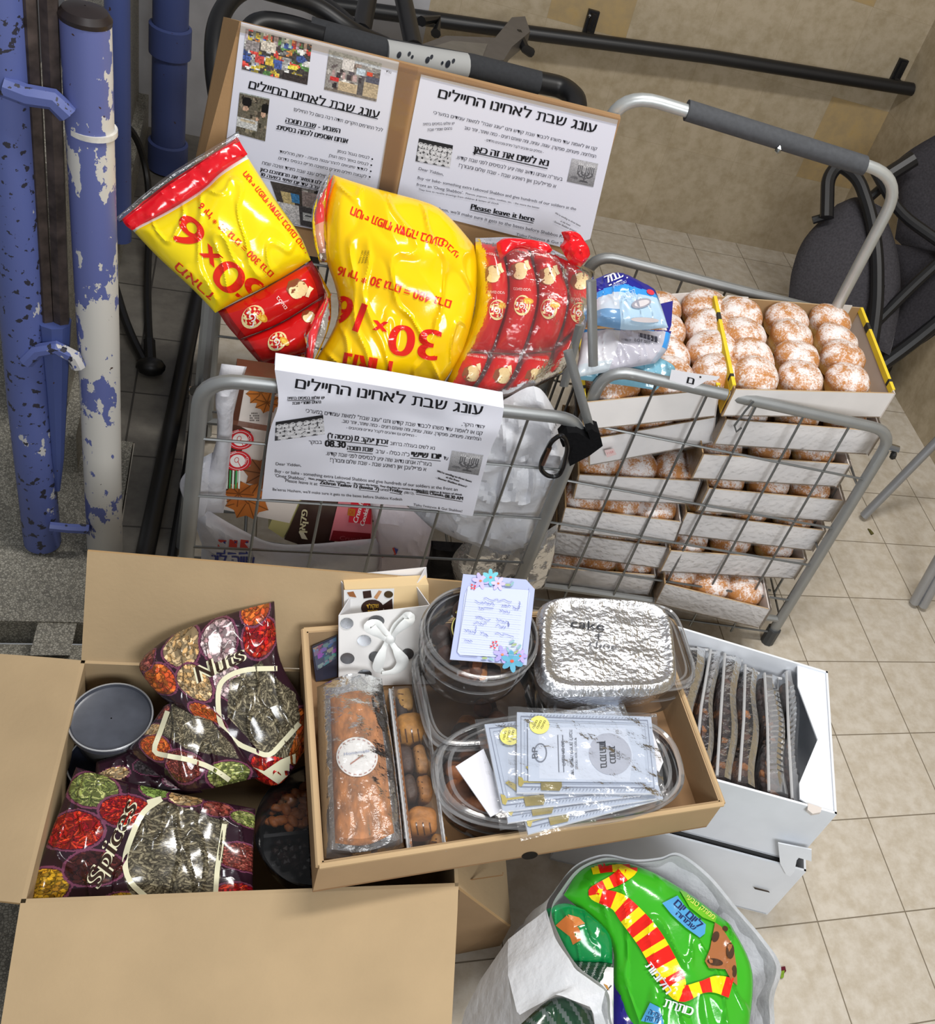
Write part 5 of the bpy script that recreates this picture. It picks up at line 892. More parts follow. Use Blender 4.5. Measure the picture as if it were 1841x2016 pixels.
cv = spice_canvas(1, [(.14, .14, .13, GR, 'leaf'), (.34, .26, .13, RD, 'dust'), (.12, .46, .14, RD, 'leaf'), (.05, .86, .13, YL, 'pea'), (.27, .72, .13, [(90, 40, 36), (60, 26, 28)], 'nut'), (.46, .02, .09, [(150, 180, 90)], 'pea'), (.62, .05, .09, CR, 'nut'), (.80, .10, .08, BR_N, 'nut'), (.95, .14, .08, GR, 'pea'), (.95, .52, .13, BR_N, 'dust'), (.94, .90, .12, RD, 'leaf'), (.44, .99, .1, YL, 'pea')], [[(.5, .12), (.86, .22), (.84, 1), (.5, 1), (.42, .8), (.40, .5), (.43, .25)]])
def art1(m, s):
    stroke(m, s, [(318, 1572), (282, 1600), (258, 1650), (246, 1695), (256, 1735), (290, 1768)], 11, CREAM, FILM); stroke(m, s, [(318, 1572), (290, 1580)], 10, CREAM, FILM); stroke(m, s, [(442, 1622), (436, 1660), (428, 1710), (424, 1768)], 10, CREAM, FILM); script(m, s, 'Spices', (196, 1748), (270, 1588), 34)
spicebag((V2((150, 1510), (250, 1540), (380, 1570), (503, 1592)), V2((503, 1592), (498, 1690), (498, 1790)), V2((44, 1790), (260, 1792), (498, 1790)), V2((150, 1510), (100, 1640), (44, 1790))), H(270, 1680, .30), (0, -.18, .98), cv, 'bag lettered Spices showing dark sunflower seeds at front of carton', .025, art1)
cv = spice_canvas(2, [(.22, .74, .15, OR, 'leaf'), (.5, .80, .15, BR_N, 'dust'), (.82, .90, .14, GR, 'pea'), (.06, .5, .12, CR, 'nut'), (.9, .2, .14, RD, 'nut'), (.1, .2, .1, BR_N, 'nut')], [[(.22, .06), (.6, .04), (.9, .55), (.92, .74), (.6, .62), (.22, .56)]])
def art2(m, s): stroke(m, s, [(330, 1400), (316, 1440), (304, 1478), (330, 1488), (372, 1496), (420, 1514), (468, 1548)], 10, CREAM, FILM); stroke(m, s, [(468, 1548), (500, 1530)], 9, CREAM, FILM); stroke(m, s, [(290, 1512), (330, 1545), (360, 1572), (420, 1584), (500, 1586)], 7, (224, 216, 206), FILM); text(m, s, '121.01.0051', (340, 1568), (402, 1580), 7, (150, 110, 80), FILM)
spicebag((V2((322, 1392), (380, 1374), (450, 1400)), V2((450, 1400), (480, 1470), (510, 1530)), V2((248, 1478), (330, 1560), (380, 1592), (510, 1590)), V2((322, 1392), (290, 1440), (248, 1478))), H(380, 1480, .335), (-.1, -.3, .95), cv, 'crumpled seed bag lying between the Nuts bag and the Spices bag', .03, art2, wr=.014)
cv = spice_canvas(3, [(.34, .12, .13, CR, 'bean'), (.6, .14, .12, PK, 'bean'), (.88, .2, .12, RD, 'pea'), (.86, .02, .1, OR, 'nut'), (.1, .3, .13, OR, 'nut'), (.36, .36, .12, CR, 'pea'), (.6, .38, .1, PK, 'pea'), (.3, .62, .12, OR, 'leaf'), (.9, .86, .15, OR, 'nut'), (.6, .95, .14, RD, 'pea'), (.06, .1, .08, BR_N, 'pea')], [[(.62, .36), (.86, .34), (.98, .62), (.92, .78), (.76, .9), (.56, .78), (.48, .58)]])
def art3(m, s): stroke(m, s, [(546, 1316), (490, 1318), (452, 1330), (432, 1352), (430, 1396), (438, 1432), (466, 1462), (500, 1478), (530, 1486), (556, 1462), (590, 1424)], 10, CREAM, FILM); poly(m, s, [(498, 1510), (520, 1518), (552, 1496), (590, 1480), (600, 1496), (548, 1544)], CREAM, FILM, 12); script(m, s, 'Nuts', (392, 1344), (482, 1300), 34)
spicebag((V2((284, 1290), (340, 1250), (430, 1214), (540, 1184)), V2((540, 1184), (552, 1300), (606, 1400), (606, 1470)), V2((420, 1440), (470, 1508), (545, 1546), (606, 1470)), V2((284, 1290), (276, 1320), (330, 1384), (420, 1440))), H(450, 1420, .35), (-.05, -.52, .85), cv, 'bag lettered Nuts standing against the back flap of the carton', .03, art3)
cv = spice_canvas(4, [(.2, .5, .16, CR, 'nut'), (.6, .4, .18, [(90, 80, 84)], 'nut'), (.85, .7, .16, PK, 'pea')], [])
spicebag((V2((190, 1500), (270, 1478), (350, 1520)), V2((350, 1520), (400, 1560)), V2((180, 1570), (300, 1580), (400, 1575)), V2((190, 1500), (180, 1570))), H(270, 1530, .30), (0, -.2, .98), cv, 'dark printed bag mostly hidden under the crumpled seed bag', .012, lambda m, s: None, 60, 40)
# round tubs
def round_tub(c, r, h, label, lidcol, lidm, body, group='round tubs in the carton', tilt=None, seal=None):
    t = thing('round_tub', label, 'tub', c, group); c = Vector(c)
    m = MB(); lathe(m, [(.001, 0), (r*.82, 0), (r*.86, .003), (r*.95, h)], c, (60, 62, 70), body, 48, tilt=tilt); m.build('tub_body', t)
    m = MB(); lathe(m, [(r*.955, h-.008), (r, h-.006), (r*1.0, h+.002), (r*.95, h+.004), (r*.92, h-.001), (r*.86, h-.002), (.001, h-.001)], c, lidcol, lidm, 56, tilt=tilt); m.build('lid', t)
    m = MB(); lathe(m, [(r*.985, h+.0015), (r*.995, h+.004), (r*.965, h+.005), (r*.95, h+.003)], c, (214, 220, 226), clear('milky_rim', body=.45, rough=.2), 56, tilt=tilt); m.build('lid_rim', t); return t
DARKT = clear('tinted_tub', (.35, .37, .42), body=.12, rough=.15)
T1 = Matrix.Rotation(math.radians(6), 3, 'X') @ Matrix.Rotation(math.radians(-4), 3, 'Y')
c = H(240, 1475, .27); r0 = (H(312, 1405, .335)-H(142, 1410, .335)).length/2
cc = H(227, 1405, .335); round_tub((cc.x, cc.y, .275), r0, .06, 'round tub with clear milky lid at the back left of carton', (72, 75, 84), mat('dark_lid_plastic', .3, spec=.5, vary=(30, .2)), DARKT, tilt=T1)
cc = H(215, 1485, .27); round_tub((cc.x, cc.y-.01, .215), r0*.98, .05, 'second round tub half hidden beneath the milky lidded one', (40, 44, 58), mat('dark_lid_plastic'), DARKT)
for x, y, z, r in ((470, 1520, .2, 0),):
    pass
# round black tray of almonds and chocolate drops
cc = H(648, 1620, .295); R_ = (H(500, 1625, .295)-cc).length
t = thing('round_tray', 'round black tray with almonds and chocolate drops beside the seed bags', 'tray', (cc.x, cc.y, .245))
m = MB(); lathe(m, [(.001, .002), (R_*.84, .002), (R_*.9, .03), (R_*.97, .045), (R_, .05), (R_*.985, .044), (R_*.91, .027), (R_*.86, 0), (.001, 0)], (cc.x, cc.y, .245), (24, 24, 28), GLOSSP, 64); m.build('tray_body', t)
for a in (0, 2.09, 4.19):
    m = MB(); d = Vector((math.cos(a+3.2), math.sin(a+3.2), 0)); e = Vector((-d.y, d.x, 0))*.0025; p = Vector((cc.x, cc.y, .247)); q = p+d*R_*.86; slab(m, [p-e, q-e, q-e+Vector((0, 0, .03)), p-e+Vector((0, 0, .03))], .005, (24, 24, 28), GLOSSP); m.build('divider', t)
m = MB(); lathe(m, [(R_*.99, .050), (R_*.9, .056), (.001, .058)], (cc.x, cc.y, .245), (255, 255, 255), clear('thin_clear_lid', body=.005, rough=.04), 64); m.build('clear_lid', t)
am = MB(); blob(am, (0, 0, 0), (.0105, .0065, .005), (164, 92, 36), FOODM, 2, .1); ao = am.build('almond', origin=(0, 0, 0)); cm_ = MB(); blob(cm_, (0, 0, 0), (.006, .006, .0055), (30, 20, 20), GLOSSP, 1, .05); co_ = cm_.build('chocolate_drop', origin=(0, 0, 0)); rng = random.Random(4)
def strew(o, poly_px, n, z, label, cat, group, first=[True]):
    k = 0; P = poly_px; tries = 0; placed = []
    while k < n and tries < 4000:
        tries += 1; x = rng.uniform(min(p[0] for p in P), max(p[0] for p in P)); y = rng.uniform(min(p[1] for p in P), max(p[1] for p in P)); ins = False; j = len(P)-1
        for i in range(len(P)):
            if (P[i][1] > y) != (P[j][1] > y) and x < (P[j][0]-P[i][0])*(y-P[i][1])/(P[j][1]-P[i][1])+P[i][0]: ins = not ins
            j = i
        if not ins: continue
        q = H(x, y, z)
        near = [p for p in placed if (p.xy-q.xy).length < .009]
        if len(near) > 1: continue
        q.z += .006*len(near); placed.append(q); c = o if k == 0 else o.copy()
        if k: COL.objects.link(c)
        c.location = q; c.rotation_euler = (rng.uniform(-.4, .4), rng.uniform(-.4, .4), rng.random()*6.28); tag(c, label, cat, group); k += 1
strew(ao, [(532, 1618), (545, 1570), (585, 1535), (622, 1530), (622, 1612), (600, 1628), (536, 1634)], 46, .258, 'roasted almond in the round black tray', 'almond', 'almonds in the black tray')
strew(co_, [(528, 1645), (600, 1640), (624, 1640), (622, 1735), (580, 1715), (545, 1690)], 48, .256, 'dark chocolate drop in the round black tray', 'chocolate drop', 'chocolate drops in the black tray')
# ------------------------------------------------------------------ white boxes with packs of pastries
def lidbox(FRt, BRt, dirw, w, z0, z1, label, lower):
    a = Vector(FRt); b = Vector(BRt); L_ = a+dirw*w; M_ = b+dirw*w; t = thing('bakery_box', label, 'box', ((a.x+M_.x)/2, (a.y+M_.y)/2, z0), 'white bakery boxes'); WC = (228, 232, 238)
    for nm, p, q in (('front_wall', L_, a), ('right_wall', a, b), ('back_wall', b, M_), ('left_wall', M_, L_)):
        m = MB(); slab(m, [down(p, z0), down(q, z0), Vector((q.x, q.y, z1)), Vector((p.x, p.y, z1))], .004, WC, WCARD); m.build(nm, t, smooth=0)
    m = MB(); slab(m, [down(L_, z0+.004), down(a, z0+.004), down(b, z0+.004), down(M_, z0+.004)], .003, WC, WCARD); m.build('bottom', t, smooth=0)
    return t, a, b, L_, M_
zU = .342
aU, bU, lU = H(1648, 1603, zU), H(1630, 1322, zU), H(1420, 1540, zU); dU = (lU-aU); dU.z = 0; dU.normalize()
tU, *_ = lidbox(aU, bU, dU, .40, .176, zU, 'upper white bakery box holding six packs of pastries', False)
m = MB(); sU = [H(x, y, zU-.004) for x, y in ((1570, 1305), (1626, 1322), (1646, 1601), (1618, 1594), (1598, 1588), (1575, 1572), (1574, 1542), (1610, 1456), (1571, 1350))]
bm_ = list(reversed(sU)); m.add([*bm_, *[p-Vector((0, 0, .003)) for p in bm_]], [tuple(range(9)), tuple(reversed(range(9, 18)))]+[(i, (i+1) % 9, (i+1) % 9+9, i+9) for i in range(9)], (232, 236, 242), WCARD); m.build('side_flap', tU, smooth=0)
m = MB(); slab(m, [H(x, y, zU+.001) for x, y in reversed([(1591, 1581), (1618, 1590), (1616, 1599), (1600, 1602), (1590, 1594)])], .006, (214, 206, 200), WCARD); m.build('locking_tab', tU)
aL = Vector((-.100, -1.577, .172)); dL = dU
tL_, *_ = lidbox(aL, aL+(bU-aU)*.9-Vector((0, 0, (bU-aU).z)), dL, .42, .0, .172, 'lower white bakery box standing on the floor tiles', True)
fn = Vector((-dL.y, dL.x, 0)); fn = fn if fn.y < 0 else -fn
sL = skin_plane(aL+fn*.003, fn, .0005); m = MB()
q = [on_plane(x, y, aL+fn*.006, fn) for x, y in ((1532, 1660), (1598, 1673), (1598, 1696), (1570, 1688), (1564, 1716), (1556, 1726), (1548, 1722), (1536, 1700))]; m.add(q+[p-fn*.002 for p in q], [tuple(range(8)), tuple(reversed(range(8, 16)))]+[(i, (i+1) % 8, (i+1) % 8+8, i+8) for i in range(8)], (236, 240, 246), WCARD); m.build('locking_tab', tL_, smooth=0)
m = MB(); poly(m, sL, [(1484, 1746), (1514, 1754), (1516, 1757), (1486, 1750)], (60, 50, 44)); m.build('slot', tL_)
m = MB(); slab(m, [down(aL, .172)+dL*.03+Vector((0, .012, -.01)), down(aL, .172)+Vector((-.008, .02, -.01)), down(aL, .172)+Vector((0, .2, -.01)), down(aL, .172)+dL*.34+Vector((0, .2, -.01)), down(aL, .172)+dL*.34+Vector((0, .012, -.01))], .004, (26, 24, 26), clear('dark_pack_film', (.1, .1, .11), body=.1, rough=.2)); m.build('pastry_pack_edge', tL_)
PK_ = [((1345, 1275), (1395, 1278), (1352, 1520), (1318, 1500)), ((1396, 1283), (1418, 1285), (1400, 1530), (1365, 1520)), ((1424, 1290), (1462, 1300), (1448, 1536), (1408, 1530)), ((1464, 1312), (1496, 1325), (1494, 1552), (1452, 1540)), ((1502, 1328), (1540, 1335), (1556, 1565), (1510, 1560)), ((1545, 1325), (1570, 1310), (1582, 1582), (1556, 1575))]
names = ['leftmost pastry pack in the upper white box', 'second pastry pack from left in the upper white box', 'third pastry pack from left in the upper white box', 'fourth pastry pack from left in the upper white box', 'ribbed clear pastry pack, fifth from left in the white box', 'ribbed clear pastry pack against the white side flap']
RIB = clear('ribbed_clear_plastic', (.9, .91, .93), body=.22, rough=.12, bump=(20, .3))
for i, (a, b, c, d) in enumerate(PK_):
    zt = .318; A, B_, C_, D_ = [H(*p, zt) for p in (a, b, c, d)]; t = thing('pastry_pack', names[i], 'pastry pack', ((A.x+C_.x)/2, (A.y+C_.y)/2, .19), 'pastry packs in the white box')
    m = MB(); n = 44; V = []; F = []
    for j in range(n+1):
        v = j/n; l, r = A.lerp(D_, v), B_.lerp(C_, v); bump = .0035*(1 if (j % 2 and i > 3 and 6 < j < 38) else 0); wob = Vector((.004*math.sin(v*9+i), 0, 0))
        for u, z in ((0, -.11), (0, -.012), (.12, 0), (.5, .006+bump), (.88, 0), (1, -.012), (1, -.11)): p = l.lerp(r, u)+wob; p.z += z; V.append(p)
    for j in range(n):
        for k in range(6): F.append((j*7+k, j*7+k+1, (j+1)*7+k+1, (j+1)*7+k))
    F += [tuple(range(7)), tuple(reversed(range(n*7, n*7+7)))]
    m.add(V, F, (255, 255, 255), RIB if i > 3 else WRAP); m.build('clear_shell', t, smooth=25)
    m = MB(); tube(m, [A+Vector((.002, 0, .004)), A.lerp(D_, .5)+Vector((.004*math.sin(4.5+i), 0, .006)), D_+Vector((.002, 0, .004))], .0028, (220, 224, 228), clear('milky_rim'), 6); tube(m, [A+Vector((0, 0, -.002)), B_+Vector((0, 0, -.002))], .0025, (220, 224, 228), clear('milky_rim'), 6); m.build('shell_rim', t)
    m = MB(); rr = random.Random(i)
    for j in range(20):
        v = (j+.5)/20; p = A.lerp(D_, v).lerp(B_.lerp(C_, v), .5); w = (B_.lerp(C_, v)-A.lerp(D_, v)).length; blob(m, p+Vector((0, 0, -.034-.006*rr.random())), (w*.44, .010, .016), ((62, 40, 36), (88, 56, 42), (46, 30, 30), (150, 92, 42))[rr.choice((0, 0, 1, 2, 2, 3))], FOODM, 1, .2, 30, Matrix.Rotation(rr.uniform(-.9, .9), 3, 'Z'))
    q = [p-Vector((0, 0, .05)) for p in (D_, C_, B_, A)]; slab(m, q, .05, (46, 30, 28), FOODM); o = m.build('pastries', t); o['kind'] = 'stuff'; o['label'] = 'dark chocolate pastries'
# ------------------------------------------------------------------ grey table legs at the right edge, floor litter
t = thing('table', 'grey metal table legs at the right edge of the floor', 'table', H(1740, 1110, 0))
a = H(1694, 1022, .0); d_ = on_plane(1900, 812, (0, a.y+.04, 0), (0, 1, 0)); m = MB(); tube(m, [a+Vector((.004, 0, .012)), d_], .0125, (158, 160, 164), STEEL, 12); tube(m, [a+Vector((.012, .012, .012)), d_+Vector((.012, .012, 0))], .008, (158, 160, 164), STEEL, 10); m.build('leg', t)
a = H(1800, 1195, .0); d_ = on_plane(1905, 1000, (0, a.y+.03, 0), (0, 1, 0))
m = MB(); tube(m, [a+Vector((-.004, .006, .012)), d_], .0135, (166, 168, 172), STEEL, 12); tube(m, [a+Vector((.019, -.004, .012)), d_+Vector((.02, -.004, 0))], .0135, (166, 168, 172), STEEL, 12); m.build('leg', t)
m = MB(); q = [H(x, y, .004) for x, y in ((1536, 1904), (1546, 1902), (1548, 1912), (1541, 1918))]; slab(m, list(reversed(q)), .003, (86, 30, 40), FABRIC); q = [H(x, y, .005) for x, y in ((1537, 1912), (1545, 1910), (1543, 1924), (1538, 1926))]; slab(m, list(reversed(q)), .003, (120, 150, 50), FABRIC); tag(m.build('petal'), 'tiny red and green petal on the floor beside the carrier bag', 'petal')
m = MB(); q = [H(x, y, .004) for x, y in ((1709, 1040), (1714, 1042), (1721, 1050), (1716, 1052))]; slab(m, list(reversed(q)), .003, (92, 86, 48), FABRIC); tag(m.build('dry_leaf'), 'tiny dry leaf on the floor tiles near the table leg', 'leaf')
# ------------------------------------------------------------------ shallow brown tray and what lies in it
zT, zB = .42, .353
tFL, tFR, tBL = H(628, 1705, zT), H(1424, 1582, zT), H(598, 1240, zT); tBR = tFR+(tBL-tFL)+Vector((-.012, .012, 0))
tt = thing('cardboard_tray', 'shallow brown cardboard tray of cakes resting across the carton corner', 'tray', ((tFL.x+tFR.x)/2, (tFL.y+tBL.y)/2, zB))
KT = (172, 145, 112)
def wall(nm, a, b, t=.006, hole=False):
    m = MB(); slab(m, [down(a, zB), down(b, zB), b, a], t, KT, CARD)
    n = (b-a).cross(Vector((0, 0, 1))).normalized()
    tube(m, [a+Vector((0, 0, -.001)), a.lerp(b, .5)+Vector((0, 0, .0006)), b+Vector((0, 0, -.001))], .0042, (190, 162, 124), CARD, 8)
    if hole: s = skin_plane(a+n*.0005, n); poly(m, s, ell(1043, 1684, 16, 7, -10, 20), (24, 18, 14)); stroke(m, s, [(664, 1770), (770, 1752), (880, 1738), (990, 1722), (990, 1716)], 2.2, (130, 98, 64))
    return m.build(nm, tt, smooth=0)
wall('front_wall', tFL, tFR, hole=True); wall('right_wall', tFR, tBR); wall('back_wall', tBR, tBL); wall('left_wall', tBL, tFL)
m = MB(); slab(m, [down(tFL, zB), down(tFR, zB), down(tBR, zB), down(tBL, zB)], .004, (150, 118, 86), CARD); m.build('bottom', tt, smooth=0)
# wrapped loaf cake
t = thing('loaf_cake', 'golden loaf cake in cling wrap with a round paper label', 'cake', H(705, 1560, zB+.006))
up = Vector((0, 0, 1)); cz = zB+.045
LO = (V2((640, 1352), (700, 1338), (752, 1345)), V2((752, 1345), (772, 1500), (788, 1652)), V2((650, 1672), (720, 1676), (788, 1652)), V2((640, 1352), (644, 1500), (650, 1672)))
CAKE = mat('golden_cake_crust', .6, vary=(75, .45), bump=(120, .5, .002), stretch=(1.5, .6, 1))
m = MB(); pillow(m, (V2((650, 1372), (700, 1362), (744, 1366)), V2((744, 1366), (760, 1500), (776, 1640)), V2((660, 1660), (720, 1664), (776, 1640)), V2((650, 1372), (654, 1500), (660, 1660))), lambda x, y: H(x, y, cz), up, .022, 30, 50, lambda u, v: (164, 104, 52), CAKE, .002, 20, back=1.6, edge=.3); s = skin_mesh(m, .0012); m.build('cake', t)
m = MB(); pillow(m, LO, lambda x, y: H(x, y, cz-.02), up, .006, 16, 24, lambda u, v: (206, 208, 212), FOIL, .002, 30, back=3.4, edge=.2); m.build('foil_tin', t)
wm = MB(); pillow(wm, (V2((624, 1352), (690, 1330), (752, 1336)), V2((752, 1336), (776, 1500), (796, 1668)), V2((638, 1690), (720, 1692), (796, 1668)), V2((624, 1352), (628, 1500), (638, 1690))), lambda x, y: H(x, y, cz), up, .027, 40, 60, lambda u, v: (255, 255, 255), clear('tight_wrap', body=.05, rough=.14, bump=(90, .45)), .0035, 26, back=1.5, edge=.3); wm.build('cling_wrap', t)
m = MB(); poly(m, s, ell(703, 1490, 41, 39, 10, 40), (224, 222, 220), PAPER, 8); s2_ = lambda x, y: (None if s(x, y) is None else s(x, y)-ray(x, y)*.0008)
for k in range(22): a = 360/22*k; stroke(m, s2_, ell(703, 1490, 37, 35, 10, 4, a, a+9), 1.2, (170, 110, 100))
text(m, s2_, 'Homemade', (678, 1487), (728, 1480), 6, (150, 160, 190), hscale=.74); stroke(m, s2_, [(690, 1504), (715, 1486)], 2, (170, 110, 90)); m.build('paper_label', t)
# rugelach box
t = thing('pastry_box', 'long clear box of baked pastries beside the loaf cake', 'pastry box', H(820, 1520, zB))
zP = zB+.03
for i, (x, y, rx, ry, rz, a, c) in enumerate(((796, 1383, 15, 26, .016, .1, (168, 126, 66)), (806, 1438, 28, 30, .022, .15, (168, 116, 48)), (798, 1500, 14, 30, .015, .1, (62, 42, 32)), (826, 1500, 13, 32, .017, .1, (154, 108, 58)), (806, 1555, 13, 28, .015, .1, (66, 46, 34)), (834, 1556, 14, 26, .017, .1, (152, 100, 46)), (828, 1622, 30, 28, .021, .3, (162, 104, 42)), (862, 1660, 16, 14, .012, .5, (160, 108, 40)), (790, 1400, 10, 30, .012, .1, (60, 46, 40)))):
    m = MB(); p = H(x, y, zP); k = (H(x+1, y, zP)-p).length; blob(m, p, (rx*k, ry*k, rz), c, FOODM, 4, .10, 20, Matrix.Rotation(-a+.2, 3, 'Z'), None, .55); s = skin_mesh(m, .0006)
    if c[0] > 150:
        for q in (-.66, -.22, .22, .66): stroke(m, s, [(x+q*rx-2, y-ry*.1), (x+q*rx+2, y+ry*.8)], 2.4, (84, 54, 34), FILM) if rx > 20 else stroke(m, s, [(x-rx*.8, y+q*ry), (x-rx*.1, y+q*ry+1)], 2, (84, 54, 34), FILM)
    tag(m.build('pastry'), ('golden baked pastry with scored slits in the long clear box' if c[0] > 150 else 'dark chocolate side pastry in the long clear box'), 'pastry', 'pastries in the long clear box')
A4 = [(768, 1352), (836, 1348), (880, 1672), (806, 1680)]
m = MB(); zt = zB+.058; q = [H(*p, zt) for p in A4]; b_ = [down(p, zB+.004) for p in q]; n = 40; V = []; F = []
for j in range(n+1):
    v = j/n; l, r = q[0].lerp(q[3], v), q[1].lerp(q[2], v); k = 0
    for p, z in ((l, zB+.004), (l, zt-.008-k), (l.lerp(r, .1), zt+k), (l.lerp(r, .9), zt+k), (r, zt-.008-k), (r+Vector((.003, 0, 0)), zB+.004)): V.append(Vector((p.x, p.y, z)))
for j in range(n):
    for k in range(5): F.append((j*6+k, j*6+k+1, (j+1)*6+k+1, (j+1)*6+k))
m.add(V, F, (255, 255, 255), CLEAR); m.build('clear_lid', t, smooth=20)
m = MB()
for u, v, (a, b) in ((0, 0, (1, 2)), (0, 0, (0, 3))):
    P = [q[a].lerp(q[b], i/60) for i in range(61)]; tube(m, [p+Vector((0, 0, -.006+.0012*(i % 2))) for i, p in enumerate(P)], .0016, (210, 208, 204), clear('milky_rim'), 5)
m.build('beaded_rim', t)
# gift bag with silver spots
t = thing('gift_bag', 'white gift bag with silver spots and a white ribbon bow', 'gift bag', H(760, 1345, zB))
gb0 = H(668, 1352, zB+.002); gn = Vector((.02, -.93, .36)).normalized()
def gp(x, y, o=0.0): return on_plane(x, y, gb0+gn*o, gn)
GQ = [gp(668, 1212), gp(846, 1192), gp(856, 1346), gp(668, 1352)]
dp_ = Vector((0, .075, .0))
m = MB(); slab(m, [GQ[3], GQ[2], GQ[1], GQ[0]], .0015, (236, 234, 232), PAPER); GW = skin_plane(gb0+gn*.0004, gn)
for (x, y, rx, ry, a0, a1) in ((683, 1227, 13, 11, 0, 360), (741, 1222, 16, 11, 0, 360), (804, 1217, 14, 10, 0, 360), (717, 1261, 14, 11, 0, 360), (684, 1296, 14, 11, 0, 360), (739, 1293, 13, 11, 0, 360), (803, 1287, 12, 11, 0, 360), (718, 1327, 14, 9, 0, 360), (828, 1320, 12, 9, 0, 360)): poly(m, GW, ell(x, y, rx, ry, 0, 20), (150, 152, 156), mat('silver_print', .25, metal=.9, vary=(60, .3)))
m.build('front_panel', t)
m = MB(); b4 = [p+dp_ for p in GQ]; slab(m, b4, .0015, (228, 226, 226), PAPER); m.build('back_panel', t)
m = MB(); mid0 = (GQ[0]+b4[0])/2+Vector((.018, 0, 0)); midb = (GQ[3]+b4[3])/2+Vector((.012, 0, 0)); slab(m, [GQ[3], midb, mid0, GQ[0]], .0012, (214, 214, 218), PAPER); slab(m, [midb, b4[3], b4[0], mid0], .0012, (214, 214, 218), PAPER); m.build('side_gusset', t)
m = MB(); mid1 = (GQ[1]+b4[1])/2-Vector((.018, 0, 0)); midc = (GQ[2]+b4[2])/2-Vector((.012, 0, 0)); slab(m, [GQ[1], mid1, midc, GQ[2]], .0012, (220, 220, 224), PAPER); slab(m, [mid1, b4[1], b4[2], midc], .0012, (220, 220, 224), PAPER); m.build('side_gusset', t)
SAT = mat('white_satin', .3, spec=.5)
def ribbon(pts, w, nm):
    m = MB(); P = [gp(x, y, o) for x, y, o in fillet2(pts)]; V = []; 
    for i, p in enumerate(P):
        tdir = (P[min(i+1, len(P)-1)]-P[max(i-1, 0)]).normalized(); sd = tdir.cross(gn).normalized(); k = math.sin(math.pi*(.12+.76*i/(len(P)-1))); V += [p-sd*w*k, p+gn*.003*k, p+sd*w*k]
    F = []
    for i in range(len(P)-1): F += [(3*i, 3*i+1, 3*i+4, 3*i+3), (3*i+1, 3*i+2, 3*i+5, 3*i+4)]
    m.add(V, F, (240, 242, 240), SAT); m.build(nm, t, smooth=70)
def fillet2(pts): return [tuple(v) for v in fillet([Vector(p) for p in pts], 30, 6)]
ribbon([(764, 1262, .012), (740, 1246, .02), (724, 1232, .016), (744, 1226, .01), (768, 1254, .012)], .009, 'bow_loop'); ribbon([(766, 1262, .012), (786, 1238, .022), (806, 1222, .02), (804, 1212, .012), (776, 1238, .01), (766, 1258, .012)], .009, 'bow_loop')
ribbon([(762, 1262, .012), (750, 1290, .016), (742, 1318, .012), (760, 1326, .01)], .008, 'bow_tail'); ribbon([(770, 1264, .012), (784, 1286, .02), (796, 1304, .014), (780, 1322, .014), (752, 1326, .016)], .009, 'bow_tail')
m = MB(); blob(m, gp(768, 1258, .012), (.008, .006, .01), (242, 244, 242), SAT, 2, .1); m.build('bow_knot', t)
# kraft box inside the gift bag
t = thing('sweet_box', 'cream paper box with chocolates label inside the spotted gift bag', 'box', H(760, 1330, zB+.03))
kb = GQ[3]+Vector((0, .035, 0)); kn = gn
def kp(x, y, o=0.0): return on_plane(x, y, kb+kn*o, kn)
m = MB(); slab(m, [kp(678, 1300), kp(844, 1300), kp(844, 1151), kp(679, 1160)], .03, (232, 204, 156), PAPER); m.build('box_body', t, smooth=0)
s = skin_plane(kb+kn*.0006, kn); s_b = skin_plane(kb+kn*.0012, kn); m = MB(); poly(m, s, [(677, 1161), (776, 1158), (774, 1216), (677, 1216)], (226, 226, 226))
for P in (ell(733, 1196, 22, 16, 0, 20), [(714, 1164), (730, 1162), (732, 1176), (716, 1178)], [(752, 1192), (772, 1178), (774, 1206), (758, 1202)]): poly(m, s_b, P, (52, 32, 26))
for P, c in (([(683, 1166), (696, 1164), (702, 1176), (688, 1174)], (150, 96, 56)), (ell(765, 1170, 9, 7, 0, 14), (70, 54, 30)), ([(736, 1176), (746, 1162), (752, 1164), (742, 1180)], (190, 140, 96))): poly(m, s_b, P, c)
s_c = skin_plane(kb+kn*.0018, kn); text(m, s_c, 'שוקולד', (722, 1198), (746, 1196), 8, (214, 170, 60)); text(m, s_c, 'מיוחד', (724, 1208), (744, 1207), 7, (214, 170, 60)); m.build('label', t)
# small dark booklet at the tray's back left corner
t = thing('photo_booklet', 'small dark printed booklet in the back left tray corner', 'booklet', H(645, 1330, zB)); bp_ = H(640, 1342, zB+.002); bn_ = Vector((-.1, -.8, .6)).normalized()
m = MB(); slab(m, [on_plane(x, y, bp_, bn_) for x, y in ((622, 1342), (664, 1332), (664, 1250), (614, 1274))], .014, (52, 54, 72), FILM); s = skin_plane(bp_+bn_*.0006, bn_); r = np.random.default_rng(2); c = Canvas(14, 16, (70, 76, 96)); [c.ellipse(r.random(), r.random(), .14, .1, (60+90*r.random(), 70+80*r.random(), 100+60*r.random())) for _ in range(30)]
m.build('booklet', t); m = MB(); picture(m, s, [(616, 1276), (662, 1254), (662, 1296), (624, 1320)], c); m.build('cover_picture', t)
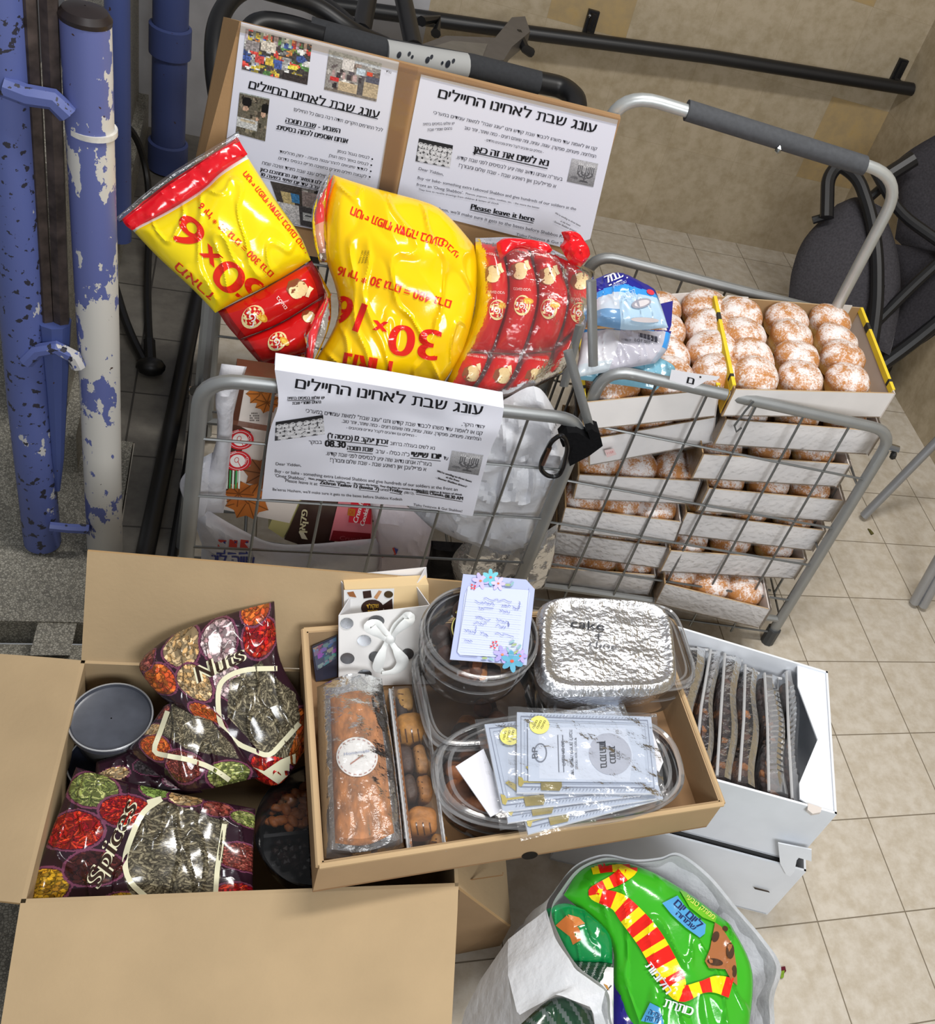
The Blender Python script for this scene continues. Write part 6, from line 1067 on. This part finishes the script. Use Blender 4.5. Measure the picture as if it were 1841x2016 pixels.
# round tubs and platter of pastries
def pastry_heap(cx, cy_, z, rx_px, n, label, group, seed, dark=.8, sz=.017):
    rr = random.Random(seed)
    for i in range(n):
        a, q = rr.random()*6.28, math.sqrt(rr.random())*rx_px; m = MB(); p = H(cx+q*math.cos(a), cy_+q*math.sin(a)*.86, z+rr.uniform(-.008, .008)); d = rr.random() < dark
        blob(m, p, (sz*rr.uniform(.9, 1.3), sz*.8, sz*.7), rr.choice(((84, 54, 40), (108, 66, 44), (60, 40, 32))) if d else rr.choice(((160, 96, 48), (172, 112, 60))), FOODM, 2, .16, 30, Matrix.Rotation(rr.random()*3, 3, 'Z')); s = skin_mesh(m, .0006); tag(m.build('pastry'), label, 'pastry', group)
def clear_tub(c, r, h, label, sx=1.0, sy=1.0, power=2.0, rot=0.0, lid=True, body=CLEAR):
    t = thing('clear_tub', label, 'tub', c, 'clear tubs of pastries in the brown tray'); K = dict(sx=sx, sy=sy, power=power, rot=rot)
    m = MB(); lathe(m, [(.001, .002), (r*.84, .002), (r*.9, .008), (r*.95, h*.5), (r*.97, h)], c, (255, 255, 255), body, 56, **K); m.build('tub_body', t)
    MR = clear('milky_rim'); RM = clear('clear_rim', body=.16, rough=.08)
    m = MB(); lathe(m, [(r*.96, h-.006), (r*1.0, h-.006), (r*1.02, h-.001), (r*1.0, h+.003), (r*.965, h+.002)], c, (255, 255, 255), RM, 72, **K); lathe(m, [(r*.93, h*.55), (r*.965, h*.57), (r*.93, h*.6)], c, (255, 255, 255), RM, 72, **K); m.build('rim', t)
    if lid:
        m = MB(); lathe(m, [(r*1.0, h+.004), (r*.99, h+.010), (r*.94, h+.011), (r*.90, h+.004), (r*.86, h+.003), (.001, h+.004)], c, (255, 255, 255), CLEAR, 72, **K); m.build('lid', t)
        m = MB(); lathe(m, [(r*.995, h+.009), (r*.97, h+.0125), (r*.945, h+.011)], c, (255, 255, 255), RM, 72, **K); lathe(m, [(r*.90, h+.0045), (r*.885, h+.0055), (r*.87, h+.0045)], c, (255, 255, 255), RM, 72, **K); m.build('lid_ridge', t)
    return t
z1 = .515; c1_ = H(946, 1248, z1); r1 = (H(1060, 1248, z1)-H(832, 1248, z1)).length/2
pastry_heap(946, 1258, z1-.016, 86, 46, 'dark chocolate pastry in the round clear tub under the flowered note', 'pastries in the round tub under the note', 3, .85)
clear_tub((c1_.x, c1_.y, z1-.075), r1, .072, 'round clear tub of dark pastries under the flowered note')
m = MB(); s = lambda x, y: H(x, y, z1+.0085); poly(m, s, ell(938, 1240, 52, 44, 0, 36), (40, 34, 34), GLOSSP); s_ = lambda x, y: H(x, y, z1+.0092); stroke(m, s_, ell(926, 1236, 36, 34, 0, 14, 150, 215), 2.4, (214, 204, 120)); poly(m, s_, [(896, 1206), (902, 1200), (902, 1210)], (214, 204, 120)); tag(m.build('lid_sticker'), 'dark round sticker with gold ring on the clear tub lid', 'sticker')
t2 = H(945, 1400, .425); clear_tub((t2.x+.01, t2.y+.03, zB+.002), .098, .075, 'square clear tub beneath the round tub with the flowered note', 1.0, .95, 4.5, .1)
pastry_heap(938, 1425, zB+.03, 46, 12, 'dark pastry in the square clear tub', 'pastries in the square tub', 6, .9)
# flowered note
z_n = z1+.013; na, nb_, nc, nd, ne = H(912, 1130, z_n+.016), H(1036, 1141, z_n+.016), H(1053, 1160, z_n+.014), H(1037, 1309, z_n), H(886, 1298, z_n)
m = MB(); slab(m, [ne, nd, nc, nb_, na], .0012, (178, 188, 226), PAPER, (210, 214, 226)); nn = (nd-ne).cross(na-ne).normalized(); nn = nn if nn.z > 0 else -nn; o_ = m.build('note_card', smooth=0); tag(o_, 'pale blue flowered note with handwriting lying on the round tub', 'note')
s = skin_plane(ne+nn*.0006, nn); sb = skin_plane(ne+nn*.0011, nn); sc = skin_plane(ne+nn*.0016, nn); sd_ = skin_plane(ne+nn*.0021, nn); m = MB()
poly(m, s, [(922, 1154), (1040, 1162), (1043, 1168), (1026, 1290), (1020, 1296), (906, 1290), (900, 1284), (915, 1170)], (200, 209, 236)); stroke(m, sb, [(920, 1160), (900, 1284), (906, 1291), (940, 1294)], 1.2, (150, 156, 186)); stroke(m, sb, [(1042, 1158), (1028, 1290)], 1.0, (160, 170, 210))
def flower(x, y, k, c, cc, a=0.0):
    for j in range(6): q = a+j*1.047; poly(m, sc, ell(x+k*.6*math.cos(q), y+k*.6*math.sin(q), k*.55, k*.28, math.degrees(q), 10), tuple(min(255, v+8*(j % 2)) for v in c))
    poly(m, sd_, ell(x, y, k*.2, k*.16, 0, 8), cc)
for a in ((946, 1144, 15, (190, 180, 236), (206, 130, 90), .2), (966, 1137, 15, (110, 190, 206), (226, 100, 90), .5), (981, 1149, 13, (200, 190, 240), (210, 120, 80), .1), (989, 1289, 16, (170, 160, 226), (214, 120, 60), .3), (1024, 1292, 13, (176, 160, 226), (206, 110, 80), 0), (1008, 1311-9, 20, (90, 160, 190), (222, 90, 70), .4)): flower(*a)
for x, y in ((929, 1152), (935, 1154), (929, 1158), (934, 1159), (971, 1265), (977, 1264), (972, 1270), (979, 1270), (967, 1273), (974, 1276)): poly(m, sb, ell(x, y, 2.2, 1.9, 0, 8), (224, 70, 80))
for x, y, a in ((1008, 1264, -30), (1012, 1270, -20), (1022, 1274, -45), (1000, 1280, 70), (1016, 1284, -40), (1000, 1152, 0), (1008, 1150, -50), (954, 1302-6, 0), (967, 1298, 30)): poly(m, sb, ell(x, y, 6, 2.4, a, 10), (140, 180, 190) if a % 20 else (160, 180, 130))
for k in range(12): stroke(m, sb, [(917-.9*k, 1182+9*k), (1030-1.0*k, 1192+9*k)], .5, (206, 214, 240))
hw = (96, 106, 186)
for pts in (((952, 1179), (980, 1182), (1008, 1184)), ((935, 1185), (950, 1186), (962, 1188), (974, 1190)), ((988, 1192), (996, 1193), (1006, 1193)), ((1010, 1196), (1016, 1199), (1022, 1198), (1024, 1184)), ((942, 1197), (952, 1199), (972, 1200)), ((984, 1202), (994, 1204), (1004, 1206)), ((936, 1216), (944, 1214), (950, 1219), (966, 1220)), ((978, 1220), (990, 1224), (1001, 1226), (1002, 1234)), ((932, 1226), (946, 1228), (958, 1229)), ((976, 1230), (988, 1234), (996, 1236)), ((915, 1241), (926, 1243), (936, 1246), (938, 1232)), ((946, 1245), (956, 1249), (960, 1252)), ((974, 1248), (990, 1250), (1012, 1254)), ((914, 1260), (922, 1263), (930, 1262))): P = [(x+1.2*math.sin(i*2.2), y+2.2*math.sin(i*2.9+x)) for i, (x, y) in enumerate([lerp2(pts[j], pts[j+1], q/6) for j in range(len(pts)-1) for q in range(7)])]; stroke(m, sb, P, .9, hw)
m.build('flower_print', o_)
# foil covered pan
t = thing('foil_pan', 'rectangular foil covered pan marked cake in black marker', 'foil pan', H(1195, 1290, .44)); zF = .505
FP = [H(1058, 1168, zF), H(1322, 1184, zF), H(1342, 1362, zF-.006), H(1054, 1366, zF-.006)]; fc = sum(FP, Vector())/4
def fsurf(u, v):
    x, y = 2*u-1, 2*v-1; e = 5.0; r = (abs(x)**e+abs(y)**e)**(1/e); mx = max(abs(x), abs(y)); k = mx/r if r else 1; x, y = x*k, y*k; uu, vv = (x+1)/2, (y+1)/2
    p = FP[0]*(1-uu)*(1-vv)+FP[1]*uu*(1-vv)+FP[2]*uu*vv+FP[3]*(1-uu)*vv; rim = math.exp(-((mx-.9)/.06)**2); q = Vector((u*3, v*3, 5)); p.z += .005*rim+.0022*noise.noise(q*1.6)+.0016*abs(noise.noise(q*5))+.0006*noise.noise(q*11)-(0 if mx < .95 else (mx-.95)/.05*.010); return p
m = MB(); grid(m, fsurf, 70, 60, lambda u, v: (224, 226, 230), FOIL); s = skin_mesh(m, .0016); m.build('foil_cover', t, smooth=60)
def fring(k, z): return [fc+(fsurf(*q)-fc)*k+Vector((0, 0, z)) for q in [(i/24, 0) for i in range(24)]+[(1, i/24) for i in range(24)]+[(1-i/24, 1) for i in range(24)]+[(0, 1-i/24) for i in range(24)]]
R1, R2, R3 = fring(1.0, 0), fring(.97, -.018), fring(.84, -.055); m = MB(); n = len(R1); m.add(R1+R2+R3, [(i, i+n, (i+1) % n+n, (i+1) % n) for i in range(n)]+[(i+n, i+2*n, (i+1) % n+2*n, (i+1) % n+n) for i in range(n)]+[tuple(range(2*n, 3*n))], (214, 216, 220), FOIL); m.build('pan_side', t, smooth=60)
m = MB(); text(m, s, 'cake', (1124, 1234), (1190, 1241), 17, (52, 54, 60), shear=-.1, hscale=.74, step=10); text(m, s, 'choc', (1160, 1272), (1214, 1278), 12, (92, 94, 100), hscale=.74, step=10); stroke(m, s, [(1172, 1250), (1186, 1250)], 2, (70, 72, 78)); stroke(m, s, [(1179, 1246), (1179, 1260)], 2, (70, 72, 78)); m.build('marker_writing', t)
p = H(1190, 1310, .40); clear_tub((p.x+.01, p.y+.005, zB+.002), .098, .088, 'square clear tub hidden beneath the foil covered pan', 1.25, .86, 5, .02)
# oval platter with booklets on top
zO = .425; oc = H(1110, 1512, zO); orx = (H(1350, 1500, zO)-H(868, 1535, zO)).length/2; rotO = math.atan2((H(1350, 1500, zO)-H(868, 1535, zO)).y, (H(1350, 1500, zO)-H(868, 1535, zO)).x); ory = (H(1108, 1404, zO)-H(1102, 1618, zO)).length/2
pastry_heap(930, 1535, zB+.034, 52, 20, 'dark striped pastry at the left end of the oval clear tub', 'pastries in the oval tub', 8, .6, .021); pastry_heap(1230, 1520, zB+.03, 44, 12, 'dark pastry under the booklets in the oval clear tub', 'pastries in the oval tub', 9, .9, .02)
clear_tub((oc.x, oc.y, zB+.001), orx, .070, 'large oval clear tub of pastries under the booklets', 1.0, ory/orx, 2.6, rotO)
def booklet(i, q, z, label, cover, lw=.0):
    P = [H(*p, z) for p in q]; t = thing('booklet', label, 'booklet', (sum(P, Vector())/4), 'blue grey booklets in clear sleeves'); m = MB(); slab(m, [P[3], P[2], P[1], P[0]], .0035, (178, 188, 206), PAPER, (226, 229, 236)); m.build('booklet_pages', t, smooth=0)
    s = lambda x, y: H(x, y, z+.0006); sb = lambda x, y: H(x, y, z+.0011); m = MB()
    def Q(u, v): a, b, c, d = [Vector(p) for p in q]; w = a*(1-u)*(1-v)+b*u*(1-v)+c*u*v+d*(1-u)*v; return (w.x, w.y)
    stroke(m, s, [Q(.03, .05), Q(.97, .05), Q(.97, .93), Q(.03, .93)], 2.2, (120, 128, 148), closed=True); stroke(m, s, [Q(.055, .09), Q(.945, .09), Q(.945, .89), Q(.055, .89)], .8, (140, 150, 170), closed=True)
    for k in range(34):
        u = .1+.8*k/33; stroke(m, sb, [Q(u, .965-.0), Q(u+.012, .945)], 1.2, (110, 120, 140)); stroke(m, sb, [Q(u, .035), Q(u+.012, .02)], 1.2, (110, 120, 140))
    if cover:
        poly(m, s, [Q(.08, .12), Q(.92, .12), Q(.92, .86), Q(.08, .86)], (184, 194, 212)); poly(m, s, [Q(.16, .18), Q(.80, .16), Q(.84, .5), Q(.80, .84), Q(.16, .82)], (196, 204, 220))
        poly(m, sb, [Q(.475+.155*math.cos(t_)*1.0+.2, .5+.27*math.sin(t_)) for t_ in [j*.2618 for j in range(24)]], (168, 173, 188))
        s3_ = lambda x, y: H(x, y, z+.0016)
        text(m, s3_, 'ברכת המזון', Q(.60, .34), Q(.60, .68), 13, (58, 62, 72), bold=.6); text(m, s3_, 'כמנהג', Q(.67, .4), Q(.67, .62), 12, (58, 62, 72), bold=.5); text(m, s3_, 'לחג', Q(.72, .46), Q(.72, .57), 7, (90, 94, 104))
        stroke(m, s3_, [Q(.30, .27), Q(.335, .27), Q(.335, .74), Q(.30, .74)], 1.4, (92, 98, 112), closed=True); text(m, s3_, 'לשבת ויום טוב', Q(.325, .34), Q(.325, .66), 6, (90, 96, 108)); text(m, s3_, 'סדר סעודה וזמירות לשבת', Q(.385, .2), Q(.385, .8), 6, (90, 96, 108)); text(m, s3_, 'בנוסח אשכנז ספרד', Q(.42, .3), Q(.42, .7), 4.5, (120, 126, 138))
        stroke(m, s3_, ell(*Q(.17, .5), 12, 18, 0, 18), 2.2, (110, 116, 130), closed=True); text(m, s3_, 'BP', Q(.15, .57), Q(.15, .43), 12, (80, 86, 100), hscale=.74)
    if i < 2: poly(m, lambda x, y: H(x, y, z+.002), ell(*Q(.165 if i == 0 else .17, .15 if i == 0 else .16), 20, 18, 10, 20), (232, 226, 122), GLOSSP); [text(m, lambda x, y: H(x, y, z+.0025), 'מתנה', (Q(.14+.03*k, .2)[0]-4, Q(.14+.03*k, .2)[1]), (Q(.14+.03*k, .1)[0]+4, Q(.14+.03*k, .1)[1]), 4, (90, 84, 40)) for k in range(3)]
    m.build('cover_print', t)
    m = MB(); g = (196, 180, 96); gm = mat('gold_foil_print', .25, metal=.8, vary=(40, .2)); s4 = lambda x, y: H(x, y, z+.0021)
    poly(m, s4, [Q(.06, .68), Q(.09, .66), Q(.17, .75), Q(.17, .80), Q(.12, .78)], g, gm); poly(m, s4, [Q(.01, .80), Q(.04, .82), Q(.05, .88), Q(.03, .93), Q(.01, .91)], g, gm); poly(m, s4, [Q(.04, .855), Q(.175, .855), Q(.175, .875), Q(.04, .878)], g, gm); poly(m, s4, [Q(.17, .86), Q(.30, .86), Q(.315, .77), Q(.318, .92), Q(.30, .975), Q(.17, .97)], (150, 136, 80), gm); poly(m, s4, [Q(.17, .84), Q(.21, .72), Q(.29, .78), Q(.285, .86)], (214, 218, 228)); m.build('gold_emblem', t)
    m = MB(); c = sum([Vector(p) for p in q], Vector((0, 0)))/4; SQ = [H(*(c+(Vector(p)-c)*k), z+.004) for p, k in zip(q, (1.13, 1.08, 1.08, 1.13))]
    def sl(u, v): p = SQ[0]*(1-u)*(1-v)+SQ[1]*u*(1-v)+SQ[2]*u*v+SQ[3]*(1-u)*v; p.z += .003*abs(noise.noise(Vector((u*5, v*5, i))))+.002*noise.noise(Vector((u*11, v*11, i))); return p
    grid(m, sl, 26, 20, lambda u, v: (255, 255, 255), clear('sleeve_film', body=.05, rough=.1, bump=(50, .5))); m.build('clear_sleeve', t, smooth=80)
booklet(3, [(1000, 1470), (1250, 1420), (1306, 1572), (1040, 1642)], .447, 'lowest blue grey booklet of the pile on the oval tub', False)
booklet(2, [(980, 1440), (1216, 1384), (1292, 1572), (1000, 1620)], .453, 'third blue grey booklet down, its corner sticking out at the top', False)
booklet(1, [(954, 1426), (1210, 1400), (1262, 1566), (990, 1598)], .459, 'second blue grey booklet with a half covered yellow seal', False)
booklet(0, [(1018, 1402), (1282, 1411), (1298, 1562), (1018, 1560)], .466, 'top blue grey booklet with a whole yellow seal on the pile', True)
m = MB(); q = [H(x, y, .444) for x, y in ((897, 1509), (952, 1474), (1000, 1590), (966, 1608))]; slab(m, list(reversed(q)), .0015, (226, 226, 234), PAPER); oc_ = m.build('paper_card', smooth=0); tag(oc_, 'plain white card sticking out left beneath the booklets', 'card')
m = MB(); q = [H(x, y, .4445) for x, y in ((1285, 1440), (1306, 1500), (1298, 1520), (1280, 1500))]; slab(m, list(reversed(q)), .0015, (222, 222, 228), PAPER); tag(m.build('paper_card', smooth=0), 'white card corner sticking out right of the top booklet', 'card')
# ------------------------------------------------------------------ white carrier bag of snacks on the floor in front
RIMP = [(1190, 1955, .30), (1130, 1905, .305), (1092, 1842, .30), (1076, 1788, .295), (1098, 1745, .29), (1135, 1702, .29), (1190, 1682, .29), (1250, 1692, .285), (1300, 1688, .285), (1338, 1680, .29), (1396, 1722, .275), (1452, 1788, .265), (1505, 1850, .255), (1538, 1905, .245), (1524, 1965, .235), (1520, 2050, .22), (1450, 2130, .21), (1330, 2160, .22), (1240, 2100, .25), (1200, 2020, .28)]
RIM = [H(*p) for p in RIMP]; nR_ = len(RIM); cb = Vector((sum(p.x for p in RIM)/nR_, sum(p.y for p in RIM)/nR_, 0))
SILP = [(905, 2016), (900, 1996), (916, 1980), (955, 1915), (1010, 1850), (1060, 1790), (1120, 1730), (1200, 1705), (1290, 1702), (1400, 1740), (1500, 1850), (1536, 1925)]
def bagring(k):
    out = []
    for i, p in enumerate(RIM):
        d = Vector((p.x-cb.x, p.y-cb.y, 0)); L_ = d.length; d.normalize(); fl = cb+d*(L_*.90+.03*max(0, -d.x*.8-d.y*.1)); fl.z = .003
        v = p.lerp(fl, k); fl_ = max(0, min(1, -d.x*1.2-d.y*.3)); v += d*(.018*math.sin(math.pi*k)*fl_-.03*math.sin(math.pi*k)*(1-fl_)); v += d*(.010*math.sin(i*2.4+3*k)*math.sin(math.pi*k)); q = Vector((i*.9, k*2.5, 1)); v += d*(.012*noise.noise(q)+.008*noise.noise(q*2.7))*math.sin(math.pi*min(1, k*1.2)); out.append(v)
    return out
m = MB(); RS = [bagring(k/12) for k in range(13)]; sub = 6; V = []; nn_ = nR_*sub
for r in RS:
    for i in range(nn_):
        a, b, c, d = [r[(i//sub+k) % nR_] for k in (-1, 0, 1, 2)]; f = (i % sub)/sub; V.append(.5*((2*b)+(c-a)*f+(2*a-5*b+4*c-d)*f*f+(3*b-a-3*c+d)*f**3))
for k, v in enumerate(V): j = k//nn_; q = Vector((v.x*34, v.y*34, v.z*9)); V[k] = v+Vector((noise.noise(q), noise.noise(q+Vector((5, 0, 0))), 0))*.011*min(1, j*.4)
m.add(V, [(j*nn_+i, (j+1)*nn_+i, (j+1)*nn_+(i+1) % nn_, j*nn_+(i+1) % nn_) for j in range(12) for i in range(nn_)]+[tuple(range(12*nn_, 13*nn_))], (234, 236, 240), WBAG)
t = thing('carrier_bag', 'open white plastic carrier bag of snacks on the floor in front', 'bag', cb); m.build('bag_body', t, smooth=70)
RIMS = [Vector(v) for v in V[:nn_]]
m = MB(); V = []                                  # inner lining
for j in range(7):
    for i in range(nn_): p = RIMS[i]; c_ = Vector((cb.x, cb.y, p.z)); q = p.lerp(c_, .04+.03*j)-Vector((0, 0, .035*j)); V.append(q)
m.add(V, [(j*nn_+i, j*nn_+(i+1) % nn_, (j+1)*nn_+(i+1) % nn_, (j+1)*nn_+i) for j in range(6) for i in range(nn_)], (216, 218, 220), WBAG); m.build('inside', t, smooth=70)
# left handle of the bag
hz = .31
def strip(mb, A, B, n=16, wr=.004):
    V = []
    for i in range(n+1):
        for j in range(5): u, v = i/n, j/4; a = poly_at(A, u); b = poly_at(B, u); p = a.lerp(b, v); p += Vector((0, 0, wr*noise.noise(p*40))); V.append(p)
    mb.add(V, [(i*5+j, (i+1)*5+j, (i+1)*5+j+1, i*5+j+1) for i in range(n) for j in range(4)], (236, 238, 242), WBAG)
m = MB(); strip(m, [H(1076, 1790, .295), H(1092, 1846, .305), H(1132, 1908, .31), H(1192, 1950, .312), H(1186, 1976, .31)], [H(1000, 1850, .24), H(1000, 1920, .26), H(1020, 2000, .27), H(1094, 1958, .30), H(1166, 1984, .305)], 26)
strip(m, [H(1192, 1950, .312), H(1184, 1985, .31), H(1196, 2030, .29), H(1205, 2080, .27)], [H(1150, 1962, .306), H(1168, 1994, .305), H(1172, 2030, .28), H(1180, 2080, .26)], 14)
strip(m, [H(1000, 1850, .24), H(1000, 1920, .26), H(1010, 2000, .27), H(1000, 2090, .22)], [H(945, 1930, .16), H(930, 1960, .16), H(915, 1990, .14), H(890, 2100, .1)], 18); m.build('handle', t, smooth=70)
# green snack bags inside
def fpil(outline, z, n, bulge, colfn, art, name, label, cat='snack pack', grp=None, mm=None, nu=60, nv=60, wr=.008, ws=14):
    m = MB(); n = Vector(n).normalized(); c = outline[0][0]; d = outline[2][-1]; p0 = H((c.x+d.x)/2, (c.y+d.y)/2, z); pillow(m, outline, lambda x, y: on_plane(x, y, p0, n), n, bulge, nu, nv, colfn, mm or FILM, wr, ws, edge=.45); s = skin_mesh(m, .0008)
    if art: art(m, s)
    return tag(m.build(name), label, cat, grp)
GRN = (58, 172, 34)
def artg(m, s):
    P = [(1165, 1712), (1205, 1702), (1240, 1706), (1216, 1730), (1180, 1748), (1172, 1760), (1215, 1775), (1240, 1800), (1280, 1850), (1320, 1920), (1342, 1955), (1380, 1944), (1410, 1938), (1440, 1945)]
    Wd = [20, 30, 34, 26, 20, 26, 36, 46, 52, 50, 36, 24, 34, 40]
    PP = smooth_line([Vector((x, y, w)) for (x, y), w in zip(P, Wd)], 6); LR = []
    for i in range(len(PP)):
        t_ = (PP[min(i+1, len(PP)-1)]-PP[max(i-1, 0)]).to_2d().normalized(); sk_ = Vector((-t_.y, t_.x))*PP[i].z/2; c_ = PP[i].to_2d(); LR.append((tuple(c_-sk_), tuple(c_+sk_)))
    run = 0
    for i in range(len(PP)-1):
        run += (PP[i+1]-PP[i]).to_2d().length; poly(m, s, [LR[i][0], LR[i+1][0], LR[i+1][1], LR[i][1]], (232, 34, 24) if int(run/21) % 2 else (246, 222, 20), FILM, 8)
    st = lambda x, y: (None if s(x, y) is None else s(x, y)-ray(x, y)*.0008)
    poly(m, s, [(1304, 1778), (1334, 1763), (1350, 1786), (1390, 1820), (1388, 1838), (1378, 1846), (1350, 1826), (1322, 1800)], (78, 156, 208), FILM, 8); text(m, st, 'ליום יום', (1326, 1780), (1376, 1828), 14, (28, 40, 90), FILM, bold=.5); text(m, st, 'שמחה', (1330, 1800), (1366, 1832), 9, (28, 40, 90), FILM, bold=.4)
    poly(m, s, [(1338, 1752), (1352, 1757), (1372, 1782), (1402, 1800), (1412, 1804), (1408, 1816), (1384, 1806), (1358, 1786)], (110, 190, 40), FILM, 8); text(m, st, 'ממתק טבעי', (1350, 1768), (1404, 1810), 9, (240, 240, 120), FILM)
    poly(m, s, [(1408, 1816), (1420, 1824), (1444, 1862), (1450, 1900), (1452, 1940), (1440, 1930), (1428, 1908), (1396, 1906), (1388, 1892), (1398, 1868)], (166, 104, 62), FILM, 8)
    for x, y, rx, ry, a in ((1409, 1844, 7, 11, 20), (1438, 1872, 8, 16, 0), (1408, 1894, 16, 7, 10), (1428, 1828, 6, 5, 40), (1446, 1912, 5, 12, 0)): poly(m, st, ell(x, y, rx, ry, a, 14), (74, 50, 36), FILM)
    text(m, st, 'חלומות', (1270, 1902), (1312, 1958), 15, (232, 232, 240), FILM, bold=.6); text(m, st, 'כותרת', (1306, 1982), (1362, 2000), 17, (232, 232, 240), FILM, bold=.8)
    poly(m, s, [(1280, 1974), (1300, 1984), (1308, 2020), (1262, 2010)], (78, 156, 208), FILM, 8); text(m, st, 'שמחה', (1276, 1996), (1300, 2006), 10, (28, 40, 90), FILM); text(m, st, 'מתוק', (1270, 2008), (1296, 2014), 9, (28, 40, 90), FILM)
fpil((V2((1110, 1762), (1150, 1708), (1235, 1700), (1330, 1745), (1440, 1822)), V2((1440, 1822), (1480, 1920), (1470, 2060)), V2((1262, 2080), (1360, 2080), (1470, 2060)), V2((1110, 1762), (1200, 1850), (1212, 1950), (1262, 2080))), .255, (-.12, -.2, .97), .04, lambda u, v: GRN, artg, 'sweet_bag', 'bright green sweet bag with red and yellow candy stripes in white bag', nu=90, nv=90, wr=.012, ws=10)
def arth(m, s):
    poly(m, s, [(1094, 1822), (1116, 1802), (1128, 1814), (1140, 1828), (1148, 1848), (1128, 1860), (1122, 1844)], (190, 108, 50), FILM, 7); poly(m, s, [(1118, 1800), (1140, 1806), (1152, 1818), (1128, 1826)], (206, 128, 64), FILM, 7); st = lambda x, y: (None if s(x, y) is None else s(x, y)-ray(x, y)*.0008); text(m, st, 'קרקר', (1168, 1860), (1170, 1884), 4, (200, 230, 200), FILM)
fpil((V2((1076, 1790), (1110, 1778), (1150, 1790)), V2((1150, 1790), (1200, 1840), (1206, 1900)), V2((1128, 1898), (1170, 1900), (1206, 1900)), V2((1076, 1790), (1096, 1850), (1128, 1898))), .262, (-.2, -.25, .95), .02, lambda u, v: (14, 132, 68) if v > .1 else (30, 150, 90), arth, 'cracker_bag', 'small dark green cracker bag beside the striped sweet bag')
fpil((V2((1126, 1892), (1206, 1896)), V2((1206, 1896), (1208, 1960)), V2((1150, 1960), (1208, 1960)), V2((1126, 1892), (1150, 1960))), .255, (-.1, -.2, .97), .015, lambda u, v: (26, 60, 44) if (u*5+v*3) % 1 > .25 else (120, 130, 126), None, 'snack_bag', 'shiny dark green pack under the small cracker bag', nu=30, nv=30)
fpil((V2((1166, 1900), (1208, 1905)), V2((1208, 1905), (1208, 2080)), V2((1180, 2080), (1208, 2080)), V2((1166, 1900), (1180, 2080))), .262, (-.3, -.1, .95), .006, lambda u, v: (222, 222, 224), lambda m, s: (poly(m, s, [(1188, 1936), (1196, 1940), (1200, 1950), (1194, 1946)], (180, 130, 60)), stroke(m, s, [(1188, 1958), (1204, 1940)], 2, (40, 40, 44))), 'paper_packet', 'white packet edge with a tiny mark between the green bags', 'packet', nu=12, nv=24)
fpil((V2((1208, 1925), (1240, 1960), (1300, 2080)), V2((1300, 2080), (1290, 2100)), V2((1204, 2100), (1290, 2100)), V2((1208, 1925), (1204, 2100))), .235, (-.1, -.2, .97), .015, lambda u, v: (40, 34, 120), None, 'snack_bag', 'dark purple blue pack in the middle of the white bag', nu=24, nv=30)
fpil((V2((1010, 2030), (1095, 1962), (1165, 1990)), V2((1165, 1990), (1182, 2080)), V2((1000, 2090), (1182, 2080)), V2((1010, 2030), (1000, 2090))), .25, (-.1, -.3, .95), .02, lambda u, v: (30, 62, 42) if (u*6-v*2) % 1 > .3 else (90, 100, 96), None, 'snack_bag', 'dark green pack seen through the handle of the white bag', nu=40, nv=40)
bpy.data.objects.remove(_to)
